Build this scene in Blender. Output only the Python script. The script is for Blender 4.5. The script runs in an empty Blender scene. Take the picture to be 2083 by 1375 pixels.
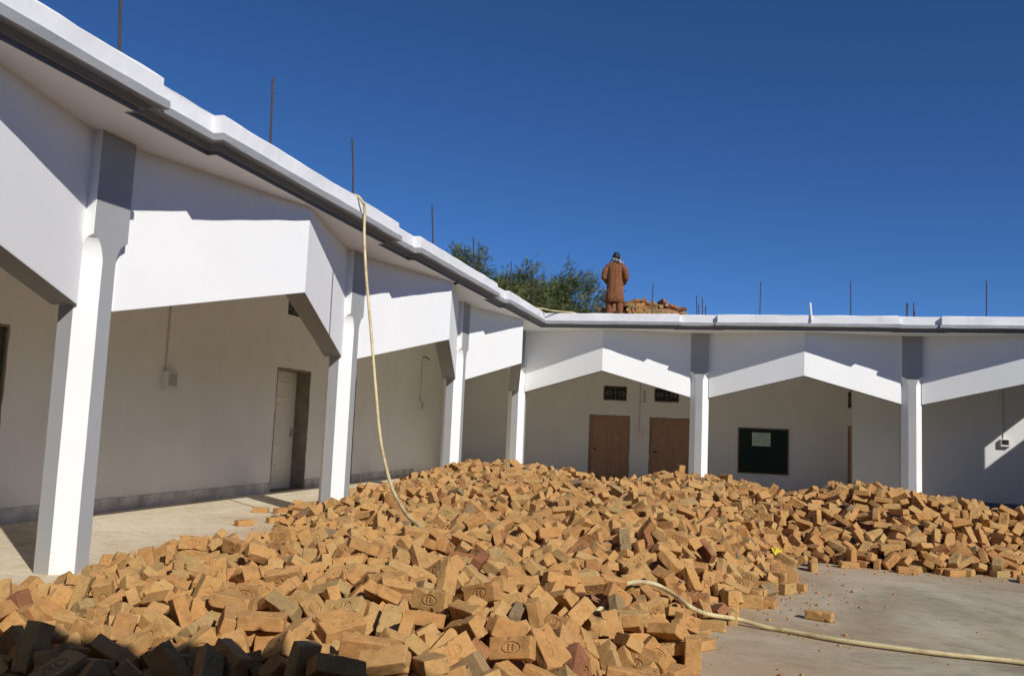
import bpy, bmesh, math, random
import numpy as np
from mathutils import Vector, Matrix, Quaternion, noise

random.seed(11)
rng = np.random.RandomState(11)
scene = bpy.context.scene
COL = scene.collection

# ------------------------------------------------------------------ camera
CAM_Z = 1.49
cam_d = bpy.data.cameras.new("camera")
cam = bpy.data.objects.new("camera", cam_d)
COL.objects.link(cam)
scene.camera = cam
cam_d.sensor_fit = 'HORIZONTAL'
cam_d.sensor_width = 36.0
cam_d.lens = 36.0 * 1777.54 / 2083.0
cam_d.clip_start = 0.05
cam_d.clip_end = 3000
YAW, PITCH, ROLL = 0.2633, 0.1001, 0.0430
_f = Vector((-math.sin(YAW) * math.cos(PITCH), math.cos(YAW) * math.cos(PITCH), math.sin(PITCH)))
_r0 = Vector((math.cos(YAW), math.sin(YAW), 0))
_u0 = _r0.cross(_f)
_r = _r0 * math.cos(ROLL) + _u0 * math.sin(ROLL)
_u = _u0 * math.cos(ROLL) - _r0 * math.sin(ROLL)
cam.matrix_world = Matrix(((_r.x, _u.x, -_f.x, 0), (_r.y, _u.y, -_f.y, 0), (_r.z, _u.z, -_f.z, CAM_Z), (0, 0, 0, 1)))

# ------------------------------------------------------------------ sky, sun, exposure
SUN_TO = Vector((0.634, -0.543, 0.550)).normalized()
world = bpy.data.worlds.new("World")
scene.world = world
world.use_nodes = True
wn = world.node_tree.nodes
wn.clear()
wo = wn.new("ShaderNodeOutputWorld")
bg = wn.new("ShaderNodeBackground")
sky = wn.new("ShaderNodeTexSky")
sky.sky_type = 'NISHITA'
sky.sun_disc = False
sky.sun_elevation = math.asin(SUN_TO.z)
sky.sun_rotation = math.atan2(SUN_TO.x, SUN_TO.y)
sky.altitude = 2000
sky.air_density = 0.72
sky.dust_density = 0.2
sky.ozone_density = 10.0
bg.inputs["Strength"].default_value = 0.093
hsv = wn.new("ShaderNodeHueSaturation")
hsv.inputs["Saturation"].default_value = 1.04
world.node_tree.links.new(sky.outputs[0], hsv.inputs["Color"])
world.node_tree.links.new(hsv.outputs[0], bg.inputs[0])
world.node_tree.links.new(bg.outputs[0], wo.inputs[0])

sun_d = bpy.data.lights.new("sun", 'SUN')
sun_d.energy = 4.0
sun_d.angle = math.radians(0.53)
sun_d.color = (1.0, 0.96, 0.90)
sun = bpy.data.objects.new("sun", sun_d)
COL.objects.link(sun)
sun.location = SUN_TO * 60
sun.rotation_euler = SUN_TO.to_track_quat('Z', 'Y').to_euler()

vs = scene.view_settings
vs.view_transform = 'Standard'
vs.look = 'None'
vs.exposure = 0.07
vs.gamma = 1.0
vs.use_curve_mapping = False
scene.cycles.use_denoising = True
scene.cycles.max_bounces = 8
scene.cycles.diffuse_bounces = 5

# ------------------------------------------------------------------ materials
def new_mat(name):
    m = bpy.data.materials.new(name)
    m.use_nodes = True
    nt = m.node_tree
    b = nt.nodes["Principled BSDF"]
    return m, nt, b

def N(nt, kind, **kw):
    n = nt.nodes.new(kind)
    for k, v in kw.items():
        setattr(n, k, v)
    return n

def ramp(nt, fac, stops, interp='LINEAR'):
    r = N(nt, "ShaderNodeValToRGB")
    r.color_ramp.interpolation = interp
    els = r.color_ramp.elements
    while len(els) < len(stops):
        els.new(0.5)
    for e, (p, c) in zip(els, stops):
        e.position = p
        e.color = (c[0], c[1], c[2], 1)
    nt.links.new(fac, r.inputs[0])
    return r

def noise_tex(nt, vec, scale, detail=4, rough=0.55, dist=0.0):
    t = N(nt, "ShaderNodeTexNoise")
    t.inputs["Scale"].default_value = scale
    t.inputs["Detail"].default_value = detail
    t.inputs["Roughness"].default_value = rough
    t.inputs["Distortion"].default_value = dist
    if vec is not None:
        nt.links.new(vec, t.inputs["Vector"])
    return t

def mapping(nt, vec, scale):
    m = N(nt, "ShaderNodeMapping")
    m.inputs["Scale"].default_value = scale
    nt.links.new(vec, m.inputs["Vector"])
    return m.outputs[0]

def mixc(nt, fac, a, b, mode='MIX'):
    m = N(nt, "ShaderNodeMix", data_type='RGBA', blend_type=mode)
    for sock, v in ((m.inputs[0], fac), (m.inputs[6], a), (m.inputs[7], b)):
        if hasattr(v, 'links'):
            nt.links.new(v, sock)
        elif isinstance(v, tuple):
            sock.default_value = (v[0], v[1], v[2], 1)
        else:
            sock.default_value = v
    return m.outputs[2]

def math_n(nt, op, a, b=None, clamp=False):
    m = N(nt, "ShaderNodeMath", operation=op, use_clamp=clamp)
    for i, v in enumerate((a, b)):
        if v is None:
            continue
        if hasattr(v, 'links'):
            nt.links.new(v, m.inputs[i])
        else:
            m.inputs[i].default_value = v
    return m.outputs[0]

def bump(nt, bsdf, height, strength, dist):
    b = N(nt, "ShaderNodeBump")
    b.inputs["Strength"].default_value = strength
    b.inputs["Distance"].default_value = dist
    nt.links.new(height, b.inputs["Height"])
    nt.links.new(b.outputs[0], bsdf.inputs["Normal"])

def world_pos(nt):
    return N(nt, "ShaderNodeNewGeometry").outputs["Position"]

def plaster(name, base, var=0.05, rough=0.75, dirt=(0.45, 0.40, 0.34), dirt_amt=0.25, scale=1.0, trowel=0.0012, splash=False):
    m, nt, b = new_mat(name)
    p = world_pos(nt)
    n1 = noise_tex(nt, p, 0.9 * scale, 5, 0.6)
    n2 = noise_tex(nt, p, 14 * scale, 4, 0.6)
    dark = tuple(c * (1 - var * 2) for c in base)
    c = ramp(nt, n1.outputs[0], [(0.3, dark), (0.65, base)]).outputs[0]
    # drip streaks and scuffs
    st = noise_tex(nt, mapping(nt, p, (7, 7, 0.7)), 1.0, 5, 0.7)
    f = ramp(nt, st.outputs[0], [(0.60, (0, 0, 0)), (0.80, (1, 1, 1))]).outputs[0]
    f = math_n(nt, 'MULTIPLY', f, dirt_amt)
    c = mixc(nt, f, c, dirt)
    if splash:   # specks of brick dust thrown up on the lowest hand's breadth
        sz = N(nt, "ShaderNodeSeparateXYZ")
        nt.links.new(p, sz.inputs[0])
        low_ = math_n(nt, 'SUBTRACT', 1.0, math_n(nt, 'DIVIDE', sz.outputs[2], 0.75), True)
        sn = noise_tex(nt, p, 26, 6, 0.75, 0.6)
        f2 = math_n(nt, 'GREATER_THAN', math_n(nt, 'ADD', sn.outputs[0], math_n(nt, 'MULTIPLY', low_, 0.26)), 0.72)
        c = mixc(nt, math_n(nt, 'MULTIPLY', f2, 0.28), c, (0.50, 0.36, 0.22))
    nt.links.new(c, b.inputs["Base Color"])
    b.inputs["Roughness"].default_value = rough
    n3 = noise_tex(nt, p, 4.0, 4, 0.6)
    h = math_n(nt, 'ADD', math_n(nt, 'MULTIPLY', n2.outputs[0], 0.35), math_n(nt, 'MULTIPLY', n3.outputs[0], 1.0))
    bump(nt, b, h, 0.6, trowel * 3)
    return m

M_WHITE = plaster("white_paint", (0.838, 0.842, 0.828), 0.025, dirt_amt=0.17, splash=True)
M_SOFFIT = plaster("soffit_paint", (0.89, 0.885, 0.875), 0.02, dirt_amt=0.12)
M_PARAPET = plaster("parapet_paint", (0.82, 0.81, 0.80), 0.05, dirt=(0.38, 0.31, 0.24), dirt_amt=0.42, scale=1.6, trowel=0.002)
M_WALL = plaster("wall_paint", (0.765, 0.76, 0.74), 0.05, dirt=(0.48, 0.43, 0.37), dirt_amt=0.28, splash=True)
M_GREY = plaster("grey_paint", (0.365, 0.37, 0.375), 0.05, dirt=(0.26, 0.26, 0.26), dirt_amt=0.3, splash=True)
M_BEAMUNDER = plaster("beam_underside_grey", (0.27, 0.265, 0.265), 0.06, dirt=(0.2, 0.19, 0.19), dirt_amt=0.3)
M_BAND = plaster("band_grey", (0.335, 0.338, 0.342), 0.08, dirt=(0.6, 0.6, 0.58), dirt_amt=0.35, scale=2.5, trowel=0.003)
M_DARKGREY = plaster("dark_grey_paint", (0.165, 0.172, 0.188), 0.07, dirt=(0.3, 0.29, 0.28), dirt_amt=0.3)
M_CEMENT = plaster("bare_cement", (0.62, 0.61, 0.58), 0.24, dirt=(0.27, 0.265, 0.255), dirt_amt=0.9, scale=4.5)
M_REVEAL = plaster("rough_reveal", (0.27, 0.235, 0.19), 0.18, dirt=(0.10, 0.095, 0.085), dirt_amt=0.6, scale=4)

YARD_DUST = ((-0.1, 9.0, 1.7), (0.1, 7.6, 1.5), (-0.1, 6.0, 1.4), (-0.1, 4.6, 1.3), (1.2, 11.4, 1.5), (2.6, 11.5, 1.5), (4.0, 12.0, 1.6), (0.6, 10.6, 1.4))
FLOOR_DUST = ((-5.2, 5.2, 1.0), (-5.2, 6.6, 0.9), (-5.1, 8.0, 1.1), (-5.3, 9.4, 1.3), (-5.8, 10.6, 1.4), (-6.0, 12.0, 1.2), (-5.6, 13.8, 1.2))
def floor_mat(name, a, b_, c, sc, dusty):
    m, nt, b = new_mat(name)
    p = world_pos(nt)
    n1 = noise_tex(nt, p, 0.55 * sc, 7, 0.62, 0.6)
    n2 = noise_tex(nt, mapping(nt, p, (5, 8, 4)), 0.7 * sc, 7, 0.68, 1.6)
    n3 = noise_tex(nt, p, 60, 5, 0.7)
    col = ramp(nt, n1.outputs[0], [(0.36, a), (0.50, b_), (0.64, c)]).outputs[0]
    k = ramp(nt, n2.outputs[0], [(0.36, (0.80, 0.80, 0.80)), (0.50, (0.98, 0.98, 0.98)), (0.66, (1.07, 1.07, 1.07))]).outputs[0]
    col = mixc(nt, 1.0, col, k, 'MULTIPLY')
    g = ramp(nt, n3.outputs[0], [(0.3, (0.86, 0.86, 0.86)), (0.6, (1.05, 1.05, 1.05))]).outputs[0]
    col = mixc(nt, 1.0, col, g, 'MULTIPLY')
    if dusty:   # brick dust trodden out round the heaps
        sep = N(nt, "ShaderNodeSeparateXYZ")
        nt.links.new(p, sep.inputs[0])
        dn = noise_tex(nt, p, 1.6, 5, 0.65, 0.4)
        def near(x0, y0, r):
            dx = math_n(nt, 'SUBTRACT', sep.outputs[0], x0)
            dy = math_n(nt, 'SUBTRACT', sep.outputs[1], y0)
            d = math_n(nt, 'SQRT', math_n(nt, 'ADD', math_n(nt, 'MULTIPLY', dx, dx), math_n(nt, 'MULTIPLY', dy, dy)))
            return math_n(nt, 'SUBTRACT', 1.0, math_n(nt, 'DIVIDE', d, r), True)
        acc = None
        for x0, y0, r in dusty:
            v = near(x0, y0, r)
            acc = v if acc is None else math_n(nt, 'MAXIMUM', acc, v)
        fac = math_n(nt, 'MULTIPLY', math_n(nt, 'ADD', math_n(nt, 'MULTIPLY', acc, 1.1), math_n(nt, 'MULTIPLY', math_n(nt, 'SUBTRACT', dn.outputs[0], 0.5), 1.5)), 1.0, True)
        col = mixc(nt, math_n(nt, 'MULTIPLY', fac, 0.55), col, (0.46, 0.29, 0.15))
        # trowel scuffs and mortar droppings
        vn = noise_tex(nt, p, 5.5 if dusty is YARD_DUST else 2.5, 6, 0.75, 1.2)
        sp = ramp(nt, vn.outputs[0], [(0.63, (0, 0, 0)), (0.70, (1, 1, 1))]).outputs[0]
        col = mixc(nt, math_n(nt, 'MULTIPLY', sp, 0.6 if dusty is YARD_DUST else 0.12), col, (0.22, 0.19, 0.15))
    nt.links.new(col, b.inputs["Base Color"])
    b.inputs["Roughness"].default_value = 0.85
    h = math_n(nt, 'ADD', math_n(nt, 'MULTIPLY', n2.outputs[0], 0.8), math_n(nt, 'MULTIPLY', n3.outputs[0], 0.3))
    bump(nt, b, h, 0.55, 0.012)
    return m

M_FLOOR = floor_mat("dusty_floor", (0.64, 0.535, 0.365), (0.735, 0.635, 0.455), (0.78, 0.69, 0.535), 1.3, FLOOR_DUST)
M_GROUND = floor_mat("courtyard_concrete", (0.275, 0.232, 0.155), (0.425, 0.368, 0.258), (0.53, 0.475, 0.362), 1.0, YARD_DUST)
M_ROOF = floor_mat("roof_concrete", (0.30, 0.27, 0.23), (0.36, 0.33, 0.28), (0.40, 0.37, 0.32), 1.0, False)

def simple(name, col, rough=0.6, metal=0.0, var=0.15, scale=12.0, bmp=0.0):
    m, nt, b = new_mat(name)
    tc = N(nt, "ShaderNodeTexCoord")
    n1 = noise_tex(nt, tc.outputs["Object"], scale, 4, 0.6)
    c = ramp(nt, n1.outputs[0], [(0.3, tuple(x * (1 - var) for x in col)), (0.7, tuple(min(1, x * (1 + var)) for x in col))]).outputs[0]
    nt.links.new(c, b.inputs["Base Color"])
    b.inputs["Roughness"].default_value = rough
    b.inputs["Metallic"].default_value = metal
    if bmp:
        bump(nt, b, n1.outputs[0], 0.6, bmp)
    return m

M_ROD = simple("rusty_steel", (0.085, 0.055, 0.045), 0.8, 0.2, 0.4, 30)
M_PLASTIC = simple("white_plastic", (0.72, 0.70, 0.66), 0.45, 0, 0.05)
M_GREYPLASTIC = simple("grey_plastic", (0.42, 0.41, 0.39), 0.5, 0, 0.08)
M_WIRE = simple("conduit_paint", (0.55, 0.51, 0.45), 0.6, 0, 0.1)
M_BLACK = simple("black_paint", (0.02, 0.02, 0.022), 0.4, 0, 0.2)
M_BROWNDOOR = simple("brown_door", (0.37, 0.205, 0.12), 0.5, 0, 0.12, 6, 0.001)
M_WHITEDOOR = simple("cream_door", (0.70, 0.66, 0.58), 0.45, 0, 0.05, 5)
M_GREENDOOR = simple("dark_green_frame", (0.045, 0.055, 0.045), 0.5, 0, 0.2)
M_GLASS = simple("dark_pane", (0.008, 0.009, 0.012), 0.35, 0, 0.2)
M_GRILLE = simple("grille_steel", (0.30, 0.28, 0.27), 0.5, 0.3, 0.1)
M_BOARD = simple("green_felt", (0.006, 0.022, 0.018), 0.9, 0, 0.2, 30, 0.001)
M_WOOD = simple("brown_wood", (0.14, 0.07, 0.035), 0.5, 0, 0.25, 10)
M_PAPER = simple("pale_paper", (0.52, 0.62, 0.52), 0.8, 0, 0.05)
M_INK = simple("ink", (0.16, 0.22, 0.18), 0.8, 0, 0.1)
M_YELLOW = simple("yellow_wrapper", (0.62, 0.50, 0.03), 0.4, 0, 0.2)
def cloth(name, col):
    m, nt, b = new_mat(name)
    tc = N(nt, "ShaderNodeTexCoord")
    n1 = noise_tex(nt, mapping(nt, tc.outputs["Object"], (9, 9, 1.6)), 1.6, 4, 0.6, 0.8)
    n2 = noise_tex(nt, tc.outputs["Object"], 7, 4, 0.6)
    c = ramp(nt, n2.outputs[0], [(0.3, tuple(x * .82 for x in col)), (0.7, tuple(x * 1.1 for x in col))]).outputs[0]
    nt.links.new(c, b.inputs["Base Color"])
    b.inputs["Roughness"].default_value = 0.9
    bump(nt, b, n1.outputs[0], 1.0, 0.05)
    return m
M_TUNIC = cloth("brown_cloth", (0.235, 0.085, 0.030))
M_TROUSER = cloth("brown_trouser_cloth", (0.215, 0.078, 0.030))
M_SKIN = simple("skin", (0.22, 0.11, 0.065), 0.55, 0, 0.1)
M_HAIR = simple("black_hair", (0.012, 0.011, 0.012), 0.6, 0, 0.3, 40, 0.003)
M_SHOE = simple("dark_leather", (0.03, 0.02, 0.015), 0.5, 0, 0.2)

def scarf_mat():
    m, nt, b = new_mat("checked_scarf_cloth")
    tc = N(nt, "ShaderNodeTexCoord")
    ck = noise_tex(nt, tc.outputs["Object"], 34, 3, 0.6, 0.3)
    c = ramp(nt, ck.outputs[0], [(0.46, (0.03, 0.035, 0.05)), (0.56, (0.48, 0.48, 0.46))]).outputs[0]
    nt.links.new(c, b.inputs["Base Color"])
    b.inputs["Roughness"].default_value = 0.9
    return m
M_SCARF = scarf_mat()

def hose_mat():
    m, nt, b = new_mat("cream_hose")
    p = world_pos(nt)
    n1 = noise_tex(nt, p, 6, 5, 0.65)
    c = ramp(nt, n1.outputs[0], [(0.34, (0.38, 0.28, 0.14)), (0.50, (0.60, 0.50, 0.27)), (0.72, (0.68, 0.58, 0.34))]).outputs[0]
    nt.links.new(c, b.inputs["Base Color"])
    b.inputs["Roughness"].default_value = 0.45
    return m
M_HOSE = hose_mat()

def brick_mat(name, attr_type):
    m, nt, b = new_mat(name)
    at = N(nt, "ShaderNodeAttribute")
    at.attribute_type = attr_type
    at.attribute_name = "tint"
    if attr_type == 'OBJECT':
        tc = N(nt, "ShaderNodeTexCoord")
        oi = N(nt, "ShaderNodeAttribute")
        oi.attribute_type = 'OBJECT'
        oi.attribute_name = "seed"
        vadd = N(nt, "ShaderNodeVectorMath", operation='ADD')
        nt.links.new(tc.outputs["Object"], vadd.inputs[0])
        nt.links.new(oi.outputs["Fac"], vadd.inputs[1])
        p = vadd.outputs[0]
    else:
        p = world_pos(nt)
    base = ramp(nt, at.outputs["Fac"], [
        (0.00, (0.15, 0.105, 0.062)), (0.012, (0.24, 0.165, 0.085)), (0.022, (0.38, 0.255, 0.105)), (0.055, (0.455, 0.283, 0.106)),
        (0.35, (0.475, 0.268, 0.094)), (0.75, (0.470, 0.248, 0.084)), (0.965, (0.450, 0.228, 0.076)), (1.0, (0.245, 0.095, 0.042))]).outputs[0]
    n1 = noise_tex(nt, p, 9, 5, 0.65, 0.3)
    k = ramp(nt, n1.outputs[0], [(0.28, (0.74, 0.72, 0.70)), (0.5, (1, 1, 1)), (0.75, (1.12, 1.10, 1.06))]).outputs[0]
    c = mixc(nt, 1.0, base, k, 'MULTIPLY')
    n2 = noise_tex(nt, p, 42, 5, 0.7)
    g = ramp(nt, n2.outputs[0], [(0.30, (0.70, 0.68, 0.66)), (0.48, (1.0, 1.0, 1.0)), (0.7, (1.08, 1.07, 1.05))]).outputs[0]
    c = mixc(nt, 0.8, c, g, 'MULTIPLY')
    # pale dust and scorched blotches
    n3 = noise_tex(nt, p, 4.5, 3, 0.5)
    d = ramp(nt, n3.outputs[0], [(0.60, (0, 0, 0)), (0.78, (1, 1, 1))]).outputs[0]
    c = mixc(nt, math_n(nt, 'MULTIPLY', d, 0.32), c, (0.52, 0.36, 0.17))
    n4 = noise_tex(nt, p, 3.4, 4, 0.6, 0.5)
    s = ramp(nt, n4.outputs[0], [(0.20, (1, 1, 1)), (0.33, (0, 0, 0))]).outputs[0]
    c = mixc(nt, math_n(nt, 'MULTIPLY', s, 0.22), c, (0.20, 0.15, 0.10))
    nt.links.new(c, b.inputs["Base Color"])
    b.inputs["Roughness"].default_value = 0.92
    hh = math_n(nt, 'ADD', math_n(nt, 'MULTIPLY', n2.outputs[0], 0.7), math_n(nt, 'MULTIPLY', n1.outputs[0], 0.6))
    if attr_type != 'OBJECT':
        # the pressed oval maker's mark with two figures, as fine relief
        uv = N(nt, "ShaderNodeUVMap")
        uv.uv_map = "UVMap"
        sp = N(nt, "ShaderNodeSeparateXYZ")
        nt.links.new(uv.outputs[0], sp.inputs[0])
        x = math_n(nt, 'DIVIDE', sp.outputs[0], 0.050)
        y = math_n(nt, 'DIVIDE', sp.outputs[1], 0.026)
        r = math_n(nt, 'SQRT', math_n(nt, 'ADD', math_n(nt, 'MULTIPLY', x, x), math_n(nt, 'MULTIPLY', y, y)))
        ring = math_n(nt, 'LESS_THAN', math_n(nt, 'ABSOLUTE', math_n(nt, 'SUBTRACT', r, 1.0)), 0.09)
        ax = math_n(nt, 'SUBTRACT', math_n(nt, 'ABSOLUTE', sp.outputs[0]), 0.013)
        ay = math_n(nt, 'SUBTRACT', math_n(nt, 'ABSOLUTE', sp.outputs[1]), 0.0055)
        rr = math_n(nt, 'SQRT', math_n(nt, 'ADD', math_n(nt, 'MULTIPLY', ax, ax), math_n(nt, 'MULTIPLY', ay, ay)))
        fig = math_n(nt, 'LESS_THAN', math_n(nt, 'ABSOLUTE', math_n(nt, 'SUBTRACT', rr, 0.0055)), 0.0018)
        mark = math_n(nt, 'MAXIMUM', ring, fig)
        hh = math_n(nt, 'SUBTRACT', hh, math_n(nt, 'MULTIPLY', mark, 2.6))
    bump(nt, b, hh, 0.75, 0.0045)
    return m
M_BRICK = brick_mat("fired_brick", 'OBJECT')
M_BRICK_HEAP = brick_mat("fired_brick_heap", 'GEOMETRY')
M_DUST = floor_mat("brick_dust", (0.30, 0.16, 0.075), (0.36, 0.19, 0.09), (0.42, 0.23, 0.11), 3.0, False)

def leaf_mat(name, cols):
    m, nt, b = new_mat(name)
    at = N(nt, "ShaderNodeAttribute")
    at.attribute_name = "tone"
    c = ramp(nt, at.outputs["Fac"], [(i / (len(cols) - 1), c) for i, c in enumerate(cols)]).outputs[0]
    nt.links.new(c, b.inputs["Base Color"])
    b.inputs["Roughness"].default_value = 0.6
    tr = N(nt, "ShaderNodeBsdfTranslucent")
    nt.links.new(c, tr.inputs[0])
    mx = N(nt, "ShaderNodeMixShader")
    mx.inputs[0].default_value = 0.25
    nt.links.new(b.outputs[0], mx.inputs[1])
    nt.links.new(tr.outputs[0], mx.inputs[2])
    nt.links.new(mx.outputs[0], nt.nodes["Material Output"].inputs[0])
    return m
M_LEAF = leaf_mat("acacia_leaves", [(0.06, 0.08, 0.022), (0.115, 0.135, 0.036), (0.175, 0.185, 0.055)])
M_LEAF2 = leaf_mat("grey_green_leaves", [(0.060, 0.085, 0.040), (0.105, 0.140, 0.065), (0.15, 0.19, 0.09)])
M_BARK = simple("bark", (0.10, 0.075, 0.055), 0.9, 0, 0.3, 5, 0.02)

# ------------------------------------------------------------------ object helpers
def tag(o, label=None, cat=None, group=None, kind=None):
    if label: o["label"] = label
    if cat: o["category"] = cat
    if group: o["group"] = group
    if kind: o["kind"] = kind
    return o

def empty(name, loc=(0, 0, 0), rz=0.0):
    o = bpy.data.objects.new(name, None)
    o.location = loc
    o.rotation_euler = (0, 0, rz)
    o.empty_display_size = 0.2
    COL.objects.link(o)
    return o

class MB:
    def __init__(self):
        self.v, self.f, self.m = [], [], []
    def add(self, verts, faces, mi=0):
        k = len(self.v)
        self.v.extend(tuple(p) for p in verts)
        self.f.extend(tuple(i + k for i in f) for f in faces)
        self.m.extend([mi] * len(faces))
    def box(self, lo, hi, mi=0):
        x0, y0, z0 = lo
        x1, y1, z1 = hi
        self.add([(x0, y0, z0), (x1, y0, z0), (x1, y1, z0), (x0, y1, z0), (x0, y0, z1), (x1, y0, z1), (x1, y1, z1), (x0, y1, z1)],
                 [(0, 3, 2, 1), (4, 5, 6, 7), (0, 1, 5, 4), (1, 2, 6, 5), (2, 3, 7, 6), (3, 0, 4, 7)], mi)
    def tube(self, pts, rad, n=8, mi=0, caps=True):
        pts = [Vector(p) for p in pts]
        rads = rad if isinstance(rad, (list, tuple)) else [rad] * len(pts)
        up = Vector((0, 0, 1))
        rings = []
        prev = None
        for i, p in enumerate(pts):
            d = (pts[min(i + 1, len(pts) - 1)] - pts[max(i - 1, 0)])
            d = d.normalized() if d.length > 1e-9 else Vector((0, 0, 1))
            if prev is None:
                a = d.cross(up)
                if a.length < 1e-3:
                    a = d.cross(Vector((1, 0, 0)))
            else:
                a = prev - d * prev.dot(d)
                if a.length < 1e-6:
                    a = d.cross(up)
            a.normalize()
            prev = a
            b = d.cross(a)
            rings.append([p + (a * math.cos(2 * math.pi * j / n) + b * math.sin(2 * math.pi * j / n)) * rads[i] for j in range(n)])
        vs_ = [q for r in rings for q in r]
        fs = []
        for i in range(len(pts) - 1):
            for j in range(n):
                fs.append((i * n + j, i * n + (j + 1) % n, (i + 1) * n + (j + 1) % n, (i + 1) * n + j))
        if caps:
            fs.append(tuple(range(n - 1, -1, -1)))
            fs.append(tuple((len(pts) - 1) * n + j for j in range(n)))
        self.add(vs_, fs, mi)
    def loft(self, rings, mi=0, cap0=True, cap1=True):
        n = len(rings[0])
        fs = []
        for i in range(len(rings) - 1):
            for j in range(n):
                fs.append((i * n + j, i * n + (j + 1) % n, (i + 1) * n + (j + 1) % n, (i + 1) * n + j))
        if cap0: fs.append(tuple(range(n - 1, -1, -1)))
        if cap1: fs.append(tuple((len(rings) - 1) * n + j for j in range(n)))
        self.add([q for r in rings for q in r], fs, mi)
    def build(self, name, mats, parent=None, smooth=False, bevel=0.0):
        me = bpy.data.meshes.new(name)
        me.from_pydata(self.v, [], self.f)
        if not isinstance(mats, (list, tuple)): mats = [mats]
        for m in mats: me.materials.append(m)
        me.polygons.foreach_set("material_index", self.m)
        if smooth: me.polygons.foreach_set("use_smooth", [True] * len(self.f))
        me.update()
        bm = bmesh.new()
        bm.from_mesh(me)
        bmesh.ops.recalc_face_normals(bm, faces=bm.faces)
        bm.to_mesh(me)
        bm.free()
        o = bpy.data.objects.new(name, me)
        COL.objects.link(o)
        if parent is not None:
            o.parent = parent
        if bevel:
            b = o.modifiers.new("bevel", 'BEVEL')
            b.width = bevel
            b.segments = 2
            b.limit_method = 'ANGLE'
            b.angle_limit = math.radians(35)
        return o

def smooth_path(pts, per=8):
    pts = [Vector(p) for p in pts]
    out = []
    for i in range(len(pts) - 1):
        p0, p1, p2, p3 = pts[max(i - 1, 0)], pts[i], pts[i + 1], pts[min(i + 2, len(pts) - 1)]
        for k in range(per):
            t = k / per
            out.append(0.5 * ((2 * p1) + (p2 - p0) * t + (2 * p0 - 5 * p1 + 4 * p2 - p3) * t * t + (3 * p1 - p0 - 3 * p2 + p3) * t ** 3))
    out.append(pts[-1])
    return out

# ------------------------------------------------------------------ levels and plan (metres; z = 0 is the courtyard)
SLAB = 0.12
SOFF, BAND0, BAND1, PAR, DECK = 3.857, 3.926, 4.000, 4.182, 4.040
BC, BP = 2.342, 2.881
WX = -5.334            # front of west columns
WWALL = -8.214
WY = [-3.70, 1.30, 6.30, 11.31, 16.29]
NY = 21.00             # front of north columns
NX = [-1.05, 3.57, 8.19]
CW, CD, CC = 0.43, 0.35, 0.135
EX, EY = -4.56, 19.98  # eave lines
NW1, NW2, NXR = 25.10, 23.70, 2.64
N_END = 8.42

# the ground: one sheet to the horizon
g = MB()
gs = [-900, -200, -60, -20, 20, 60, 200, 900]
for i in range(len(gs) - 1):
    for j in range(len(gs) - 1):
        g.add([(gs[i], gs[j], 0), (gs[i + 1], gs[j], 0), (gs[i + 1], gs[j + 1], 0), (gs[i], gs[j + 1], 0)], [(0, 1, 2, 3)])
tag(g.build("ground", M_GROUND), kind='structure')

fl = MB()
fl.box((-8.3, -7.0, -0.05), (-5.12, 25.0, SLAB))
o = fl.build("verandah_floor", M_FLOOR, bevel=0.012)
tag(o, kind='structure')
st = MB()
ys = list(np.arange(-7.0, 25.01, 0.25))
for a, b in zip(ys[:-1], ys[1:]):
    st.add([(-5.117, a, 0), (-5.117, b, 0), (-5.115, b, SLAB - 0.012), (-5.115, a, SLAB - 0.012)], [(0, 1, 2, 3)])
tag(st.build("verandah_step", M_CEMENT), kind='structure')

# ------------------------------------------------------------------ eaves (swept along each wing, with the set-back over every column)
def jog_path(c0, c1, centres, half=0.38, depth=0.10):
    """1-D stations (s, inset) along an eave with a set-back at each column."""
    pts = [(c0, 0.0)]
    for c in centres:
        if c - half > min(c0, c1) and c + half < max(c0, c1):
            pts += [(c - half, 0.0), (c - half, depth), (c + half, depth), (c + half, 0.0)]
    pts.append((c1, 0.0))
    return pts

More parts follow.
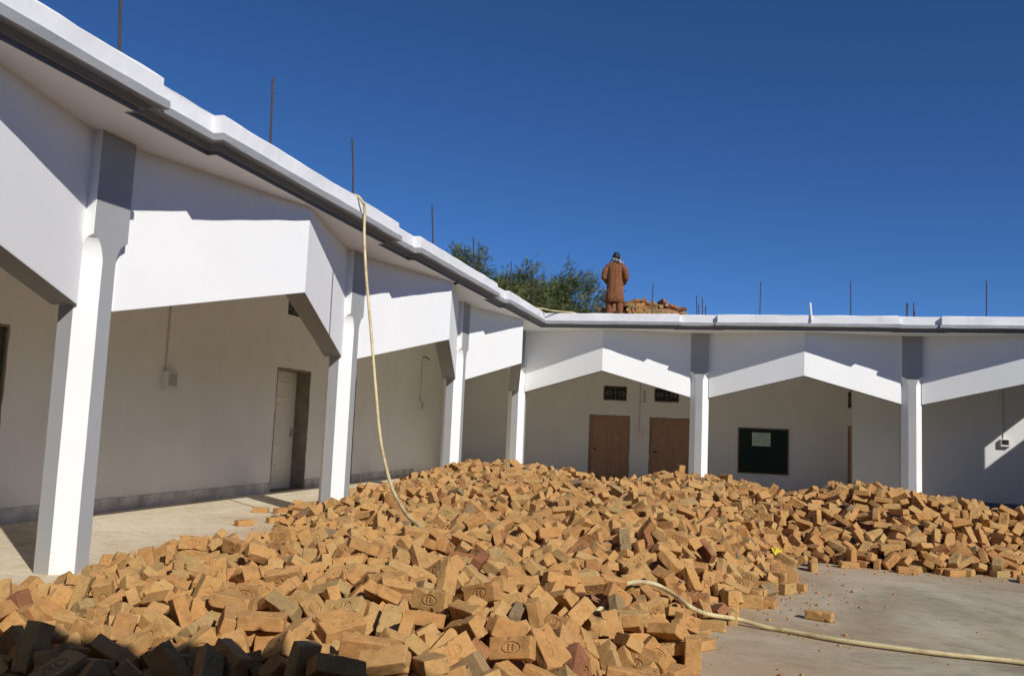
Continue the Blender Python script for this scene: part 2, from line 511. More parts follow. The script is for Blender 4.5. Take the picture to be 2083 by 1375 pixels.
def sweep(plan, profile, seed, rough=0.004, step=0.16):
    """plan: 2-D polyline, outward on its right-hand side. profile: (inset, z)."""
    pts = [Vector((p[0], p[1], 0)) for p in plan]
    n = len(pts)
    mit = []
    for i in range(n):
        d0 = (pts[i] - pts[i - 1]).normalized() if i > 0 else None
        d1 = (pts[i + 1] - pts[i]).normalized() if i < n - 1 else None
        n0 = Vector((-d0.y, d0.x, 0)) if d0 else None     # inward = left-hand side
        n1 = Vector((-d1.y, d1.x, 0)) if d1 else None
        if n0 is None: mit.append(n1)
        elif n1 is None: mit.append(n0)
        else: mit.append((n0 + n1) / (1 + n0.dot(n1)) if n0.dot(n1) > -0.5 else n0)
    if getattr(sweep, "mitre0", None): mit[0] = sweep.mitre0
    if getattr(sweep, "mitre1", None): mit[-1] = sweep.mitre1
    fine, fm = [], []
    for i in range(n - 1):
        k = max(1, int((pts[i + 1] - pts[i]).length / step))
        for j in range(k):
            t = j / k
            fine.append(pts[i].lerp(pts[i + 1], t))
            if j == 0:
                fm.append(mit[i])
            else:
                d = (pts[i + 1] - pts[i]).normalized()
                fm.append(Vector((-d.y, d.x, 0)))
    fine.append(pts[-1])
    fm.append(mit[-1])
    rings = []
    for p, m in zip(fine, fm):
        r = []
        for a, (ins, z) in enumerate(profile):
            q = p + m * ins
            w = noise.noise(Vector((p.x * 2.3 + seed, p.y * 2.3, a * 0.7))) * rough
            w2 = noise.noise(Vector((p.x * 2.3 + seed + 31, p.y * 2.3, a * 0.7 + 9))) * rough
            r.append((q.x + m.x * w, q.y + m.y * w, z + w2))
        rings.append(r)
    k = len(profile)
    vs_ = [q for r in rings for q in r]
    fs = []
    for i in range(len(rings) - 1):
        for j in range(k - 1):
            fs.append((i * k + j, (i + 1) * k + j, (i + 1) * k + j + 1, i * k + j + 1))
    ends = [tuple(range(k)), tuple((len(rings) - 1) * k + j for j in range(k - 1, -1, -1))]
    return vs_, fs, ends

PROF_MOULD = [(0.180, SOFF + 0.02), (0.178, SOFF - 0.006), (0.162, SOFF - 0.007), (0.159, SOFF + 0.026), (0.124, SOFF + 0.029), (0.120, SOFF + 0.036), (0.098, BAND0 - 0.010), (0.088, BAND0 + 0.001), (0.028, BAND0 + 0.002)]
PROF_BAND = [(0.030, BAND0), (0.002, BAND0 - 0.001), (0.0, BAND0 + 0.004), (0.0, BAND1 - 0.005), (0.006, BAND1), (0.046, BAND1 + 0.003)]
PROF_PAR = [(0.040, BAND1 - 0.01), (0.040, PAR - 0.022), (0.047, PAR - 0.006), (0.060, PAR), (0.145, PAR), (0.158, PAR - 0.008), (0.162, PAR - 0.03), (0.162, DECK - 0.01)]

def eave(parent, plan, soffit_inner, seed, m0=None, m1=None):
    sweep.mitre0, sweep.mitre1 = m0, m1
    for nm, prof, mat, rg in (("eave_moulding", PROF_MOULD, M_DARKGREY, 0.0022), ("eave_band", PROF_BAND, M_BAND, 0.009), ("parapet", PROF_PAR, M_PARAPET, 0.014)):
        vs_, fs, ends = sweep(plan, prof, seed, rg)
        b = MB()
        b.add(vs_, fs + (ends if nm != "eave_moulding" else []))
        b.build(nm, mat, parent)
    # flat soffit and roof deck, following the eave line
    sweep.mitre0, sweep.mitre1 = m0, m1
    for nm, ins, z, mat in (("soffit", 0.172, SOFF, M_SOFFIT), ("roof_deck", 0.165, DECK, M_ROOF)):
        vs_, fs, ends = sweep(plan, [(ins, z), (ins + 0.001, z)], seed, 0.0, 50)
        edge = vs_[0::2]
        b = MB()
        inner = soffit_inner(edge, z, nm)
        b.add(edge + inner, [tuple(range(len(edge) + len(inner)))])
        b.build(nm, mat, parent)
    sweep.mitre0 = sweep.mitre1 = None

# ------------------------------------------------------------------ columns, beams, walls
def column_mb(floor):
    """Front at local y = 0 facing -y, grey front and side faces, white chamfers that die into a square head."""
    top, mid = 2.95, 2.73
    b = MB()
    zs = [floor] + [floor + (BC - 0.02 - floor) * i / 18 for i in range(1, 19)] + [BC, 2.44, 2.55, mid]
    cs = [CC] * len(zs)
    for i in range(1, 9):
        t = i / 8
        zs.append(mid + (top - mid) * t)
        cs.append(max(0.003, CC * math.sqrt(max(0, 1 - t ** 1.7))))
    zs += [3.3, SOFF + 0.01]
    cs += [0.003, 0.003]
    rings = []
    for z, c in zip(zs, cs):
        w, d = CW / 2, CD
        j = lambda a: noise.noise(Vector((a * 5.1, z * 2.2, floor))) * 0.003 + noise.noise(Vector((a * 9.3, z * 9.0, floor))) * 0.004
        cb = min(c, 0.07)
        rings.append([(-w + c + j(1), 0, z), (w - c + j(2), 0, z), (w + j(3) * .4, c, z), (w, d - cb, z), (w - cb, d, z), (-w + cb, d, z), (-w, d - cb, z), (-w + j(4) * .4, c, z)])
    n = 8
    for i in range(len(rings) - 1):
        zc = (zs[i] + zs[i + 1]) / 2
        for k in range(n):
            mi = 0
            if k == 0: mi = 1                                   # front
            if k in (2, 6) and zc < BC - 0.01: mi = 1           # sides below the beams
            b.add([rings[i][k], rings[i][(k + 1) % n], rings[i + 1][(k + 1) % n], rings[i + 1][k]], [(0, 1, 2, 3)], mi)
    return b

def weld(o, d=0.0008):
    bm = bmesh.new()
    bm.from_mesh(o.data)
    bmesh.ops.remove_doubles(bm, verts=bm.verts, dist=d)
    bmesh.ops.recalc_face_normals(bm, faces=bm.faces)
    bm.to_mesh(o.data)
    bm.free()

COLMESH = {}
def column(parent, x, y, rz, floor):
    if floor not in COLMESH:
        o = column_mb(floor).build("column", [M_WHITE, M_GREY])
        weld(o)
        COLMESH[floor] = o.data
        o.parent = parent
    else:
        o = bpy.data.objects.new("column", COLMESH[floor])
        COL.objects.link(o)
        o.parent = parent
    o.location = (x, y, 0)
    o.rotation_euler = (0, 0, rz)
    return o

def beam(parent, origin, rz, a, b_, ext0=0.0, ext1=0.0):
    """Folded beam of one bay between stations a and b_ along local x; front towards -y, swelling out and up at mid-bay."""
    m = (a + b_) / 2
    T = 0.265
    stn = [(a + ext0, 0.0965, BC), (m, -0.524, BP), (b_ - ext1, 0.0965, BC)]
    b = MB()
    ring = lambda s: [(s[0], s[1], s[2]), (s[0], s[1], SOFF + 0.004), (s[0], s[1] + T, SOFF + 0.004), (s[0], s[1] + T, s[2])]
    b.loft([ring(s) for s in stn])
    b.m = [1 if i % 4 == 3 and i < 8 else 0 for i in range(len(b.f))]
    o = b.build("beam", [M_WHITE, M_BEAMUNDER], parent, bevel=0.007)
    o.location = origin
    o.rotation_euler = (0, 0, rz)
    return o

def wall_mb(u0, u1, z0, z1, holes, depth, fix):
    """Vertical wall sheet with openings; fix(u, d, z) -> xyz where d is depth into the wall."""
    us = sorted({u0, u1} | {h[0] for h in holes} | {h[1] for h in holes})
    zs = sorted({z0, z1} | {h[2] for h in holes} | {h[3] for h in holes})
    us = [u for u in us if u0 <= u <= u1]
    zs = [z for z in zs if z0 <= z <= z1]
    b = MB()
    for i in range(len(us) - 1):
        for j in range(len(zs) - 1):
            uc, zc = (us[i] + us[i + 1]) / 2, (zs[j] + zs[j + 1]) / 2
            if any(h[0] < uc < h[1] and h[2] < zc < h[3] for h in holes):
                continue
            b.add([fix(us[i], 0, zs[j]), fix(us[i + 1], 0, zs[j]), fix(us[i + 1], 0, zs[j + 1]), fix(us[i], 0, zs[j + 1])], [(0, 1, 2, 3)], 0)
    for h in holes:
        a, c, l, t = h[:4]
        for (p, q) in (((a, l), (a, t)), ((a, t), (c, t)), ((c, t), (c, l)), ((c, l), (a, l))):
            b.add([fix(p[0], 0, p[1]), fix(q[0], 0, q[1]), fix(q[0], depth, q[1]), fix(p[0], depth, p[1])], [(0, 1, 2, 3)], 1)
    return b

def rough_edge(u0, u1, z0, z1, fix, parent, bottom=True):
    """Uneven unpainted cement margin round an opening, a few millimetres proud of the wall."""
    b = MB()
    def strip(p, q, nrm):
        k = max(3, int(math.dist(p, q) / 0.09))
        prev = None
        for i in range(k + 1):
            t = i / k
            u, z = p[0] + (q[0] - p[0]) * t, p[1] + (q[1] - p[1]) * t
            w = 0.022 + 0.020 * noise.noise(Vector((u * 7, z * 7, 3.3)))
            a = fix(u - nrm[0] * 0.004, -0.004, z - nrm[1] * 0.004)
            c = fix(u + nrm[0] * w, -0.003, z + nrm[1] * w)
            if prev:
                b.add([prev[0], a, c, prev[1]], [(0, 1, 2, 3)])
            prev = (a, c)
    strip((u0, z0), (u0, z1), (-1, 0))
    strip((u1, z0), (u1, z1), (1, 0))
    strip((u0 - 0.02, z1), (u1 + 0.02, z1), (0, 1))
    if bottom: strip((u0 - 0.02, z0), (u1 + 0.02, z0), (0, -1))
    return b.build("opening_margin", M_REVEAL, parent)

def six_panel_door(parent, u0, u1, z0, z1, fix, mat, d0, handle_u):
    leaf = MB()
    P = lambda lo, hi: leaf_box(leaf, fix, lo, hi)
    leaf_box(leaf, fix, (u0 + 0.045, d0, z0), (u1 - 0.045, d0 + 0.04, z1 - 0.045))
    door = leaf.build("door", mat, parent)
    fr = MB()
    leaf_box(fr, fix, (u0, d0 - 0.03, z0), (u0 + 0.045, d0 + 0.06, z1))
    leaf_box(fr, fix, (u1 - 0.045, d0 - 0.03, z0), (u1, d0 + 0.06, z1))
    leaf_box(fr, fix, (u0 + 0.045, d0 - 0.03, z1 - 0.045), (u1 - 0.045, d0 + 0.06, z1))
    fr.build("frame", mat, door)
    W, H = u1 - u0 - 0.09, z1 - z0 - 0.045
    for cx in (0.30, 0.70):
        for (za, zb) in ((0.06, 0.40), (0.46, 0.80), (0.855, 0.945)):
            b = MB()
            uc = u0 + 0.045 + W * cx
            hw = W * 0.145
            a, c = z0 + H * za, z0 + H * zb
            t = 0.012
            for lo, hi in (((uc - hw, a), (uc + hw, a + t)), ((uc - hw, c - t), (uc + hw, c)), ((uc - hw, a + t), (uc - hw + t, c - t)), ((uc + hw - t, a + t), (uc + hw, c - t))):
                leaf_box(b, fix, (lo[0], d0 - 0.012, lo[1]), (hi[0], d0 + 0.002, hi[1]))
            leaf_box(b, fix, (uc - hw + 0.03, d0 - 0.008, a + 0.03), (uc + hw - 0.03, d0 + 0.002, c - 0.03))
            b.build("panel", mat, door)
    h = MB()
    leaf_box(h, fix, (handle_u - 0.05, d0 - 0.05, z0 + 0.92), (handle_u + 0.05, d0 - 0.03, z0 + 0.945))
    leaf_box(h, fix, (handle_u - 0.012, d0 - 0.03, z0 + 0.90), (handle_u + 0.012, d0 + 0.002, z0 + 0.965))
    h.build("handle", M_BLACK, door)
    return door

def leaf_box(b, fix, lo, hi, mi=0):
    c = [fix(u, d, z) for u in (lo[0], hi[0]) for d in (lo[1], hi[1]) for z in (lo[2], hi[2])]
    b.add(c, [(0, 1, 3, 2), (4, 6, 7, 5), (0, 4, 5, 1), (2, 3, 7, 6), (0, 2, 6, 4), (1, 5, 7, 3)], mi)

def grille_window(parent, u0, u1, z0, z1, fix, d0):
    b = MB()
    leaf_box(b, fix, (u0 + 0.02, d0 + 0.03, z0 + 0.02), (u1 - 0.02, d0 + 0.04, z1 - 0.02))
    win = b.build("window", M_GLASS, parent)
    f = MB()
    for lo, hi in (((u0, z0), (u1, z0 + 0.025)), ((u0, z1 - 0.025), (u1, z1)), ((u0, z0 + 0.025), (u0 + 0.025, z1 - 0.025)), ((u1 - 0.025, z0 + 0.025), (u1, z1 - 0.025))):
        leaf_box(f, fix, (lo[0], d0 - 0.01, lo[1]), (hi[0], d0 + 0.05, hi[1]))
    f.build("frame", M_BLACK, win)
    g_ = MB()
    uc, zc = (u0 + u1) / 2, (z0 + z1) / 2
    W, H = u1 - u0, z1 - z0
    T = lambda pts, r=0.005: g_.tube([fix(u, d0, z) for u, z in pts], r, 6)
    T([(uc, z0), (uc, z1)])
    T([(u0 + W * .05, zc), (u1 - W * .05, zc)], 0.004)
    for s in (-1, 1):
        c = uc + s * W * 0.36
        ring = [(c + s * W * 0.06 * math.cos(a), zc + H * 0.17 * math.sin(a)) for a in np.linspace(-2.3, 2.3, 13)]
        T(ring, 0.006)
        for q in (-1, 1):      # scrolled hooks with arrow tips
            T([(c - s * W * .04, zc + q * H * .13), (c - s * W * .09, zc + q * H * .15), (c - s * W * .19, zc + q * H * .13)], 0.0045)
            T([(c - s * W * .13, zc + q * H * .20), (c - s * W * .19, zc + q * H * .13), (c - s * W * .13, zc + q * H * .09)], 0.0045)
            T([(c + s * W * .0, zc + q * H * .10), (c + s * W * .03, zc), (c, zc)], 0.0045)
    g_.build("grille", M_GRILLE, win)
    return win

def conduit(parent, pts, r=0.011):
    b = MB()
    b.tube(pts, r, 8)
    return b.build("conduit", M_WIRE, parent)

def rod(parent, base, top, r=0.011):
    b = MB()
    A, B_ = Vector(base), Vector(top)
    n = max(8, int((B_ - A).length / 0.05))
    side = Vector((noise.noise(A * 3), noise.noise(A * 3 + Vector((5, 5, 5))), 0)) * 0.02
    pts, rr = [], []
    for i in range(n + 1):
        t = i / n
        pts.append(A.lerp(B_, t) + side * math.sin(t * math.pi))
        rr.append(r * (1.0 + 0.13 * (i % 2)))
    b.tube(pts, rr, 7)
    return b.build("rebar", M_ROD, parent)

# ============================================================ the west wing
west = empty("verandah_wing", (WX, 8.0, 0))
tag(west, "white verandah wing with slanting eave and cream door, running back beside the brick heap", "building")
def wp(o):
    o.location = Vector(o.location) - Vector(west.location) if o.type == 'MESH' else o.location
    return o

class Group:
    """Builders work in world coordinates; parent keeps its base point, so shift children once at the end."""
GROUPS = []
def settle(root):
    off = Vector(root.location)
    for c in root.children:
        c.location = Vector(c.location) - off

plan_w = [(EX - ins, y) for (y, ins) in jog_path(-7.0, EY, WY)]
M45 = Vector((-1, 1, 0))          # mitre at the inner corner, towards the roofs
eave(west, plan_w, lambda e, z, nm: [(-8.3 if nm == "soffit" else -13.0, 25.2 if nm == "soffit" else 32.0, z), (-8.3 if nm == "soffit" else -13.0, -7.0, z)], 1.7, None, M45)
for y in WY:
    column(west, WX, y, math.radians(90), SLAB)
# local x runs along +y for rz = 90 degrees
for a, b_ in zip([WY[0] - 5.0] + WY, WY + [NY + CW / 2 - 0.0]):
    beam(west, (WX, 0, 0), math.radians(90), a + CW / 2 - 0.004, b_ - CW / 2 + 0.004)

fixW = lambda u, d, z: (WWALL - d, u, z)
DW = [(6.95, 8.175, SLAB, 2.375), (14.24, 15.48, SLAB, 2.35), (16.31, 17.56, SLAB, 2.35)]
WW = [(14.45, 15.30, 3.37, 3.76), (7.1, 8.0, 3.37, 3.76), (16.5, 17.35, 3.37, 3.76)]
wm = wall_mb(-7.0, 25.1, -0.02, SOFF + 0.02, DW + WW, 0.30, fixW)
wm.build("wall", [M_WALL, M_REVEAL], west)
for (a, c, l, t) in DW:
    rough_edge(a, c, l, t, fixW, west, False)
for (a, c, l, t) in WW:
    grille_window(west, a, c, l, t, fixW, 0.10)
# skirting of bare cement, in lengths between the doors
sk = [(-7.0, 6.93), (8.2, 14.215), (15.505, 16.285), (17.585, 21.28)]
for a, c in sk:
    b = MB()
    k = max(2, int((c - a) / 0.12))
    prev = None
    for i in range(k + 1):
        y = a + (c - a) * i / k
        top = SLAB + 0.178 + 0.006 * noise.noise(Vector((y * 5, 1, 2)))
        cur = [(WWALL + 0.018, y, SLAB - 0.01), (WWALL + 0.016, y, top - 0.004), (WWALL + 0.012, y, top), (WWALL - 0.01, y, top)]
        if prev:
            b.add(prev + cur, [(0, 4, 5, 1), (1, 5, 6, 2), (2, 6, 7, 3)])
        else:
            b.add(cur + [(WWALL - 0.01, y, SLAB - 0.01)], [(0, 1, 2, 3, 4)])
        prev = cur
    b.add(prev + [(WWALL - 0.01, c, SLAB - 0.01)], [(0, 1, 2, 3, 4)])
    b.build("skirting", M_CEMENT, west)
# cream steel door, open leaf set back in its reveal
def cream_door(u0, u1, z0, z1, d0):
    lf = MB()
    leaf_box(lf, fixW, (u0 - 0.02, d0 + 0.017, z0 - 0.02), (u1 + 0.02, d0 + 0.06, z1 + 0.02))
    leaf_box(lf, fixW, (u0 + 0.012, d0, z0 + 0.01), (u1 - 0.012, d0 + 0.015, z1 - 0.012))
    dr = lf.build("door", M_WHITEDOOR, west)
    W = u1 - u0
    def raised(poly, name="panel"):
        b = MB()
        cu = sum(p[0] for p in poly) / len(poly); cz = sum(p[1] for p in poly) / len(poly)
        o_ = [fixW(u, d0 + 0.001, z) for u, z in poly]
        i1 = [fixW(cu + (u - cu) * .93, d0 - 0.014, cz + (z - cz) * .93) for u, z in poly]
        i2 = [fixW(cu + (u - cu) * .80, d0 - 0.004, cz + (z - cz) * .80) for u, z in poly]
        b.loft([o_, i1, i2], cap0=False)
        b.build(name, M_WHITEDOOR, dr)
    cu = (u0 + u1) / 2
    zt = z1 - 0.22
    raised([(cu - W * .30, zt), (cu + W * .30, zt), (cu + W * .22, zt - .30), (cu - W * .30, zt - .30)])
    for k in range(4):
        a = zt - 0.42 - k * 0.37
        raised([(cu - W * .30, a), (cu + W * (.10 - .02 * k), a), (cu + W * (.06 - .02 * k), a - .27), (cu - W * .30, a - .27)])
    h = MB()
    leaf_box(h, fixW, (u1 - 0.16, d0 - 0.05, 1.10), (u1 - 0.14, d0 - 0.03, 1.26))
    leaf_box(h, fixW, (u1 - 0.155, d0 - 0.03, 1.12), (u1 - 0.145, d0, 1.14))
    h.build("handle", M_GRILLE, dr)
cream_door(14.24, 15.48, SLAB, 2.35, 0.285)
cream_door(16.31, 17.56, SLAB, 2.35, 0.285)
b = MB()
leaf_box(b, fixW, (6.95, 0.10, SLAB), (8.10, 0.14, 2.30))
dd = b.build("door", M_GREENDOOR, west)
b = MB()
leaf_box(b, fixW, (8.10, 0.03, SLAB), (8.172, 0.20, 2.30))
leaf_box(b, fixW, (6.95, 0.03, 2.30), (8.172, 0.20, 2.37))
b.build("frame", M_GREENDOOR, dd)
conduit(west, [(WWALL + 0.012, 11.05, SOFF), (WWALL + 0.012, 11.05, 3.0), (WWALL + 0.012, 11.04, 2.05)])
conduit(west, [(WWALL + 0.012, 21.50, 3.15), (WWALL + 0.012, 21.50, 2.04)])
b = MB()     # bare lamp bracket on the wall
b.tube([(WWALL, 21.56, 3.19), (WWALL + 0.08, 21.58, 3.19), (WWALL + 0.12, 21.66, 3.16)], 0.015, 8)
b.tube([(WWALL + 0.12, 21.66, 3.16), (WWALL + 0.13, 21.68, 3.12)], [0.016, 0.024], 8)
b.build("lamp_bracket", M_WOOD, west)
b = MB()     # spout poking through the soffit
b.tube([(-4.79, 13.86, SOFF + 0.05), (-4.76, 13.88, SOFF - 0.03)], 0.035, 10)
b.build("drain_spout", M_BLACK, west)
W_RODS = [((5.64, 4.2), (5.549, 5.3)), ((7.931, 4.2), (7.889, 5.011)), ((9.94, 4.2), (9.824, 5.012)), ((12.95, 4.2), (12.775, 4.921)), ((15.155, 4.2), (14.977, 4.894)), ((17.77, 4.2), (17.663, 4.961)), ((19.84, 4.2), (19.79, 4.927))]
for (yb, zb), (yt, zt) in W_RODS:
    s = (zt - zb)
    rod(west, (-4.85, yb + (yb - yt) * (zb - DECK) / s, DECK), (-4.85, yt, zt))
b = MB()     # thin joint lines cut in the parapet paint near the corner
b.box((EX - 0.0385, 19.33, BAND1 + 0.006), (EX - 0.036, 19.345, PAR - 0.02))
b.build("parapet_joint", M_DARKGREY, west)
settle(west)

# ============================================================ the north wing
north = empty("verandah_wing", (1.5, NY, 0))
tag(north, "white verandah wing across the far end with brown doors and green notice board", "building")
plan_n = [(x, EY + ins) for (x, ins) in jog_path(EX, N_END, NX)]
eave(north, plan_n, lambda e, z, nm: [(N_END, 25.2 if nm == "soffit" else 32.0, z), (-8.3 if nm == "soffit" else -13.0, 25.2 if nm == "soffit" else 32.0, z)], 6.1, M45, None)
for x in NX:
    column(north, x, NY, 0, 0.0)
column(north, -5.30 - CW / 2, NY - 0.0, 0, 0.0)
xs = [-5.30 - CW / 2] + NX
for a, b_ in zip(xs[:-1], xs[1:]):
    beam(north, (0, NY, 0), 0, a + CW / 2 - 0.004, b_ - CW / 2 + 0.004)
fixN = lambda u, d, z: (u, NW1 + d, z)
fixN2 = lambda u, d, z: (u, NW2 + d, z)
fixR = lambda u, d, z: (NXR + d, u, z)
DN = [(-4.325, -3.19, 0.0, 1.90), (-2.597, -1.465, 0.0, 1.885)]
WN = [(-3.935, -3.303, 2.36, 2.742), (-2.481, -1.825, 2.365, 2.72)]
wall_mb(-8.3, NXR, -0.02, SOFF + 0.02, DN + WN, 0.12, fixN).build("wall", [M_WALL, M_REVEAL], north)
DR = [(23.98, 24.86, 0.0, 1.875), (24.02, 24.82, 2.33, 2.77)]
wall_mb(NW2, NW1 + 0.01, -0.02, SOFF + 0.02, DR, 0.12, fixR).build("wall", [M_WALL, M_REVEAL], north)
wall_mb(NXR, N_END, -0.02, SOFF + 0.02, [], 0.1, fixN2).build("wall", [M_WALL, M_REVEAL], north)
b = MB()
b.box((N_END - 0.01, NW2, -0.02), (N_END, 32, DECK))
b.box((-13, 31.9, 0), (N_END, 32, DECK))
b.build("end_wall", M_WALL, north)
for (a, c, l, t) in DN:
    rough_edge(a, c, l, t, fixN, north, False)
    six_panel_door(north, a + 0.005, c - 0.005, l + 0.01, t - 0.005, fixN, M_BROWNDOOR, 0.05, a + 0.15)
for (a, c, l, t) in WN:
    rough_edge(a, c, l, t, fixN, north)
    grille_window(north, a + 0.002, c - 0.002, l + 0.002, t - 0.002, fixN, 0.03)
six_panel_door(north, 23.985, 24.855, 0.01, 1.87, fixR, M_BROWNDOOR, 0.03, 24.1)
grille_window(north, 24.022, 24.818, 2.332, 2.768, fixR, 0.03)
conduit(north, [(-2.905, NW1 - 0.012, SOFF), (-2.905, NW1 - 0.012, 2.6), (-2.90, NW1 - 0.012, 1.60)], 0.012)
conduit(north, [(-2.90, NW1 - 0.012, 2.335), (-2.74, NW1 - 0.012, 2.33)], 0.010)
b = MB()
leaf_box(b, fixN, (-2.79, -0.03, 2.34), (-2.765, 0.0, 2.66))
b.build("lamp_bracket", M_GRILLE, north)
conduit(north, [(6.06, NW2 - 0.012, SOFF), (6.06, NW2 - 0.012, 2.3), (6.06, NW2 - 0.012, 1.68)], 0.012)
b = MB()
b.box((NXR, NW2 - 0.012, 0.0), (N_END, NW2 + 0.01, 0.14))
b.build("skirting", M_DARKGREY, north)
N_RODS = [((-2.125, 4.2), (-2.121, 4.926), 20.35), ((0.283, 4.2), (0.296, 4.982), 20.35), ((2.207, 4.2), (2.205, 4.99), 20.35), ((4.905, 4.2), (4.923, 4.997), 20.35),
          ((-1.10, 4.2), (-1.123, 4.662), 20.35), ((-1.09, 4.2), (-1.075, 4.467), 20.47), ((-0.975, 4.2), (-0.989, 4.605), 20.35), ((-0.915, 4.2), (-0.919, 4.446), 20.47),
          ((3.35, 4.2), (3.354, 4.502), 20.35), ((3.375, 4.2), (3.395, 4.513), 20.47), ((3.503, 4.2), (3.497, 4.525), 20.35), ((3.53, 4.2), (3.535, 4.345), 20.47)]
for (xb, zb), (xt, zt), y in N_RODS:
    rod(north, (xb, y, DECK), (xt, y, zt))
b = MB()     # white pipe leaning over the parapet
b.tube([(1.345, 20.06, 4.44), (1.375, 19.985, 4.045)], 0.024, 12)
b.tube([(1.3436, 20.063, 4.452), (1.345, 20.06, 4.44)], 0.026, 12)
b.build("pipe", M_PLASTIC, north)
settle(north)

# ============================================================ the other two wings that close the courtyard (behind and beside the camera)
south = empty("verandah_wing", (0, -1.0, 0))
tag(south, "white verandah wing behind the camera whose eave shades the nearest bricks", "building")
plan_s = [(x, -0.08 - ins) for (x, ins) in [(a, i) for a, i in jog_path(14.0, -4.2, [6.67, 2.05, -2.57])]]
sweep.mitre0 = sweep.mitre1 = None
eave(south, plan_s, lambda e, z, nm: [(-4.2, -9.0, z), (14.0, -9.0, z)], 3.3)
for x in (-2.57, 2.05, 6.67, 11.29):
    column(south, x, -0.90, math.radians(180), 0.0)
for a, b_ in ((-11.29, -6.67), (-6.67, -2.05), (-2.05, 2.57)):
    beam(south, (0, -0.90, 0), math.radians(180), a + CW / 2, b_ - CW / 2)
b = MB()
b.box((-4.2, -4.2, 0), (14.0, -4.1, SOFF))
b.build("wall", M_WALL, south)
settle(south)

east = empty("verandah_wing", (10.1, 9.0, 0))
tag(east, "white verandah wing along the side of the courtyard opposite the cream doors", "building")
plan_e = [(9.33, y) for y in (32.0, 0.4)]
eave(east, plan_e, lambda e, z, nm: [(14.0, 0.4, z), (14.0, 32.0, z)], 8.8)
for y in (1.3, 6.3, 11.31, 16.29, 21.2):
    column(east, 10.10, y, math.radians(-90), 0.0)
ey = [-(y) for y in (21.2, 16.29, 11.31, 6.3, 1.3)]
for a, b_ in zip(ey[:-1], ey[1:]):
    beam(east, (10.10, 0, 0), math.radians(-90), a + CW / 2, b_ - CW / 2)
b = MB()
b.box((13.0, 0.4, 0), (13.1, 32.0, SOFF))
b.build("wall", M_WALL, east)
settle(east)

# ============================================================ things on the walls
def switch_box(loc, face, w, h, d, label, lid_mat, name="switch_box", dial=True):
    """face: '+x' or '-y'"""
    root = empty(name, loc)
    rz = math.radians(90) if face == '+x' else 0
    def put(b, nm, mat, bev=0.0):
        o = b.build(nm, mat, root, bevel=bev)
        o.rotation_euler = (0, 0, rz)
    b = MB(); b.box((-w / 2, -d, -h / 2), (w / 2, 0, h / 2)); put(b, "box_body", M_PLASTIC, 0.006)
    b = MB(); b.box((-w * .40, -d - 0.008, -h * .22), (w * .30, -d + 0.002, h * .42)); put(b, "cover", lid_mat, 0.003)
    if dial:
        for k, (x, z) in enumerate(((-w * .05, h * .28), (w * .02, -h * .05), (-w * .25, -h * .33), (w * .05, -h * .33), (w * .25, -h * .33))):
            b = MB(); b.box((x - .017, -d - 0.014, z - .02), (x + .017, -d - 0.004, z + .02)); put(b, "switch", M_GREYPLASTIC if k < 2 else M_PLASTIC, 0.003)
    tag(root, label, "switch box", "switch boxes on the walls")
    return root
switch_box((WWALL, 11.12, 1.925), '+x', 0.27, 0.28, 0.10, "white switch box beneath a conduit between the nearest column and cream door", M_GREYPLASTIC)
switch_box((WWALL, 21.52, 1.905), '+x', 0.20, 0.26, 0.07, "small grey switch box under the bare lamp bracket near the far corner", M_GREYPLASTIC)
switch_box((-2.89, NW1, 1.472), '-y', 0.205, 0.25, 0.05, "pale switch board on the wall between the two brown doors", M_PLASTIC)
switch_box((6.095, NW2, 1.59), '-y', 0.215, 0.18, 0.09, "white fuse box with smoked window in the patch of sunlight", M_BLACK, "fuse_box", False)

nb = empty("notice_board", (0.49, NW1, 1.10))
tag(nb, "dark green notice board in a brown wooden frame on the far wall", "notice board")
x0, x1, z0, z1 = -0.668, 0.668, -0.62, 0.62
b = MB(); b.box((x0 + .03, -0.022, z0 + .03), (x1 - .03, -0.002, z1 - .03)); b.build("board_face", M_BOARD, nb)
for lo, hi in (((x0, z1 - .035), (x1, z1)), ((x0, z0), (x1, z0 + .035)), ((x0, z0 + .035), (x0 + .035, z1 - .035)), ((x1 - .035, z0 + .035), (x1, z1 - .035))):
    b = MB(); b.box((lo[0], -0.035, lo[1]), (hi[0], -0.001, hi[1])); b.build("frame_rail", M_WOOD, nb, bevel=0.004)
pp = empty("paper_notice", (0.44, NW1 - 0.024, 1.417))
tag(pp, "pale green sheet with handwritten lines pinned near the top of the board", "paper")
b = MB()
pr = []
for i in range(9):
    x = -0.243 + 0.486 * i / 8
    pr.append([(x, -0.004 - 0.008 * math.sin(i * .7) ** 2, -0.182), (x, -0.002, 0.182)])
for a, c in zip(pr[:-1], pr[1:]):
    b.add([a[0], c[0], c[1], a[1]], [(0, 1, 2, 3)])
b.build("sheet", M_PAPER, pp)
b = MB()
def scrawl(x, z, w, amp, r):
    n = max(6, int(w / 0.008))
    pts = [(x + w * i / n, -0.0155, z + amp * noise.noise(Vector((i * 0.9, z * 40, x * 9)))) for i in range(n + 1)]
    b.tube(pts, r, 4)
scrawl(-0.09, 0.145, 0.07, 0.03, 0.0035)
scrawl(0.0, 0.145, 0.06, 0.03, 0.0035)
for k in range(7):
    z = 0.085 - k * 0.034
    x = -0.215
    while x < 0.19:
        w = 0.03 + 0.05 * abs(noise.noise(Vector((x * 30, z * 50, 1))))
        scrawl(x, z, w, 0.012, 0.0018)
        x += w + 0.012
b.build("handwriting", M_INK, pp)

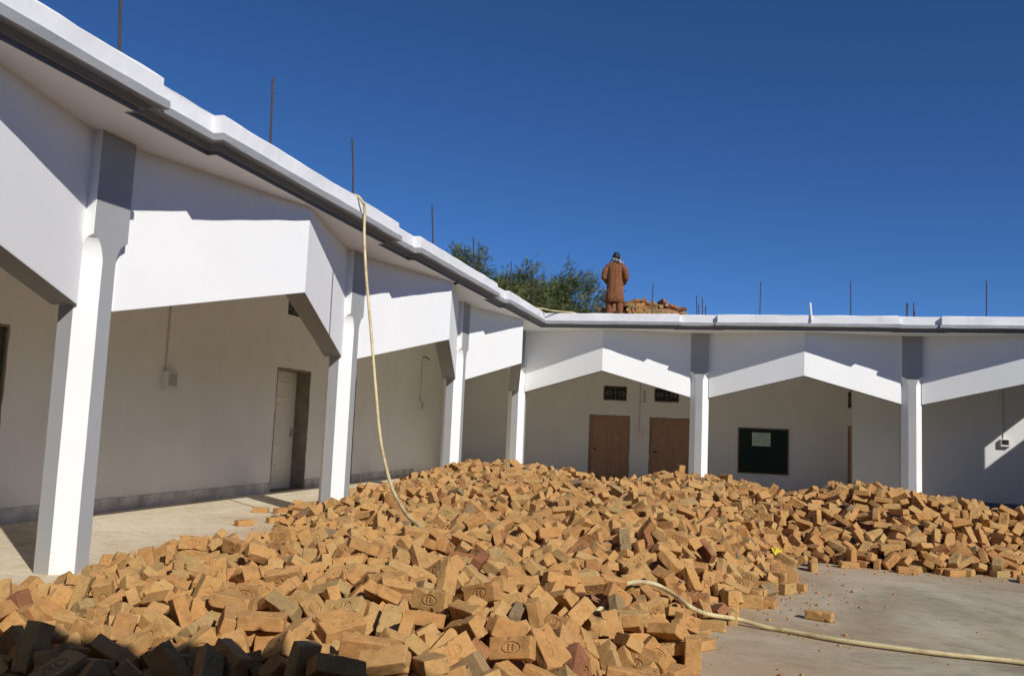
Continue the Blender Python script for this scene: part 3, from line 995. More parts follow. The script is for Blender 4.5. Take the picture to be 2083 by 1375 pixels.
# ============================================================ the brick heaps
# where the settled bricks lie: x and y in 2 mm steps, height in mm, and the turn of each brick; the ones that show largest come first
N_ROOF, N_SINGLE = 59, 300
REST = np.array([
2648,10580,4700,3557571309,2841,10576,4658,3412298153,3249,10582,4544,2557443557,2992,10676,4746,2060405741,2542,10604,4659,4523413010,2380,10701,4659,2920530794,2970,10589,4618,3474790605,2411,10536,4484,1676422922,2334,10521,4491,4295294676,3038,10600,4626,2580186536,3113,10693,4640,1375342886,2785,10666,4738,2622584959,3293,10561,4405,1938645250,3187,10430,4401,4891629440,3178,10596,4589,6567590544,2726,10742,4781,3588015598,2727,10840,4709,3480841343,2869,10624,4678,3579645047,2558,10693,4628,2754802759,2365,10454,4389,2763447205,2504,10635,4520,2304105744,2977,10824,4622,2479905372,3051,10860,4642,2209323909,2472,10623,4580,2292954390,
2763,10402,4394,4334248500,2638,10877,4695,6571337649,2461,10449,4385,3817422410,2598,10805,4693,3807842513,2665,10623,4739,2652378579,2856,10943,4646,1407468748,2209,10831,4589,3152817149,2828,10381,4403,2629955722,3096,10877,4629,2260805109,2957,10904,4654,3647570388,3056,10661,4674,3373876165,2992,11064,4537,1809108746,3045,10981,4602,7475970272,2872,10838,4643,1619427135,3192,10778,4554,4561778620,2268,10829,4597,3287780071,2868,10740,4667,4089119622,2810,10840,4681,3380846290,2521,10980,4586,5602350261,2540,10925,4637,4055385365,3101,11008,4558,2510112724,2519,10849,4588,4634178373,2485,10814,4576,4789314100,2693,10935,4716,3492495476,
2925,10705,4660,3212836147,3070,10935,4667,3537410331,2383,10712,4566,1578325609,2729,10860,4770,3443687353,2831,10388,4316,3756286476,3323,10680,4382,1320436933,3010,10274,4249,1553004553,2494,10402,4337,4091582241,2516,10698,4617,3852785585,2981,10700,4628,8391497500,2471,10549,4454,2295970385,3255,1818,556,4437444288,2527,1618,548,3017576387,2858,1635,526,1949719331,3200,1698,571,1299511777,3459,2135,509,4508426105,2873,1962,595,4388515486,2641,1560,497,4075428364,3056,2022,571,1639517809,2928,1745,525,4689450069,3514,2249,456,4705770429,3123,1697,555,2650386933,3195,2274,642,4579439042,2636,1741,480,2786571378,
2922,1670,515,4784733645,3175,1893,557,3541378079,3354,1838,554,2474182579,3351,1978,532,4201529148,3425,2202,566,1913811633,3155,2513,672,1427888240,3853,2880,209,3118822822,2815,2173,567,2762450360,3002,1823,549,4609278227,3027,2349,613,3394460281,3764,2926,320,2715335491,2606,1828,478,4961510451,3330,2153,560,2877266485,3277,2472,624,4514358066,3322,2197,621,3378691139,2529,1843,499,3696950535,3131,2141,561,4912686463,2578,2065,511,2745682153,2764,1853,484,2869567827,2654,2173,572,3464424469,2778,1962,572,4801323119,2959,2236,565,1733427522,3043,1774,477,3853914585,3566,2414,315,4812880641,
2603,2544,580,2851546609,3630,2621,259,4903483198,3516,2738,460,1828556898,2653,2021,493,3698039377,2467,2327,528,3927560271,2138,2209,507,2442630933,3205,2195,576,2592613466,2903,2183,558,1687564251,2392,1720,458,1915691286,2305,2910,581,4282687322,3432,2499,501,4442942489,2591,1917,463,1830325690,2569,1997,485,1533658486,2946,1993,538,2542977624,3672,2717,323,4856543686,2723,1600,439,4377838344,3386,1987,447,1944308629,3440,2793,502,3492738149,1841,3176,532,1950619597,3707,2379,293,2981598520,3285,1928,517,3139090399,3029,2430,616,4235444815,2191,2243,476,3868828324,2930,2884,649,4769727512,
2677,2970,684,1482607713,3402,2979,565,2612701453,2836,2398,583,3574614264,2162,2070,451,4402672427,3731,2751,231,3399654256,2094,2166,454,4863808493,3790,3912,341,1570810276,2419,2193,521,2762372535,3515,2330,445,4641760190,3606,2848,340,4829710263,2470,1970,468,1429658184,3472,3130,487,3605377214,2573,2149,471,1598850223,2734,1667,464,3447829234,2574,1620,478,4663119122,3813,3255,255,4345798096,2856,1890,465,1770678220,3572,3190,416,4421808148,3664,2894,346,2657975421,2038,3164,537,2962460404,2563,2403,516,4491470005,2265,2041,413,1090503615,3470,2600,431,1741426338,2151,2026,411,3308139151,
3483,2078,390,4612653499,3684,3705,423,1684442201,2866,2521,628,3760836661,2246,2206,460,3830132247,3535,2133,366,2983635448,2091,2045,461,3095421512,3004,2098,564,4097546382,4033,4057,156,2979517516,2195,2153,450,6575435832,3959,3807,209,3941734266,3748,2845,214,1914778415,3220,1991,535,2883834564,2199,1923,414,4539801236,3804,2788,135,2500903500,2180,2406,476,4212733353,3859,3626,193,1441704129,3073,2142,527,1688523885,3552,2650,317,1384744193,3284,2715,579,4185815269,3834,4312,498,3183569166,3192,2100,554,2220272837,3534,2799,370,4796329075,2344,2583,534,1704783204,3787,2917,228,1528436555,
3889,3539,135,4516500500,2437,1889,454,1903528353,2116,3399,572,1985426548,2286,2129,431,4184867166,3334,2517,554,2669527632,2718,4200,639,1666401756,2655,3551,656,1578567701,3569,3856,486,4301396158,2898,1947,450,1719635110,2356,2107,476,5693145882,2417,1768,472,3781527433,2441,2589,539,3629717528,3648,2970,372,4318512482,1759,2399,390,1628303900,3487,3995,607,1704738119,2964,2524,628,1593469501,3850,4023,287,1829283895,3291,2893,543,3589309227,3682,3203,328,2838583729,3014,2697,586,1706640473,3512,2494,392,4904746663,3081,4281,557,4348574110,3685,3957,462,3254693408,2843,3649,586,3387531175,
2037,2883,494,3424446372,3642,2651,221,4435274299,2739,2672,579,1707437573,3838,4699,585,2964616538,2157,1885,513,4904365285,2693,2411,556,3733853626,2376,2462,557,4881650499,3386,2436,529,2188097752,2857,2349,542,1924185481,2547,1726,453,2163713199,4211,4501,153,4261739062,3247,2952,581,1699692882,2446,2137,483,8954696458,3588,3079,354,1449860275,3560,4227,678,1668187530,4842,5641,211,3792538096,3385,1847,496,3557065439,2298,2247,465,2880082466,3174,2767,593,4536717504,3398,2730,462,1782531922,3704,2699,201,4725424234,1791,2964,432,3115717828,1892,2166,473,1619619223,2887,2829,586,4347669385,
3290,2045,471,4713878346,3701,4262,597,4606573018,3103,3007,628,1278220919,2269,3395,575,1933395722,4019,4410,265,2981588365,2608,2701,568,2642677634,3897,3680,187,1639323229,3541,3230,480,3610212143,2791,3053,623,3441846387,3955,3702,153,1885182182,3342,3952,603,4521327073,3594,2432,253,1748520066,3271,2086,492,1733844403,3862,3202,135,4175500500,3379,2065,478,1389726044,3515,2624,380,4821744577,2820,3477,572,2250185872,2839,2265,564,1565714897,3323,2021,511,4120439205,2739,3278,596,4536779426,1796,2926,379,1860832378,3307,3527,537,2726304340,3674,3386,346,4644764784,3625,3712,388,4592725717,
2968,4283,540,3273469262,3534,3701,456,1471586210,3554,2838,349,4702248063,2539,2785,553,2779768404,2493,1798,427,3312599169,1978,2750,392,2798808396,4941,5938,523,4768424245,3737,4030,425,1811592653,3148,3264,544,4742539216,3187,4329,562,4271396385,2344,3882,627,1915428118,5200,5721,244,1541355870,4120,4129,135,2500963500,3444,1922,433,4204656094,3813,3787,246,1495492463,3301,3086,562,3262471453,3676,3655,295,2739387446,3684,5138,680,3381502187,4244,5350,189,2967504324,2146,2970,480,3491541152,2478,4500,618,4557600078,1795,3104,411,4564894730,5360,6090,481,1627805227,5014,5849,413,1660486689,
3431,3444,535,5766855206,3579,2197,306,1797510090,3144,2582,613,3698558581,4293,5746,221,1921597470,3034,4825,676,3564489246,3989,4224,258,4701492090,3176,2980,571,2634275357,2469,1697,476,1289476848,2592,2448,519,4567586153,4918,5558,135,4490500500,3275,2377,558,4978697531,3573,4162,568,2869319124,4115,4372,162,1732630819,3676,4102,531,2752527468,2914,1799,467,2519387660,2807,4028,549,4493567577,2615,1695,452,4646465581,4843,5710,348,2489538528,3656,4069,500,3381242276,2364,3033,546,1560810794,3970,4103,241,2409464361,5534,5905,281,1679514278,3369,2693,523,4702248378,4601,5586,135,3500409500,
3060,2269,514,1658736643,3904,4296,334,4772937610,5174,5599,135,3500327500,2926,3566,516,2871216663,2818,2754,575,2816593542,3387,2860,478,4178200437,3151,4527,639,1689127587,3623,4642,698,2653775419,3242,3919,524,4139422168,5094,6096,659,4322563238,5438,5722,135,2500723500,2450,3001,559,1494601138,4561,5835,288,2472348376,2167,2617,431,1088468568,3922,4015,235,4295703179,4519,5903,380,1605400711,2276,2419,458,4543664268,5422,6103,453,4187097545,3759,3314,288,3555923417,3793,4097,393,4582476361,4468,6184,551,1488076754,2744,4996,741,1669515653,5070,5651,254,2583338359,3789,3612,206,3188671212,
3553,3989,563,5651926426,4157,4590,223,1988397397,4381,6079,478,3346614190,3295,3891,517,4175344312,5323,5741,180,2649105528,3617,4588,654,2506370556,4458,5745,168,2700207371,4766,6159,625,4623370357,5322,6107,612,4523411624,3639,4167,604,1325704263,2661,2654,485,4735846304,3752,2582,205,4964500500,5428,5741,233,4083422442,4672,6389,862,4288352111,1903,3248,480,3757807616,2659,2878,588,4272425598,3079,2501,594,2667275573,3450,3743,522,1697326225,5254,5761,227,1564345622,1010,4903,255,3500124500,1676,3210,447,1553298547,2875,3613,500,2832729400,5139,5828,324,2737328635,5669,6446,752,2658476323,
2606,2918,557,1738177741,4212,4632,223,1001512488,1875,2482,462,3528786426,4135,6101,537,4579425061,2951,4455,625,2981464547,4625,5650,209,3966679321,4755,6334,807,3434485366,5058,5837,348,2702759575,4450,5863,304,4634728139,2587,2852,570,1907191379,1387,3277,283,4437536151,5139,5938,452,4259107644,2776,3448,594,2490989380,2899,4005,509,3135647328,4355,6397,699,3380412068,5544,6101,477,3394844355,3824,4323,407,2352359340,2687,2492,500,3652661042,1597,3087,348,2421080790,2936,4731,655,4374396449,2174,2663,459,4410597447,3048,3677,471,1708651379,3241,3416,515,2443310711,4977,6355,915,1843459661,
5442,6320,692,1721275876,4850,6030,539,3486508406,3745,4185,473,1931419176,1845,3174,425,4456557042,3222,5667,806,3281593138,5635,6404,640,1668231840,3940,4490,356,2678652273,2712,3627,600,3286622106,3391,3610,519,1622607495,5384,5841,271,2580199134,3102,2807,619,4564763421,5689,6310,542,1781451854,1842,2588,398,4894707199,3955,3981,210,4292697202,1895,4795,569,4473571221,3791,4935,634,4278333514,4905,5629,198,4804267370,4706,5938,373,2733407148,2281,3059,563,1744519194,3399,2569,509,2850502330,5460,5847,256,3422869678,3199,4477,602,3702648330,3927,4609,450,2462576149,2744,2277,538,3526175353,
3235,4547,653,3731496089,4322,5827,290,2106125601,3421,3061,439,1399296328,2418,2790,515,2647238694,3738,3724,279,1688456156,2633,4138,539,2807355791,2988,4322,581,4710505239,4384,5347,153,4827173123,3802,3114,222,4389873292,3520,3364,477,1283777333,2835,4349,581,3772200226,4958,6087,715,2505180533,5285,6237,717,4526495101,3001,5887,852,2417488496,1950,2212,438,3668654697,3035,3508,496,2299166348,4621,6135,549,1367697300,4767,6327,885,3466658364,2550,4930,689,4696578483,2807,1990,531,3412836430,3861,4101,307,1905461615,3675,2896,248,1837643644,3010,2821,590,4524245176,3479,3963,468,2685320625,
2450,2659,548,4664371443,2508,4216,567,3682706114,2723,2113,504,1664918699,4130,6374,779,1808608803,3330,3316,532,1575348053,-482,5570,273,3839161134,2557,2983,594,1541880901,2818,1729,473,1722620756,5518,6004,340,4804476354,2837,4554,603,4594480207,2266,2509,443,5635749144,2479,3066,591,4828592491,4884,5760,372,3494493011,3695,4720,607,4471918418,3404,3079,513,1885239526,4577,6197,615,3755354250,5225,6055,568,1667539940,5111,6284,783,3153463147,2544,4765,645,2939678343,2678,4876,650,1558706632,2718,2564,551,3673026394,3404,3843,533,2872843537,2535,3875,617,4068589240,5005,6321,858,4691328597,
3342,2399,522,4127201673,4824,6102,638,1379933183,3907,5688,660,3522384372,2083,4364,571,2657382562,3207,2606,599,1276709100,1377,4952,473,1664535537,2336,2275,517,4790340412,2889,3463,492,4519508113,3996,5572,410,4924169650,5252,6174,656,1822182264,2875,4803,642,4310074199,4889,6283,828,3465555462,2404,3402,579,1910751365,2430,3541,607,4285746141,2796,2893,578,4397605078,1826,2391,380,7099414124,4133,4526,206,5704726533,4152,5713,349,4320690078,4430,5841,235,3359798250,5114,6349,876,4448682288,5483,6270,634,4685046288,4760,6219,695,3487646773,4929,6230,757,4455452551,4756,5711,193,1892809619,
2065,2761,424,4354049295,2646,5170,766,4581826306,4018,5803,478,2857299472,4778,5782,300,4137371454,2184,3481,580,3662889634,3418,3691,525,3470895211,3569,3538,410,8398516054,5141,6083,567,3385250591,2964,1804,431,2486251688,2427,2049,457,4208437683,3388,4372,613,4858786516,5261,5827,291,1718376578,3951,4373,307,2516246266,3332,2827,471,1686321948,3762,5940,770,1434551698,1966,2833,403,2612618744,3055,1878,509,2862851604,4601,6496,835,1779362478,5161,6204,695,1790650410,3086,3752,431,4218051490,3332,5412,768,4589220156,3770,5814,695,4365590200,5519,6108,399,4832308201,5220,5973,387,2227892658,
3459,3670,449,2596192606,4718,5797,288,4160356350,1622,5101,545,2601853397,2437,1616,416,5760543330,3355,4221,610,4152790169,4556,6011,448,4554565423,3095,1955,464,4783606376,5531,5845,186,2822273248,4631,5975,394,4048514356,4836,6201,749,2689190286,4795,5994,430,1934491660,2524,3092,646,6453110739,4305,5378,187,1548341396,1975,3408,486,1623783158,3105,2250,538,2592915785,3443,3170,504,1742498655,4218,6122,516,4815343106,2453,2425,519,2676981559,3660,5664,725,1869518672,3666,6309,855,2656656460,4777,5657,153,4221779086,5059,5668,181,2454877343,2894,2487,533,7851537143,3764,4320,506,2433214711,
1928,4991,610,4541030508,3595,3493,358,1589637635,2788,5759,811,1627633225,2838,1829,492,2619618556,2350,2698,462,3820567371,2575,3075,622,4362318097,3170,5014,706,3774748422,4677,5735,217,3582696666,4092,5452,323,1612687441,1763,3446,479,3766513624,4248,5823,278,1504762127,5442,6496,816,4918595448,2703,1815,396,3249282198,5519,6258,504,1681600580,2768,2963,570,4895600374,3112,3146,544,2778655540,3420,5111,714,3740522664,3219,6085,847,4381632247,699,5616,255,1500500588,2365,2410,461,4225613530,3568,3592,416,3644365422,4251,4647,135,3500646500,4033,4903,299,7235952400,1891,2718,386,1531611244,
2322,3122,555,5763868704,2600,3461,583,4285587279,4424,5909,358,2869285775,2567,2335,506,3442698482,3342,3455,466,1968294596,1994,5238,695,4695609350,3055,4065,449,3451187165,3735,3158,239,4649668289,2202,5018,672,4837414091,3410,4755,650,1721546834,3953,5948,675,3437662017,4024,6497,829,2701363451,1883,2935,380,3395620280,2054,3897,566,3534169476,4184,5951,352,2172318533,1976,2444,430,1514758168,2231,5048,702,2251537839,3196,3595,502,4106817372,3203,3815,506,3407125365,5011,6014,583,3590184249,2074,4798,589,3341591447,2940,4129,427,2827673429,4310,5990,383,1422530122,5595,6464,688,3857210232,
2061,2415,468,7720468041,1087,5149,255,1500500817,1617,4666,417,3631517028,4642,6160,619,4888306269,4895,6140,651,8677640262,2149,2764,445,3610226097,2682,1875,435,2099371559,2694,3489,555,1790449837,4082,4560,216,2818664331,5196,6368,824,4916520483,1506,2850,258,1717490126,4029,6029,622,4653712530,5197,6146,615,5932750408,5262,5675,135,2500885500,3881,4545,437,3639948407,4672,5687,135,2500306500,5073,6174,703,4651647278,5309,6046,445,5907821623,2324,3260,520,3223114396,2940,4986,703,3287648053,3060,2587,573,3396051314,1999,4227,529,4511394282,2645,5014,704,1409633239,3840,5963,793,3190114560,
5761,6452,728,1684834377,818,5688,255,3500053500,3542,3429,404,2963570379,2235,2841,464,4697518051,2758,4921,640,1434762353,2810,5153,725,4529216100,3780,4446,550,4306415574,2246,4305,618,4764568475,2918,4164,496,3403411490,3151,5445,749,3667775435,3814,5461,622,4084565172,4915,5937,436,4910554637,3150,4098,493,4095673228,5570,6302,577,4443538563,2646,2501,549,7686085378,5291,6392,811,2776647687,2652,2949,548,1701237777,5017,6331,777,3696945482,5132,5639,135,4313500500,3839,3277,135,4370500500,4162,5465,216,4545154184,4701,6018,443,4598809314,5608,6114,455,3383846317,2276,5203,722,2777323598,
3030,5057,755,4123505451,3338,3781,533,3630872613,4105,4670,224,3141461101,3974,6290,803,2629427540,3461,2276,475,4662756412,4687,6179,610,2611694834,4816,5880,384,3711147365,4928,5735,244,2428864616,3423,4623,607,4684581290,3323,4696,643,3355356181,4160,4691,209,3861844156,1662,2949,277,1753686298,3035,2031,511,1638527764,4415,5959,394,1695363565,2491,3458,592,3446875201,2884,5794,797,1568645286,3012,4898,738,3135784223,3362,2294,532,4795456891,4464,6602,771,1849468654,4976,5651,135,3500353500,2692,1902,391,4232195234,1933,3188,434,6552587646,5204,5862,311,4643336843,5374,6297,705,2183877171,
1713,3174,378,1785344655,2226,2356,460,8590364191,5597,6077,371,8718541245,1580,4732,442,2926467263,1980,6563,889,1458479813,2474,3339,648,6642627032,3286,5084,683,4094283320,3957,4906,398,4775437246,4844,6442,934,1920798531,2933,4236,454,3846457088,5005,6077,626,4226598277,2063,5150,698,1755264326,2362,2145,441,4485455099,2658,2260,517,4900444428,2939,2616,588,2921396282,4084,6193,618,2686390656,2529,4694,627,4936742684,2708,2807,589,1559346221,4880,6316,913,1901825752,5274,6026,364,1917564416,3813,2979,153,1927242242,5510,5791,135,4875500500,4201,6833,794,3731754067,2275,4739,614,2704536600,
3493,4857,720,5742962584,3516,6520,793,1706732281,5134,6020,467,2966561412,4981,5750,182,1609373958,3612,3782,396,1478797349,2385,4220,573,1639728284,3317,4908,670,2844448417,3713,4772,590,3230307198,3994,4946,369,3651689381,1427,4878,409,2849525781,2056,2638,400,4928554454,2635,5354,760,3589713064,1961,5913,773,1739504831,2886,5956,829,2787495598,4583,6388,724,1601345279,4057,4227,153,5986386386,1536,4914,454,1743752478,3604,2776,252,3543349257,2271,4606,593,1657563867,2821,2471,569,1804385331,3474,6819,878,1495475334,4300,6360,596,3143258108,1901,5250,700,3310826341,2070,6175,842,3538640438,
2270,6528,823,1661461599,3298,4255,583,3798256308,4245,6156,509,1455040738,3643,3239,327,5672335773,4165,6090,399,4710256299,2614,2212,500,2544092497,2882,4322,475,4161327295,4659,6547,905,3505336081,2597,3243,602,4169498338,1755,6769,876,2894452314,2359,3982,587,3453292407,2457,5209,689,3248143309,2683,3076,571,4607356906,3871,3961,165,1410534775,3903,4659,464,4502425821,4529,5847,199,3270190588,3948,5768,579,4488697397,3343,3025,505,3412207158,3034,5345,766,1413704520,3956,4178,238,1520789290,4323,6263,538,2777132329,4527,6213,612,7141128474,4599,5698,198,1548255626,4785,5928,363,1712679713,
3484,2744,372,2730616242,2238,3583,571,3457512283,2509,1594,410,5395419138,4008,5196,354,2845266505,2956,2379,554,4967556556,2954,2997,591,1520657406,2146,3958,566,1249659060,2456,5757,808,2444907487,2670,3151,608,3669095137,4449,6314,659,5814542474,4996,5965,495,2494547696,4057,4281,153,1983377377,3668,3126,287,2933670209,4113,4479,153,4530530998,2312,4933,669,1216697086,2372,1679,405,1984492498,1764,5131,595,2696377923,2753,4227,564,2960452443,2210,3064,549,4608713630,2878,5716,742,2842611494,3399,5284,754,3622843437,3614,5296,696,1860575252,4141,6321,645,3367621057,4327,6094,409,1505656865,
4475,6438,712,2624745556,5514,5557,135,2500968500,3732,5417,589,2743756149,4575,6296,656,1584700031,4065,6373,675,1601084693,5567,6213,517,2689735761,2276,2632,514,1575440848,2496,4253,563,2926508522,3370,4844,661,3630509294,5353,6394,750,2614854368,1454,5175,449,1789316727,3441,4326,606,2612810501,5130,5750,249,5826862450,2796,1624,405,2451607860,3833,3403,135,1500500301,3404,2215,478,1382556235,3829,5768,664,3723852462,4133,6139,535,2899689126,4453,6357,658,4396477184,3322,5359,690,2921585578,4391,6328,558,2605476386,4639,5858,255,3276468192,2363,4072,571,2607034692,3626,5535,696,3508468621,
3941,6234,753,7661250831,4073,5901,481,1581440255,3723,3842,261,4114370511,3189,2257,483,1814160846,1733,2959,359,3418109370,2052,3489,527,2567513922,2392,2352,466,4140642127,2416,5646,772,3299580351,3430,6486,775,4573575223,4044,5002,310,2483474582,4667,6199,697,3739908694,2795,4268,568,4549421164,3644,3055,331,3495122192,3972,6149,706,3524796535,4246,6817,736,4245223484,4910,6523,947,4759729496,1370,4834,316,3793794737,3577,5591,707,1712058584,2356,4150,544,1741280910,2821,2593,539,2885787505,2840,5280,726,1538114714,2306,2716,477,5690569838,2800,4935,681,4941329271,3152,4890,682,2914820610,
3458,4055,580,7469130175,3890,6852,892,4370025463,4766,6376,925,3394243409,3622,2550,176,7538269142,3772,3418,208,3716459341,1383,5798,580,3236058328,2424,3898,569,1646265251,2564,4349,555,1597210631,3587,5939,743,3510651021,1894,3979,486,3463146421,2350,5006,655,1438114901,5715,6396,593,1481337558,2000,4702,551,1440210875,3343,5956,782,1741417912,4515,6493,804,1432538019,4577,5749,153,2977646646,4944,6041,556,4865668454,5402,5781,153,4468532002,3915,4875,452,4257328478,5227,6067,462,4425614735,3266,2425,520,4219598326,3913,5678,573,4716132157,4173,5636,249,3396362090,1893,2433,379,3335278795,
1991,2992,436,4100754260,3497,7375,959,3919729255,1998,3536,489,3340353302,2878,4077,491,3857372454,3010,4731,602,2402372516,3818,4955,581,2396384659,3756,4831,574,5474862345,3934,5665,475,1880633643,1929,5186,623,6758249611,2353,2084,392,2578017623,3747,5448,609,3141222267,3887,5934,665,2836503250,4115,5291,241,4787494504,5008,5912,441,1373311584,2677,5704,759,2542548248,3015,4654,574,4725527316,3067,4914,715,4912641602,3405,4001,523,4120187816,3424,4112,574,4278399431,3694,3725,347,1238747208,3563,5264,648,4677762403,3872,5631,591,2715111481,2215,5547,759,3049401472,2367,5303,716,2819184661,
2561,7364,879,3507724373,2663,7341,822,2599751493,2411,4887,610,2744158843,3187,2357,463,1102416372,3764,3992,349,2460775383,2218,4092,554,1864238669,2764,1957,489,4195608468,1849,2638,379,3686439492,2375,2872,522,2737209573,3586,4241,605,2807293731,4241,6569,707,2461086507,5442,6246,565,5785198126,2164,5041,610,1652667730,2125,5832,799,3520050369,4473,6791,817,3728760398,1314,4863,309,1301499081,2642,4795,581,2492912543,3372,2947,496,4627342114,1643,4736,442,2978341398,2500,2242,455,1822881584,2750,4154,524,4363278589,3241,3612,480,3160381460,3327,4513,596,3382493369,3389,7076,882,1602487651,
1799,5030,612,3635890663,2036,7041,938,1652553489,2359,1802,491,3591418223,3163,4693,664,1427691118,3275,4836,677,1534737856,3612,7159,907,4364452421,4113,4866,230,1819651636,3732,3045,258,3247626241,3687,4188,521,4787723488,1494,4746,348,1743450881,1803,5177,633,3439710097,2196,3869,545,2761723702,2313,3625,581,3628897323,2667,2770,560,1507358207,2923,3375,494,7557496322,3083,2397,552,4509437244,3043,4356,539,3899483889,3188,2529,540,1372480268,3471,5866,754,4572670481,3908,6718,828,1318675205,1638,5672,680,5378768067,1940,5815,720,1877434376,2239,6080,827,3390144476,2377,4338,588,5706501571,
2347,5927,802,1964584500,2849,4114,555,2679900775,3577,6061,765,1750450371,3967,4772,348,4730830590,5537,6587,765,4362532480,4495,5961,376,4415960422,1589,5037,440,2827722847,2147,5434,703,2492507889,2028,2540,437,7912561825,2099,4998,577,1364725329,2308,5240,675,3891517172,2597,3331,581,3446699023,3852,5485,551,1576351534,4194,6221,541,2580132847,3128,4188,481,4357554401,3397,4513,623,1324626298,4398,5537,153,4827173123,5266,6427,833,2904641687,2187,5141,730,1703601591,2473,3625,541,3807227485,2565,4470,558,1751378828,3266,7008,811,4409633229,3499,5505,683,2809639703,4016,5996,550,3360033661,
2552,6836,804,2898876574,2576,5209,738,4708465317,2935,2936,601,2331411395,3522,5189,660,2670839490,1423,3150,255,3500546500,4183,4732,209,1809892191,4053,5810,366,6758373277,1502,3152,321,1888436159,1734,6406,805,1775836600,2224,6734,888,4240492338,2129,7127,933,3350224260,2497,4626,590,3206166564,2736,4737,590,4679167245,2949,4005,389,1593210590,3325,3152,512,3466634175,3326,4606,625,4431237545,3468,3270,475,3281689312,3569,6757,829,4372233426,1441,5738,610,1497155824,2158,7186,935,4501735285,2264,1965,399,4138754608,2627,6798,738,2555187938,3500,4670,654,3635044327,3512,4802,666,8648868776,
4329,6920,739,1611404290,2262,2882,440,3631650170,3580,3986,479,4785433431,5529,6457,670,2634122663,3195,2884,542,6420635332,3392,7262,906,1614576267,3882,5055,529,4721348077,4838,5730,279,4007471510,1620,5169,570,3574531211,2160,6422,795,2656613890,2266,5776,748,4215604384,2298,6686,863,4971727540,2388,4833,603,1898318479,2404,3155,554,1314646226,4246,6278,563,3314713110,5487,6504,768,2709407056,3479,3336,450,1514684231,3949,4556,341,2567654470,3435,4874,619,1687155736,4957,5828,261,1742436459,2496,6151,732,3694922209,2734,4087,522,1880523766,3342,6515,783,1406884822,3609,3617,337,6904381512,
3940,5256,442,2735308368,4497,6218,511,4879346205,5056,5810,242,6763368154,1830,7092,907,3577084323,3385,5583,783,2448333545,4553,6703,842,2409097559,3360,1942,422,4531371455,3583,2581,222,4256793325,5382,6015,307,3367834671,2051,5092,579,4847878488,3647,3327,302,1240816157,4227,5195,135,4544500500,2101,3879,476,4724965422,2588,4046,521,4354664103,3855,4886,527,3506712113,4037,6225,678,4208880204,1489,5658,578,5661674336,1549,6389,719,4805751385,2353,5627,689,1653273709,2445,2891,551,4792447384,2670,4655,555,2820608334,2848,4977,664,1944296707,3092,4706,605,3653126463,5337,5967,292,3627697327,
1850,3452,491,3376766143,1806,4678,477,4308293312,2754,7135,797,2755089523,3410,6228,792,4793679641,4911,5905,378,3418783377,1546,3161,297,1585139888,2370,2955,514,8100179349,2409,4668,624,4876590478,2770,3460,509,4332595606,2745,4434,556,2930596368,3212,6777,739,2763800215,4595,6450,759,1612254343,1825,5383,656,2776337908,3051,5280,730,4559541575,3231,4996,679,4531231358,3245,3286,502,3391428089,4123,5540,279,4893595149,3245,5901,770,2743856339,3476,4261,578,3564257297,3511,7261,907,2701457396,2261,4915,573,1708059625,1970,3975,504,2476927792,5614,5954,264,2682609757,5672,6462,625,3451572447,
1386,4911,379,4371700118,1483,5781,589,3854720660,1599,4898,406,3209634693,2774,4617,551,1447650293,3082,4500,517,1462829222,3380,6733,806,2566641206,3623,5088,637,1941559468,5449,6007,312,5837857312,5586,5978,286,2749786693,1284,5059,449,2661168757,2673,4006,522,3591656330,3002,4551,588,8124471459,3133,3963,473,3544783177,3208,4217,499,1364728203,3426,5213,716,1803371595,3586,2725,227,1262562906,3630,3565,312,4567562167,5104,5963,387,4615634194,5182,6377,738,3396589028,3090,3942,422,2839336535,3273,1849,482,1370611354,3497,4573,586,4198780251,3511,5707,714,2909206566,5290,6311,751,2474635369,
1254,5104,350,1727565634,1597,5656,625,3636114296,2033,2228,443,1309604173,2115,7008,892,4608937521,2447,5316,696,4623423149,2712,5765,754,2354376904,2826,4764,599,4804194217,3049,5876,765,1635465429,3105,5741,712,1834720285,3131,6117,814,1632489245,1744,6214,785,4776393454,1972,2608,400,2661656632,2117,3118,467,6399663130,2076,3690,539,2446007594,2483,4288,566,3446392077,2471,5588,752,5678911224,3202,3359,521,5802902233,4295,6146,395,2573275874,4050,5854,436,2691392270,2533,2925,496,4798804576,3747,3733,195,1716398470,2497,2819,519,3880398177,2533,7338,829,3447387385,3369,3555,482,4547491230,
4341,5880,227,4848415370,4724,7274,564,1963643515,5308,5844,251,4831546272,5453,6130,406,4888759447,1779,4972,549,4654743796,2066,6615,831,3171374162,2582,3634,582,3367069442,3189,1759,514,2745723382,3609,6147,787,2692819649,3700,4368,566,1572378934,4096,6649,813,1375801408,5436,6398,744,8404657201,2402,6982,847,5476675376,2825,3855,527,2815224242,3088,4420,532,2708737737,4308,6628,718,2567601558,5447,5966,280,6940485730,5301,6154,521,1609612268,3661,3611,238,3486388302,4388,5792,153,2108808192,5080,5738,219,3174110467,2411,3679,536,4292367245,2481,1675,425,3703885436,2580,5133,648,1626651281,
2874,5337,728,2683890797,3276,5492,722,1737334725,3724,3456,213,4322434316,4210,6103,402,4874338192,4453,6981,779,1890425526,2262,4160,561,2555158690,2493,4135,542,4503471076,3641,6886,823,1684520723,4448,6265,576,5809275209,1749,6557,819,3844189178,2011,3360,476,3670272314,2090,5423,711,2875134547,2402,7128,847,4660622259,2499,6228,763,1634302924,1326,4797,255,1500500270,4895,7526,286,1741407597,3339,2514,475,2699710581,4583,5995,340,1542408975,5336,7534,271,3200163562,1757,4614,425,3823653787,2135,1952,379,1699317722,1774,5611,692,2781276149,1860,3090,407,2859876778,3327,3408,501,6550944534,
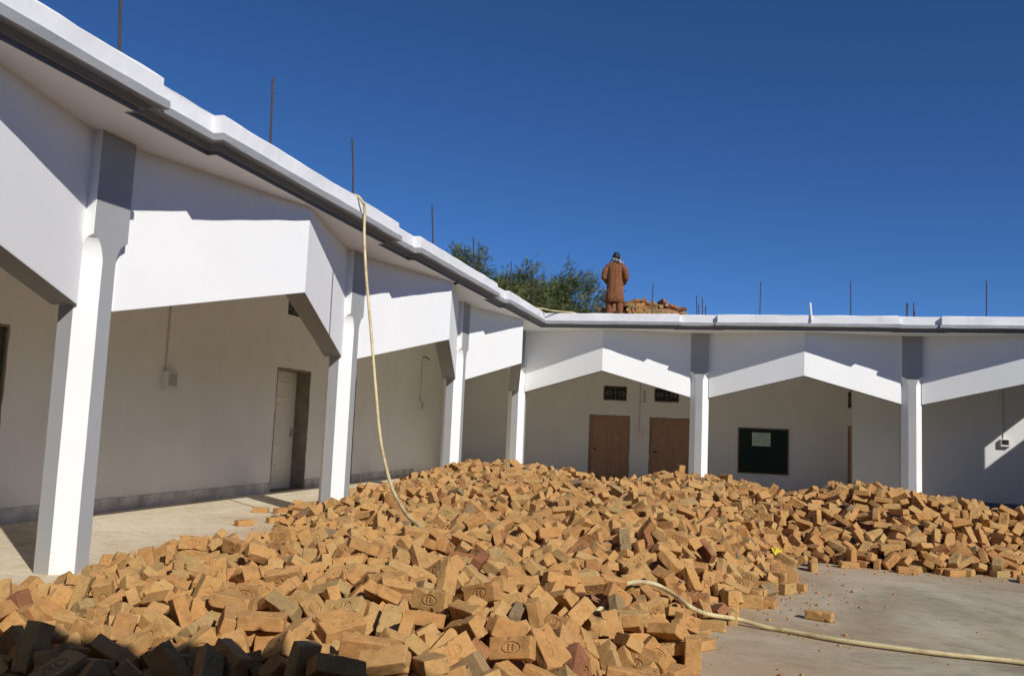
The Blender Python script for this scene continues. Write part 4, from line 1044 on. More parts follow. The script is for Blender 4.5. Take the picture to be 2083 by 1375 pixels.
3723,3275,222,3262291244,4212,6409,593,3033402620,1737,5898,688,3647531743,2122,6666,835,2782487253,2359,4629,586,2762095456,2453,4344,560,2799880388,2745,5590,746,4750399275,4137,5068,223,3240760074,3418,2972,468,1462574242,3681,3927,364,4451684561,5124,5712,183,7194104468,2460,6783,725,1678162884,2772,4800,597,4949599558,3196,5429,687,1622401576,3498,4030,529,1541431636,3786,6125,774,4215830165,1479,4829,395,1472520574,1619,5736,681,3569390110,1693,6208,740,2906180428,3058,4014,424,5626677123,3317,2222,539,4577421372,3736,4675,520,7563745096,3842,4411,474,1815693924,3825,5359,532,2311573757,
4371,6740,683,1612143330,4642,6674,889,4853671210,2232,6420,810,1878378091,2506,4813,653,2397493694,2498,7069,836,3432794158,3501,5360,680,4469647418,3643,5231,676,1432529550,3650,6062,722,1700376423,3858,7224,912,2949306344,4680,5873,268,7491812119,3583,2334,256,4349767447,2550,1992,404,2913731530,2704,3000,555,4713847890,4690,7464,325,4300392364,2357,5198,624,2838741512,3105,5199,663,3411428040,3723,6831,789,1647760060,3952,5513,425,4755754660,4332,5957,306,3395188480,1684,5482,598,2605478765,2044,5885,725,1675688251,2072,6742,878,3476587195,2305,6618,800,3459520110,2880,5097,702,2346379736,
2944,3120,573,1422617791,3460,4738,607,1718572849,3867,5134,511,4517263105,4055,5262,291,1442312895,1619,6330,750,4606200241,1856,2830,364,1457604509,2055,6024,819,2819182367,2196,3678,550,2766522427,2379,6046,810,4347655366,2464,6569,764,1836634153,2748,6087,802,2645384242,2958,3806,441,3868466185,3098,7301,786,1451259816,3265,4348,554,2227186868,3409,5470,726,4363344309,3815,6709,813,4505626302,4236,6340,602,6728732163,5602,6814,724,4562856140,4026,4582,213,4793787443,2829,2038,459,4845860578,1741,4917,466,3751357221,1876,4761,478,4510480138,2260,2946,482,1878257628,3147,2601,502,4341415029,
3133,4389,526,3736471384,4070,4914,225,2166915471,4114,5880,343,4804788565,5023,5728,156,5865839821,5646,6054,311,2626452910,2171,4049,533,5774773731,2176,6789,881,3294191612,2429,4063,567,1393464047,2472,6882,825,4771301181,2597,5934,737,4185293361,2732,3782,547,1379632065,3703,3496,238,2857861473,3778,6972,833,2805888349,1913,5058,579,4503336110,3070,5817,771,8460415088,3179,5140,708,2936508315,3496,4452,601,3598272362,3781,5518,607,4174397244,3260,2299,519,3929586581,3964,4843,329,2690305341,4401,6220,451,4656353861,1850,2463,374,4271740162,2230,4395,566,3834204196,2289,5054,662,4056583322,
2623,1811,406,4125456476,3034,6001,817,1640678698,3478,4205,533,2838648555,1681,5025,473,2832494615,1666,7233,885,4522492375,1744,7086,866,1815495760,1907,6538,816,4345737127,2130,6116,743,2044703400,2308,7121,834,4937790562,2438,3768,551,2501248668,3206,5543,716,4042579375,3267,3480,478,2298064653,4216,5699,201,1535730254,4261,6090,352,4758294185,4453,6488,680,4216153480,1720,4774,451,7543662153,1707,5099,573,4710592621,1850,3321,475,5668612923,1860,4603,500,4906342226,2355,5735,761,1436505316,2606,5103,684,1565689039,2864,7349,715,3119675157,3051,5503,741,2425102588,3295,2554,562,2720870521,
3276,3219,508,4337825424,3521,5779,779,6625150290,3660,7023,875,1550520583,3749,6414,804,4600531546,3726,6911,864,5746180554,4023,6702,859,2422789580,4588,6760,878,1605378100,4775,6794,922,4696120335,2596,2478,459,4777681283,4672,6076,470,5546292687,4711,7532,254,2518874443,4980,7614,179,2596089627,5626,6235,416,1669767089,2705,1768,382,2385373633,5318,6230,622,3482442417,5459,6064,303,1761673581,2175,4724,522,1956481219,2379,3319,514,3324884651,2372,7486,839,2931205487,2471,3440,547,2799121448,2592,5613,741,1497339828,3027,2360,493,2778116524,2949,5322,710,3713564283,3584,6580,793,2863808820,
1672,4614,371,1227679548,1697,6639,852,1489521629,1791,6106,723,2268215549,2054,4862,574,3477507299,2201,6631,816,2784513786,2728,7391,779,4505279378,2818,4034,469,2600155481,3030,5646,726,1600754580,3204,4873,648,3626388128,3837,6227,767,4401486713,3835,6394,785,1492351922,3783,7148,875,7407400155,1401,5356,470,4644520112,1259,5488,403,2871213463,1791,3317,485,5331182923,1698,6081,714,2919542536,1693,7323,874,3148321088,3117,1800,491,4745617351,3896,6524,796,1707246085,4121,6709,788,4444371580,4252,6414,637,3163882260,4969,7399,421,3632873278,5158,5898,324,2762638457,5316,5887,231,4401396292,
5450,6369,679,2724464530,1150,5249,329,2846846141,3479,5789,724,7461495510,3759,4539,534,1547560985,1840,6387,743,4654804481,1942,6102,767,4667360692,2098,6518,796,4312808419,2222,7317,908,2357265612,2545,4585,574,4219411406,2569,4848,625,3334669382,2608,7033,774,3274678367,2840,2653,547,6802553694,3796,6655,765,3352212071,5224,6563,848,2724929691,5738,6506,608,2658865168,1523,4624,349,4831426477,2022,4954,562,4874633475,2270,3962,526,8789813333,2207,5938,755,4769361333,2318,4445,576,3581470176,2511,6753,705,1346960353,2768,5273,740,3693368501,3220,6888,786,2507844346,3638,6963,829,4361759337,
3866,6021,707,1836568366,4002,6609,831,1247543229,5375,6734,805,1825348475,4407,6296,489,3444824356,2414,5151,633,1816472931,3285,6052,715,1576781158,3735,3583,207,6701855537,3719,4992,552,4623241338,4034,4488,200,4185229666,4898,7580,253,3376619382,5603,5886,161,4246683130,1455,6446,694,2482272579,1576,5127,467,3460157439,1812,5094,545,6541407699,1831,5902,665,1514915757,2129,3321,465,2969525307,2252,7418,891,4198429278,2454,2560,475,2494211618,2774,3687,534,1616562465,2976,2102,509,4727622469,2999,4813,585,1247432499,3235,4800,636,1490643206,3219,7382,795,4215226427,3784,3940,249,1669588825,
4003,5263,377,4708465287,4153,4940,201,3522826834,4007,6829,822,1529961351,5127,7567,238,3697660328,1591,2490,320,1213465486,1690,6828,881,3731281154,1738,5753,702,3523162102,2001,3134,420,1211839137,2142,3474,545,2377932188,2292,3872,544,3558171343,2290,6986,879,7118363372,2868,3867,456,1492374988,2917,5891,759,2220173738,3336,2774,478,8418531235,3268,3759,453,4227549232,4051,5617,316,4478434304,4160,6365,622,3131372218,4639,6962,870,4876702162,1823,6317,758,1323772526,2525,5723,759,1790315580,3004,3603,477,4370862256,4475,6694,777,4439270117,5024,6642,886,1771627507,2224,4807,555,3183216386,
4499,5796,135,1500500224,3841,4601,465,3443289177,4075,5090,213,4591171162,1618,2710,284,4329304427,1902,5697,675,1602718715,2016,5484,665,1689645037,2133,5079,595,1553858223,2355,2617,464,1910575663,2386,3573,583,2684770500,2353,6792,771,1913376812,2361,7304,854,4617784394,2750,5662,731,1501251881,3033,4325,478,2866382269,3638,6256,743,1744831115,4299,5697,135,1500500263,5151,5821,229,3508312161,1719,5620,672,4959542350,1823,5617,690,4896537380,1888,3513,442,4964733478,2316,6737,797,3627761660,2309,6897,838,4285617308,2474,2266,451,4312197897,2927,4403,584,1481406484,3478,5644,697,4441368445,
3998,6244,722,2173821126,3924,6458,768,4095311784,5050,7423,425,2772546368,5657,6119,432,4676272275,1747,5975,726,7166625118,2661,3725,584,2746354514,2949,6963,728,4149293770,2956,7416,728,1382665447,3431,7008,837,3568329186,3733,6291,789,3652031326,3455,3837,417,1597309733,3777,3499,168,2450797605,1052,5239,255,3500724500,2400,5260,629,3164236238,3294,2649,503,4220310658,3828,7166,784,2739462913,4788,5799,192,6561849214,4793,7528,243,3491225204,1131,5613,379,3819181116,1863,4692,448,1801484232,2128,4908,555,4401416184,2247,5645,683,3182070460,2520,3578,559,2284122847,2886,2047,508,2668802525,
2986,5577,692,3930578422,3362,3936,510,4523325073,3558,2512,311,7499076164,3644,2980,269,1840401335,4053,5393,330,5228482541,1771,4816,489,1247648276,1937,4728,509,1877510774,1932,6289,784,3891713850,2270,5171,674,6821780418,2546,5516,780,2503894629,2674,5531,695,2661361569,2918,4834,635,3582740239,3147,5362,692,1937779421,3298,7131,841,4700324272,3701,2999,240,4784474089,3568,4866,630,3406363230,3851,3757,156,3708269076,3814,6495,771,1744304689,3831,6778,801,1543737031,1967,5251,627,7478595658,2272,5482,722,1464486192,2435,6004,792,2418713382,3647,4981,615,2555669284,3904,6937,820,1690190238,
4569,5915,266,8070199307,2692,2340,477,4722616266,2978,3060,521,1410908613,4585,5840,169,4137730168,4994,7492,286,3349176194,5397,6266,576,8984594570,5543,6399,617,7337816387,3723,4268,480,3448686472,3870,5375,507,4679317114,4385,6472,558,2694745322,4523,6315,621,4151562318,4695,6629,780,1668705850,4932,7465,390,3652669177,5070,6411,778,3581395965,2632,4916,611,4974575524,3211,2816,545,2511465417,3340,3693,477,1422596960,3612,4558,584,4011473549,5176,5750,172,1649479113,5259,6111,474,7274208201,1524,2991,254,1663334487,1621,6513,769,2821366418,1854,6990,852,4153230587,1940,2063,418,2398829825,
1961,3883,472,4336207488,2070,3796,508,4104489208,2071,5803,735,3831123337,2348,2765,488,8120603351,2315,4257,546,2637784267,2360,6403,748,1562423782,3085,3056,531,1786713734,3424,5720,716,1340218926,3518,7144,851,4707662386,3691,6127,730,2797356298,4059,6515,760,1688256812,1451,5581,509,4226251500,1882,6039,738,3785604273,3314,7443,890,4084474570,3665,5465,648,5785396379,5017,6418,905,4375375555,2233,2143,328,1888856477,3166,4966,609,1832204632,3358,2337,401,2341748510,4903,6363,799,1710486150,1794,7287,882,1361874365,2529,2158,438,4638786216,2683,2023,415,4424256047,2799,2128,453,4148348282,
3311,1881,423,1703346768,3903,5165,469,4696472436,4100,5390,218,4647323060,2645,7355,739,3550663415,2710,4557,556,1558612450,3103,6092,745,7277672153,3396,5061,654,2022526463,3517,7067,823,2127765723,3801,4697,504,4776557473,4016,5769,355,1648831405,1057,5334,255,1500500218,1914,5532,673,8715967465,1970,6856,900,2406022547,2906,2757,543,2459047721,2906,5436,719,3748078284,3055,3387,474,1836896748,3161,1961,510,4298698452,3334,5540,762,2067190581,3433,3496,499,6392666541,5261,6563,824,1330265810,5377,6514,797,4973663640,1953,5619,686,2791733610,2001,4296,537,8507907798,2198,5656,730,4063543357,
2098,6308,800,3778086244,2335,4532,564,4596385232,2734,7066,718,2385372697,2950,7350,702,1726188381,3148,3424,474,3716564628,3023,7420,775,1697342059,3455,6705,773,1516654817,4169,5127,205,2500065500,4162,6885,780,2832469469,4741,6622,905,4424382274,4837,6844,886,3106314555,5027,5895,355,1754525791,1392,4718,255,3500489500,1751,3079,334,7707819242,1981,2326,427,1564368696,2049,3090,428,2940657778,2235,7178,863,3783278088,2538,6322,722,4867725385,2654,4709,569,4501551464,3233,3114,466,2537305760,4047,4644,209,4460775917,4092,6068,446,2506630239,4260,6008,293,4720336137,4493,5884,162,6691052321,
1514,5514,525,2702437491,1685,3023,364,2662436565,1666,5328,494,2753539326,1807,4439,429,5760776460,1801,5987,680,4849478139,2083,5632,700,2208693631,2060,6137,766,1832836802,2452,4759,585,2604362569,2923,3418,462,1889467542,3183,5745,754,3570239271,3318,5281,637,2414570346,3348,6126,786,3606069436,3551,6892,783,3547316233,3728,5085,578,5669455736,4866,6419,856,2838439763,1765,5486,627,5802885525,1852,6804,822,3404502176,1963,3764,493,8392675196,2023,7331,956,4822553449,2279,4698,567,2892693481,2914,4892,631,2804769402,2854,7188,696,4369754356,3376,6452,748,3458615227,3729,6784,786,1797528628,
5183,6637,845,5515926211,5452,6606,797,1804730645,1235,4998,255,3500086500,2971,2080,395,2911803526,3282,4674,537,4611128411,3655,4696,499,3821109433,3908,4711,431,4757553292,2298,5664,648,2613458857,4058,4689,204,1570775340,4141,6487,715,4446381417,4685,6518,819,6473629396,4797,6367,844,3465658366,1529,3073,250,3829498156,2132,5151,662,7375536131,2475,4466,517,8400439561,2570,6958,754,4192382298,3152,2431,519,1406908282,3393,5976,737,4948488734,3496,6451,729,7859378296,3889,4792,480,1921431269,3962,5069,395,3140618447,5131,7278,508,7474427148,1143,5488,332,2576585036,1452,5288,453,2719610793,
2076,4489,521,1706734412,2121,4583,544,3407263512,2183,6028,747,3595305504,2575,4262,517,3739882732,2703,7141,721,3390664141,2933,5117,680,1296820175,3035,7184,699,2861459269,3733,7000,844,3876353201,1094,6233,501,4109500500,1599,3221,368,3644965526,1745,7017,866,7541390491,1940,4316,493,1612528726,2163,4540,544,1808501808,2994,6574,748,4215428604,3730,6136,749,7253548239,4594,7021,855,3606073455,4710,6969,868,1924509168,4928,6715,920,1623468482,2004,5170,560,2901266317,2380,7418,826,4717432437,3586,2822,198,4647741445,3773,3678,153,2999495495,4026,4806,206,1772815686,4074,5987,430,1909614620,
4561,6536,723,1954466753,4727,6939,723,2466730358,1401,5784,492,2808490436,2322,7393,837,4477297302,2604,5659,691,1585335556,3095,3016,476,2650367639,2349,3472,564,3536098368,2519,5833,733,1597945264,2673,3557,576,4441582438,2701,5306,696,1512331611,2850,2841,527,3340382035,3011,3391,472,2463281916,3264,6168,739,2350216838,3397,7416,873,2509303627,3655,5630,619,2133400835,3985,6912,794,4502629334,3973,7118,808,4351199098,4263,5631,135,5500500786,4133,6429,682,2568564519,4865,5805,268,1934262650,1743,7274,871,1331939278,1916,2537,450,3494848410,1969,6961,864,4630748540,1960,7226,924,2722785834,
2197,3376,485,1874231190,2186,5466,675,2750707892,2512,5177,646,3495259304,2565,5764,755,2643377560,2716,3158,566,8431131504,2772,7238,748,1286625178,3569,5868,728,2682297318,3555,6988,833,4782600465,3672,5747,661,2450408689,3709,7260,858,2802056391,3950,6767,811,4735274426,4832,6497,922,4308673251,4833,7465,370,2842777383,1340,5136,415,3483088611,1899,4948,541,7458543065,1843,6159,776,1500490050,1921,6410,800,4144393537,2379,5435,686,4599284090,2469,4920,643,1869333367,2602,5445,757,4166742328,3083,6915,746,2786570788,3383,5768,757,6425461811,3761,7193,857,1854737303,4248,6740,662,1852769605,
4322,6738,697,6046398378,4769,6733,895,4541556275,4796,7271,618,2571325362,5653,6525,718,4723510368,3429,2866,433,2150324685,3469,3921,426,4308476755,3805,3358,135,4699500500,3929,3918,135,3500333500,4810,7404,428,3348143144,5763,6320,482,1773585758,1546,5194,427,2593838254,2200,4005,494,2645285627,2681,2135,450,1679847892,2684,4978,594,2529076658,3571,3890,462,3630261830,3962,5970,569,1813821875,3970,6157,618,1918738799,5406,5896,227,1545673150,1368,5001,446,4816613377,1857,5838,660,6817455937,1864,7266,900,3564985442,2098,4330,493,7137285174,2142,6202,732,3429458096,2477,2045,421,2598321667,
2521,4061,512,2493697645,2563,7245,740,1370872450,2552,2741,520,4458533280,2662,4181,443,1909415854,2992,5928,781,2903577609,3110,1839,455,1645618258,3142,2165,455,3746413048,3092,4204,413,4461522391,3137,6927,733,2728479829,3635,4432,502,1706724105,4314,6407,561,1614931351,5006,7527,314,2761129704,1457,6000,562,1894552266,1771,2900,317,2841081479,1913,5127,586,3438523257,2212,5419,703,1886717832,2327,6539,755,4008394496,2452,3262,561,3664499287,2602,6165,756,3490698217,2940,1880,482,2607887676,3050,3835,419,1697763878,3350,5868,743,4564489311,3540,5166,611,2574080653,3591,7387,858,2675234719,
4103,6463,772,4221385530,4132,6991,750,3208473109,5247,6787,789,3138827281,1600,6127,679,3705370407,1622,6569,800,3497650515,1814,5444,646,2699456787,2214,3763,544,1760314252,2489,4056,561,3569964628,2619,7250,722,7741914571,3628,4674,581,3366889438,1703,2442,285,1757708323,2381,2846,436,1687693588,2546,7332,737,5888725620,2676,3853,471,3855412305,2789,5045,633,3770574604,3723,5356,541,1759675233,4339,5899,135,8104500500,4728,5757,137,1490495808,5271,6438,694,4313600535,1651,4563,297,1401859896,2474,1760,380,4632720363,2552,5001,574,1536186106,2680,3292,556,2749791730,2695,5126,675,1850851250,
3146,4269,412,4678812373,3456,2381,460,2555476367,3882,4092,215,3471075351,3891,4426,337,1798767640,3789,6618,723,2840781292,4890,5713,135,4443500500,1720,3230,393,4374341106,1853,5546,677,7277132107,2992,3300,496,2468168660,3146,2332,539,2632369599,3127,2696,530,1479161749,3390,5337,628,3481460065,3402,5587,718,1530438624,3461,6803,789,4253725075,3856,6199,702,5806242403,4263,6309,418,1886177375,1691,5997,660,3413442103,1786,6507,791,2521969425,1918,3829,484,4917651665,1921,5407,680,3602090290,2096,4262,485,3345756118,2250,4500,544,4675554277,2340,4794,600,2619320576,2479,5093,639,2517254700,
2468,7272,810,2112394656,2610,7305,720,8220252164,2716,5850,734,1691694483,2842,4883,610,1667567879,3082,5404,701,2747543483,3177,7483,782,3768263175,3462,6045,735,3535110325,3473,6239,726,7627535185,3350,7005,794,4367660243,3570,5002,664,1458475837,3661,6297,705,4385289108,3726,7363,840,3140629294,4005,5722,362,3213276120,4080,5164,223,4752679149,3935,7256,841,4508595463,4708,7020,860,4549397166,1571,3339,363,2295415771,1605,6468,741,2885467422,1666,4459,338,4262677286,1722,6296,747,1794534696,1720,6762,787,7343683170,2036,2077,459,8023641434,2654,5976,752,1874419237,3521,4926,655,7173293375,
3503,5954,754,3704087270,4046,6970,818,1609352282,4377,7088,727,1796794827,2329,3011,485,2442099899,2814,1935,408,4366750049,3130,2251,484,3791122429,3778,3800,154,1646545701,4073,4428,135,5500500406,4796,7082,685,2928731511,5149,7195,518,5612243435,5748,6708,484,3447750424,1532,4738,308,3822315318,2105,5787,651,2807203696,2321,2251,379,2532314771,2760,2417,474,1837427228,3324,3283,426,1455251531,3930,5435,430,8296601410,3850,5621,536,2698301415,3852,5754,586,2360859256,4036,4150,135,3500967500,3955,6634,740,1525773921,4209,5052,135,3500073500,4165,5823,228,1691346464,4483,6118,404,1644332209,
4958,6440,811,1775571345,5093,7512,290,3659556295,5817,7645,173,1606452907,1102,5478,329,2590590009,1554,5659,559,3619114301,1315,5951,513,2545961522,1474,3291,269,1439185125,1428,6310,610,3717135381,2106,2285,429,1442422932,2093,6457,785,3615448041,2101,6791,830,1318915240,2286,2351,463,8095465570,2762,2370,503,4782443195,2895,7041,645,1818317903,3183,2059,482,2751748454,3124,4936,636,1513864209,3245,2715,548,4848859799,3249,3329,473,5867836171,3242,4455,555,4201551569,3231,4547,548,1572336697,3234,6711,689,1402763454,3817,5208,564,4805409445,3728,6199,731,1719549377,3858,6300,728,2697411427,
4003,6359,714,3395031348,4316,6807,648,2713723286,4415,6698,661,3715073363,4615,6576,832,2548187411,4774,6915,884,4022445362,4962,7656,212,2582034636,1540,3495,389,3531629538,1841,3245,410,4738402130,1803,3406,421,4284383095,1804,6620,781,1476308969,1888,2991,378,6791719126,1915,7126,872,4094330468,2061,5359,669,1687432859,2044,6373,771,4950631245,2156,3073,424,1915343664,2304,7369,876,8262242382,2455,6636,708,4221341627,2537,2618,504,3746383113,2618,3886,542,1648595324,2541,5637,727,3803311262,2798,3611,473,1926499174,2946,7217,702,1367376810,3204,5257,685,2167836200,3687,5990,710,2589374581,
4285,5862,245,4871691543,4195,6760,666,2732796299,4379,5923,217,7257700251,5043,6404,852,1385427984,1662,4862,434,6443089741,1713,5799,680,1633513724,3140,5226,726,6680518390,3679,6577,795,4294561170,5052,7478,396,4066416244,5292,6704,810,4561519204,1116,5290,279,5697958303,2379,2221,374,1632278611,2405,6925,758,4748665546,2605,2693,463,4385413059,3352,2110,447,4079651300,3935,7675,349,2572419388,4158,5238,158,3662305078,4651,7414,342,8055362430,4764,7618,168,2177244671,4838,5853,294,6899416745,4866,6707,742,2666938459,5139,6345,744,4627591506,5169,7101,546,1868476500,5141,7628,135,6500279500,
5273,6333,689,4111611426,5378,6177,497,1538752138,5661,6138,326,4885334148,1481,3454,263,4610743379,1534,4972,386,1902854313,1675,4994,427,2831488618,2149,3247,444,3390228170,2338,6868,777,3512199277,2618,4261,470,4486161174,2578,7398,781,1866229559,2897,4757,547,1557631555,3052,4267,373,2795294771,3080,5987,715,3633725409,3425,4227,451,4387465296,3741,5763,604,3548543021,3903,4203,218,2702929603,3891,5877,600,2806706407,3917,6236,658,1636659698,4271,5811,135,1500500017,4393,6380,546,3498526027,4500,6482,616,4702312434,4868,5891,341,7242399361,5047,7643,170,4788619642,5236,5836,174,4947603412,
5738,6383,512,6714858510,1468,4815,328,3478370473,1580,5400,494,3484785105,1606,5581,566,2977663607,1961,6473,768,4864487178,1994,6589,815,5447497938,2062,3574,501,2483203757,2358,3989,509,1405456106,2422,4547,562,1666327555,2473,2178,411,5515401816,2496,2642,490,4244407404,2509,7509,813,3244424092,2664,3954,472,2810940540,2691,5592,679,2681307410,3115,5680,659,4773939342,3249,2188,477,3419892244,3219,3214,488,8108382636,3326,5108,634,8772374170,3370,5706,703,4485936569,3521,6344,698,3167147597,3612,4279,553,1828426170,3877,6829,755,7521805434,4182,6008,346,2673330331,4364,6099,314,2771738633,
4517,5924,235,3239143234,4844,5732,210,3530034491,4876,7421,396,6376728224,5389,7453,385,2796491681,5546,6027,283,4207403358,1427,5512,455,3548929189,1477,5121,406,3612341190,1497,5851,581,3267260370,1757,5853,633,3666538742,1914,6013,702,2885801476,1896,6456,779,8833916536,2138,1886,416,5482807603,2217,5858,714,2858473476,2192,7258,895,4648608471,2439,5030,647,2847131266,2422,5497,668,1941370471,2438,7038,798,1760585460,2478,7157,788,1576322753,2550,3537,556,3846880716,2607,4389,556,8430178505,2529,5409,707,4708433170,2674,4366,598,1442481849,2842,3052,556,5562881134,2799,3405,496,7424861185,
2799,5855,729,4729198328,2944,1582,449,2733623702,3193,3131,509,4085780402,3144,5650,672,1697901149,3166,6894,734,4368856091,3262,4045,490,4700874873,3313,6910,757,2378729546,3250,7482,782,3803818466,3428,5288,677,3570444306,3553,4741,608,2728330690,3585,6010,684,2848764424,3821,5894,666,3466397200,3833,6117,758,1549455939,3794,6888,814,5924415471,4029,6086,585,8597328558,4078,7146,782,2881685828,5464,6532,708,2199422387,1310,5861,464,7873869750,1532,6305,654,7666762283,1559,5907,637,4161534083,1577,6692,744,2751187673,1598,4490,333,3552295312,1735,2724,341,4068472420,1849,6543,785,5632207862,
2301,3170,522,4398741164,2510,6920,803,1480665096,2586,5318,730,3453551250,2757,7448,710,2799130520,2863,1573,449,6845459729,2870,5223,718,6468241576,3204,7055,777,8645564083,3485,2790,421,8789658776,3308,5652,772,4056643490,4425,6017,392,5937746284,4399,6155,396,7664331241,5447,6940,742,4406285260,1750,6256,683,3679898508,1996,2305,328,3590583066,2285,7136,790,1438790063,3138,5902,731,3641951480,3341,2224,410,1521398071,3398,4133,433,2551022673,3504,4123,521,1340513087,3735,2912,135,4521500500,3756,3325,187,2755333477,3622,4789,555,1978522571,3809,3887,179,5857152477,3924,4066,162,1740622796,
4004,5546,298,3265256426,4075,6154,523,4356690169,3994,6447,710,4546504518,4551,5973,231,4561458278,4743,6468,826,1548691218,4839,6913,713,1681407521,5012,6848,679,5734241769,5645,5998,153,5880177177,5613,6464,563,1460531561,5874,7522,239,2726152546,1594,6315,652,3642798280,1723,3121,304,1966510705,1789,5745,625,1731339617,1932,2127,335,2201584878,2020,2236,367,4299710556,2066,4985,522,1769400140,2327,7012,809,2402055558,2428,3363,501,3873667168,2495,6860,715,2671053526,2578,3078,509,2461131740,2693,2897,526,4356407585,2666,3135,517,1454663567,2692,5354,643,4644786180,2793,2531,489,2584524657,
2841,4427,512,4182398502,2956,2136,429,3475367271,3058,2753,514,4575933762,3290,7104,772,3311316304,3723,4632,508,4573596375,4165,5901,291,1441514235,4143,6203,487,2865564115,4395,6052,309,4176779377,4407,7021,651,3611745584,4523,6601,720,2496123744,4742,5837,264,1636340896,5575,6555,614,3486059529,5561,7578,164,3500502256,5675,6528,558,5854202675,5691,7649,153,1991586586,1588,6249,678,2760438554,1827,2680,314,1848648276,1873,6573,772,4211227330,1975,3248,417,1624522255,1968,4536,442,4246501362,1995,5561,634,3331409892,1905,5923,708,2035603374,1965,7082,824,3838856521,2068,4034,500,1709379579,
2251,2590,412,3353196434,2186,4852,581,6410186776,2233,6168,728,4205681408,2286,6450,745,1539637272,2275,6686,783,4621741537,2230,6954,874,1467529995,2425,5695,664,2747748608,2401,6331,708,5836123511,2372,6574,723,4376266457,2503,3736,542,2676957652,2618,2997,524,1568430783,2631,5735,687,3572317086,2648,7082,673,2715178256,2656,7205,687,3282315894,2736,5052,638,4610258376,2909,2955,530,1546611512,2792,7269,682,1419188918,2854,7434,672,2922506452,3035,6383,669,2373681034,3047,7436,729,2632930715,3209,4320,484,3504751655,3247,4664,551,3857685636,3379,5170,588,2836411236,3461,3801,473,1708454143,
3645,7450,800,3677745395,3740,5260,529,8187134816,3740,5718,603,3650504504,3798,7056,803,3504556025,4221,5502,135,4279500500,4128,6552,745,4549497141,4660,6885,874,1574337926,4723,6678,866,3335659227,4872,7677,210,2441607460,5711,7507,322,6827402218,1766,3685,364,4736290111,1743,4724,404,7950737435,1828,6715,781,1446253866,1812,4094,400,3761397085,1887,4621,411,8510702071,1962,4839,495,3683803608,1969,5855,687,7463134167,2111,3385,459,1658382380,1987,4145,489,4772656764,2036,6991,859,1872419431,2160,4825,526,7332648194,2197,6360,735,3220054524,2189,6532,746,1733527885,2299,4017,569,5682163653,
2529,2535,491,5824750861,2585,7139,734,2229091763,2700,4489,558,8443975384,2689,5048,653,2364335717,2771,2269,483,2615479595,2827,6988,683,2759598730,2826,7134,676,3401290203,2946,5519,697,3655792308,2919,6975,665,1517696286,3012,5750,692,1721451302,3219,4694,629,5233374210,3261,5171,673,3492674180,3329,6012,759,3698333300,3499,4995,659,3503121097,3546,6641,744,3644179509,3704,5521,576,2440728047,3700,5566,618,6606112842,3636,6657,806,2831346346,4313,7033,680,3810696580,4332,6197,440,2262240696,4326,6581,664,4699314545,4403,6874,666,1560732746,4482,6775,748,2774806580,4952,6382,829,7781894485,
5579,6654,682,3376776225,5558,6777,711,2643646155,5713,6651,574,4808829121,2136,5574,693,1389526495,2363,5800,734,8354382269,2326,6304,758,3473353251,2464,5955,769,2677717520,2522,7449,857,3651315269,2643,5796,737,7208198574,2792,5430,739,3550768459,2758,6233,762,2937301340,2826,5491,719,8622538390,2976,5123,704,4956499292,3692,5661,635,3618802569,3928,7053,834,3339194642,1174,5149,255,1500500987,2000,2062,321,1898440263,2000,5073,481,1723454898,2042,2903,342,4408795484,2108,5082,524,1795738640,2111,5175,572,3579411140,2272,1665,333,1747194493,2340,2942,414,3524510300,2404,6800,725,4054532258,
2501,1441,326,1644323752,2494,3900,488,2634813125,2602,1454,338,2700922750,2607,2330,407,3591666468,2686,3433,436,4572394681,2603,5037,595,2627958326,2805,1402,401,2484360688,2754,1971,412,1560568912,2848,1409,369,2641949625,2843,1514,385,3227159435,2983,1540,364,4370571416,3003,1826,358,1344472931,3006,2554,466,4448451419,2977,4438,425,3588901536,3056,1554,402,1557630545,3131,1834,356,4181453357,3082,1981,414,1628606231,3228,1601,359,4131411536,3197,1700,433,4518748477,3229,1801,383,2566578731,3227,2035,409,1513675739,3242,2843,429,1447382610,3479,1691,353,1880459365,3387,1831,400,3787759879,
3340,3370,420,1843799846,3391,3622,444,4307576321,3532,1915,302,1536708436,3562,2058,296,1727717809,3710,2591,135,1500500524,3657,2681,161,2721259414,3696,2818,158,3576752688,3757,3216,176,1690504354,3796,3069,153,4521479001,3873,4183,311,1513431042,3749,6632,693,4626865486,3794,7588,600,2830827403,3927,4317,226,1458735205,3971,5151,340,4468706504,3869,5432,487,7209611084,3926,5805,547,4929716551,4122,6278,565,2846455187,4192,6674,654,3506656194,4468,6958,706,2657842489,4529,7389,300,1162530736,4615,6938,720,3500316352,4647,7044,736,1073788444,4609,7263,570,3340121280,4648,7549,185,2378724434,
4753,6708,789,4733562407,4753,7400,395,1271550965,4865,5764,145,4444472490,4827,6485,796,2781411336,4870,7603,182,2560743342,4996,6688,711,3554353263,5032,7192,579,1746503325,5138,6565,715,4470557391,5135,6849,625,2586464353,5160,6932,613,2465229708,5124,7362,493,4735065283,5154,7495,258,2658029665,5294,7542,212,6286160617,5242,7649,135,3500538500,5396,7377,444,3386739220,5773,6002,153,3778778914,5730,6150,288,4254347520,5761,7100,417,1585592210,5895,5972,175,2430957342,5887,6076,208,3319639276,5861,6347,435,7610952379,5859,7068,389,1444405745,5999,5993,219,3071447765,6003,6096,275,2456060682,
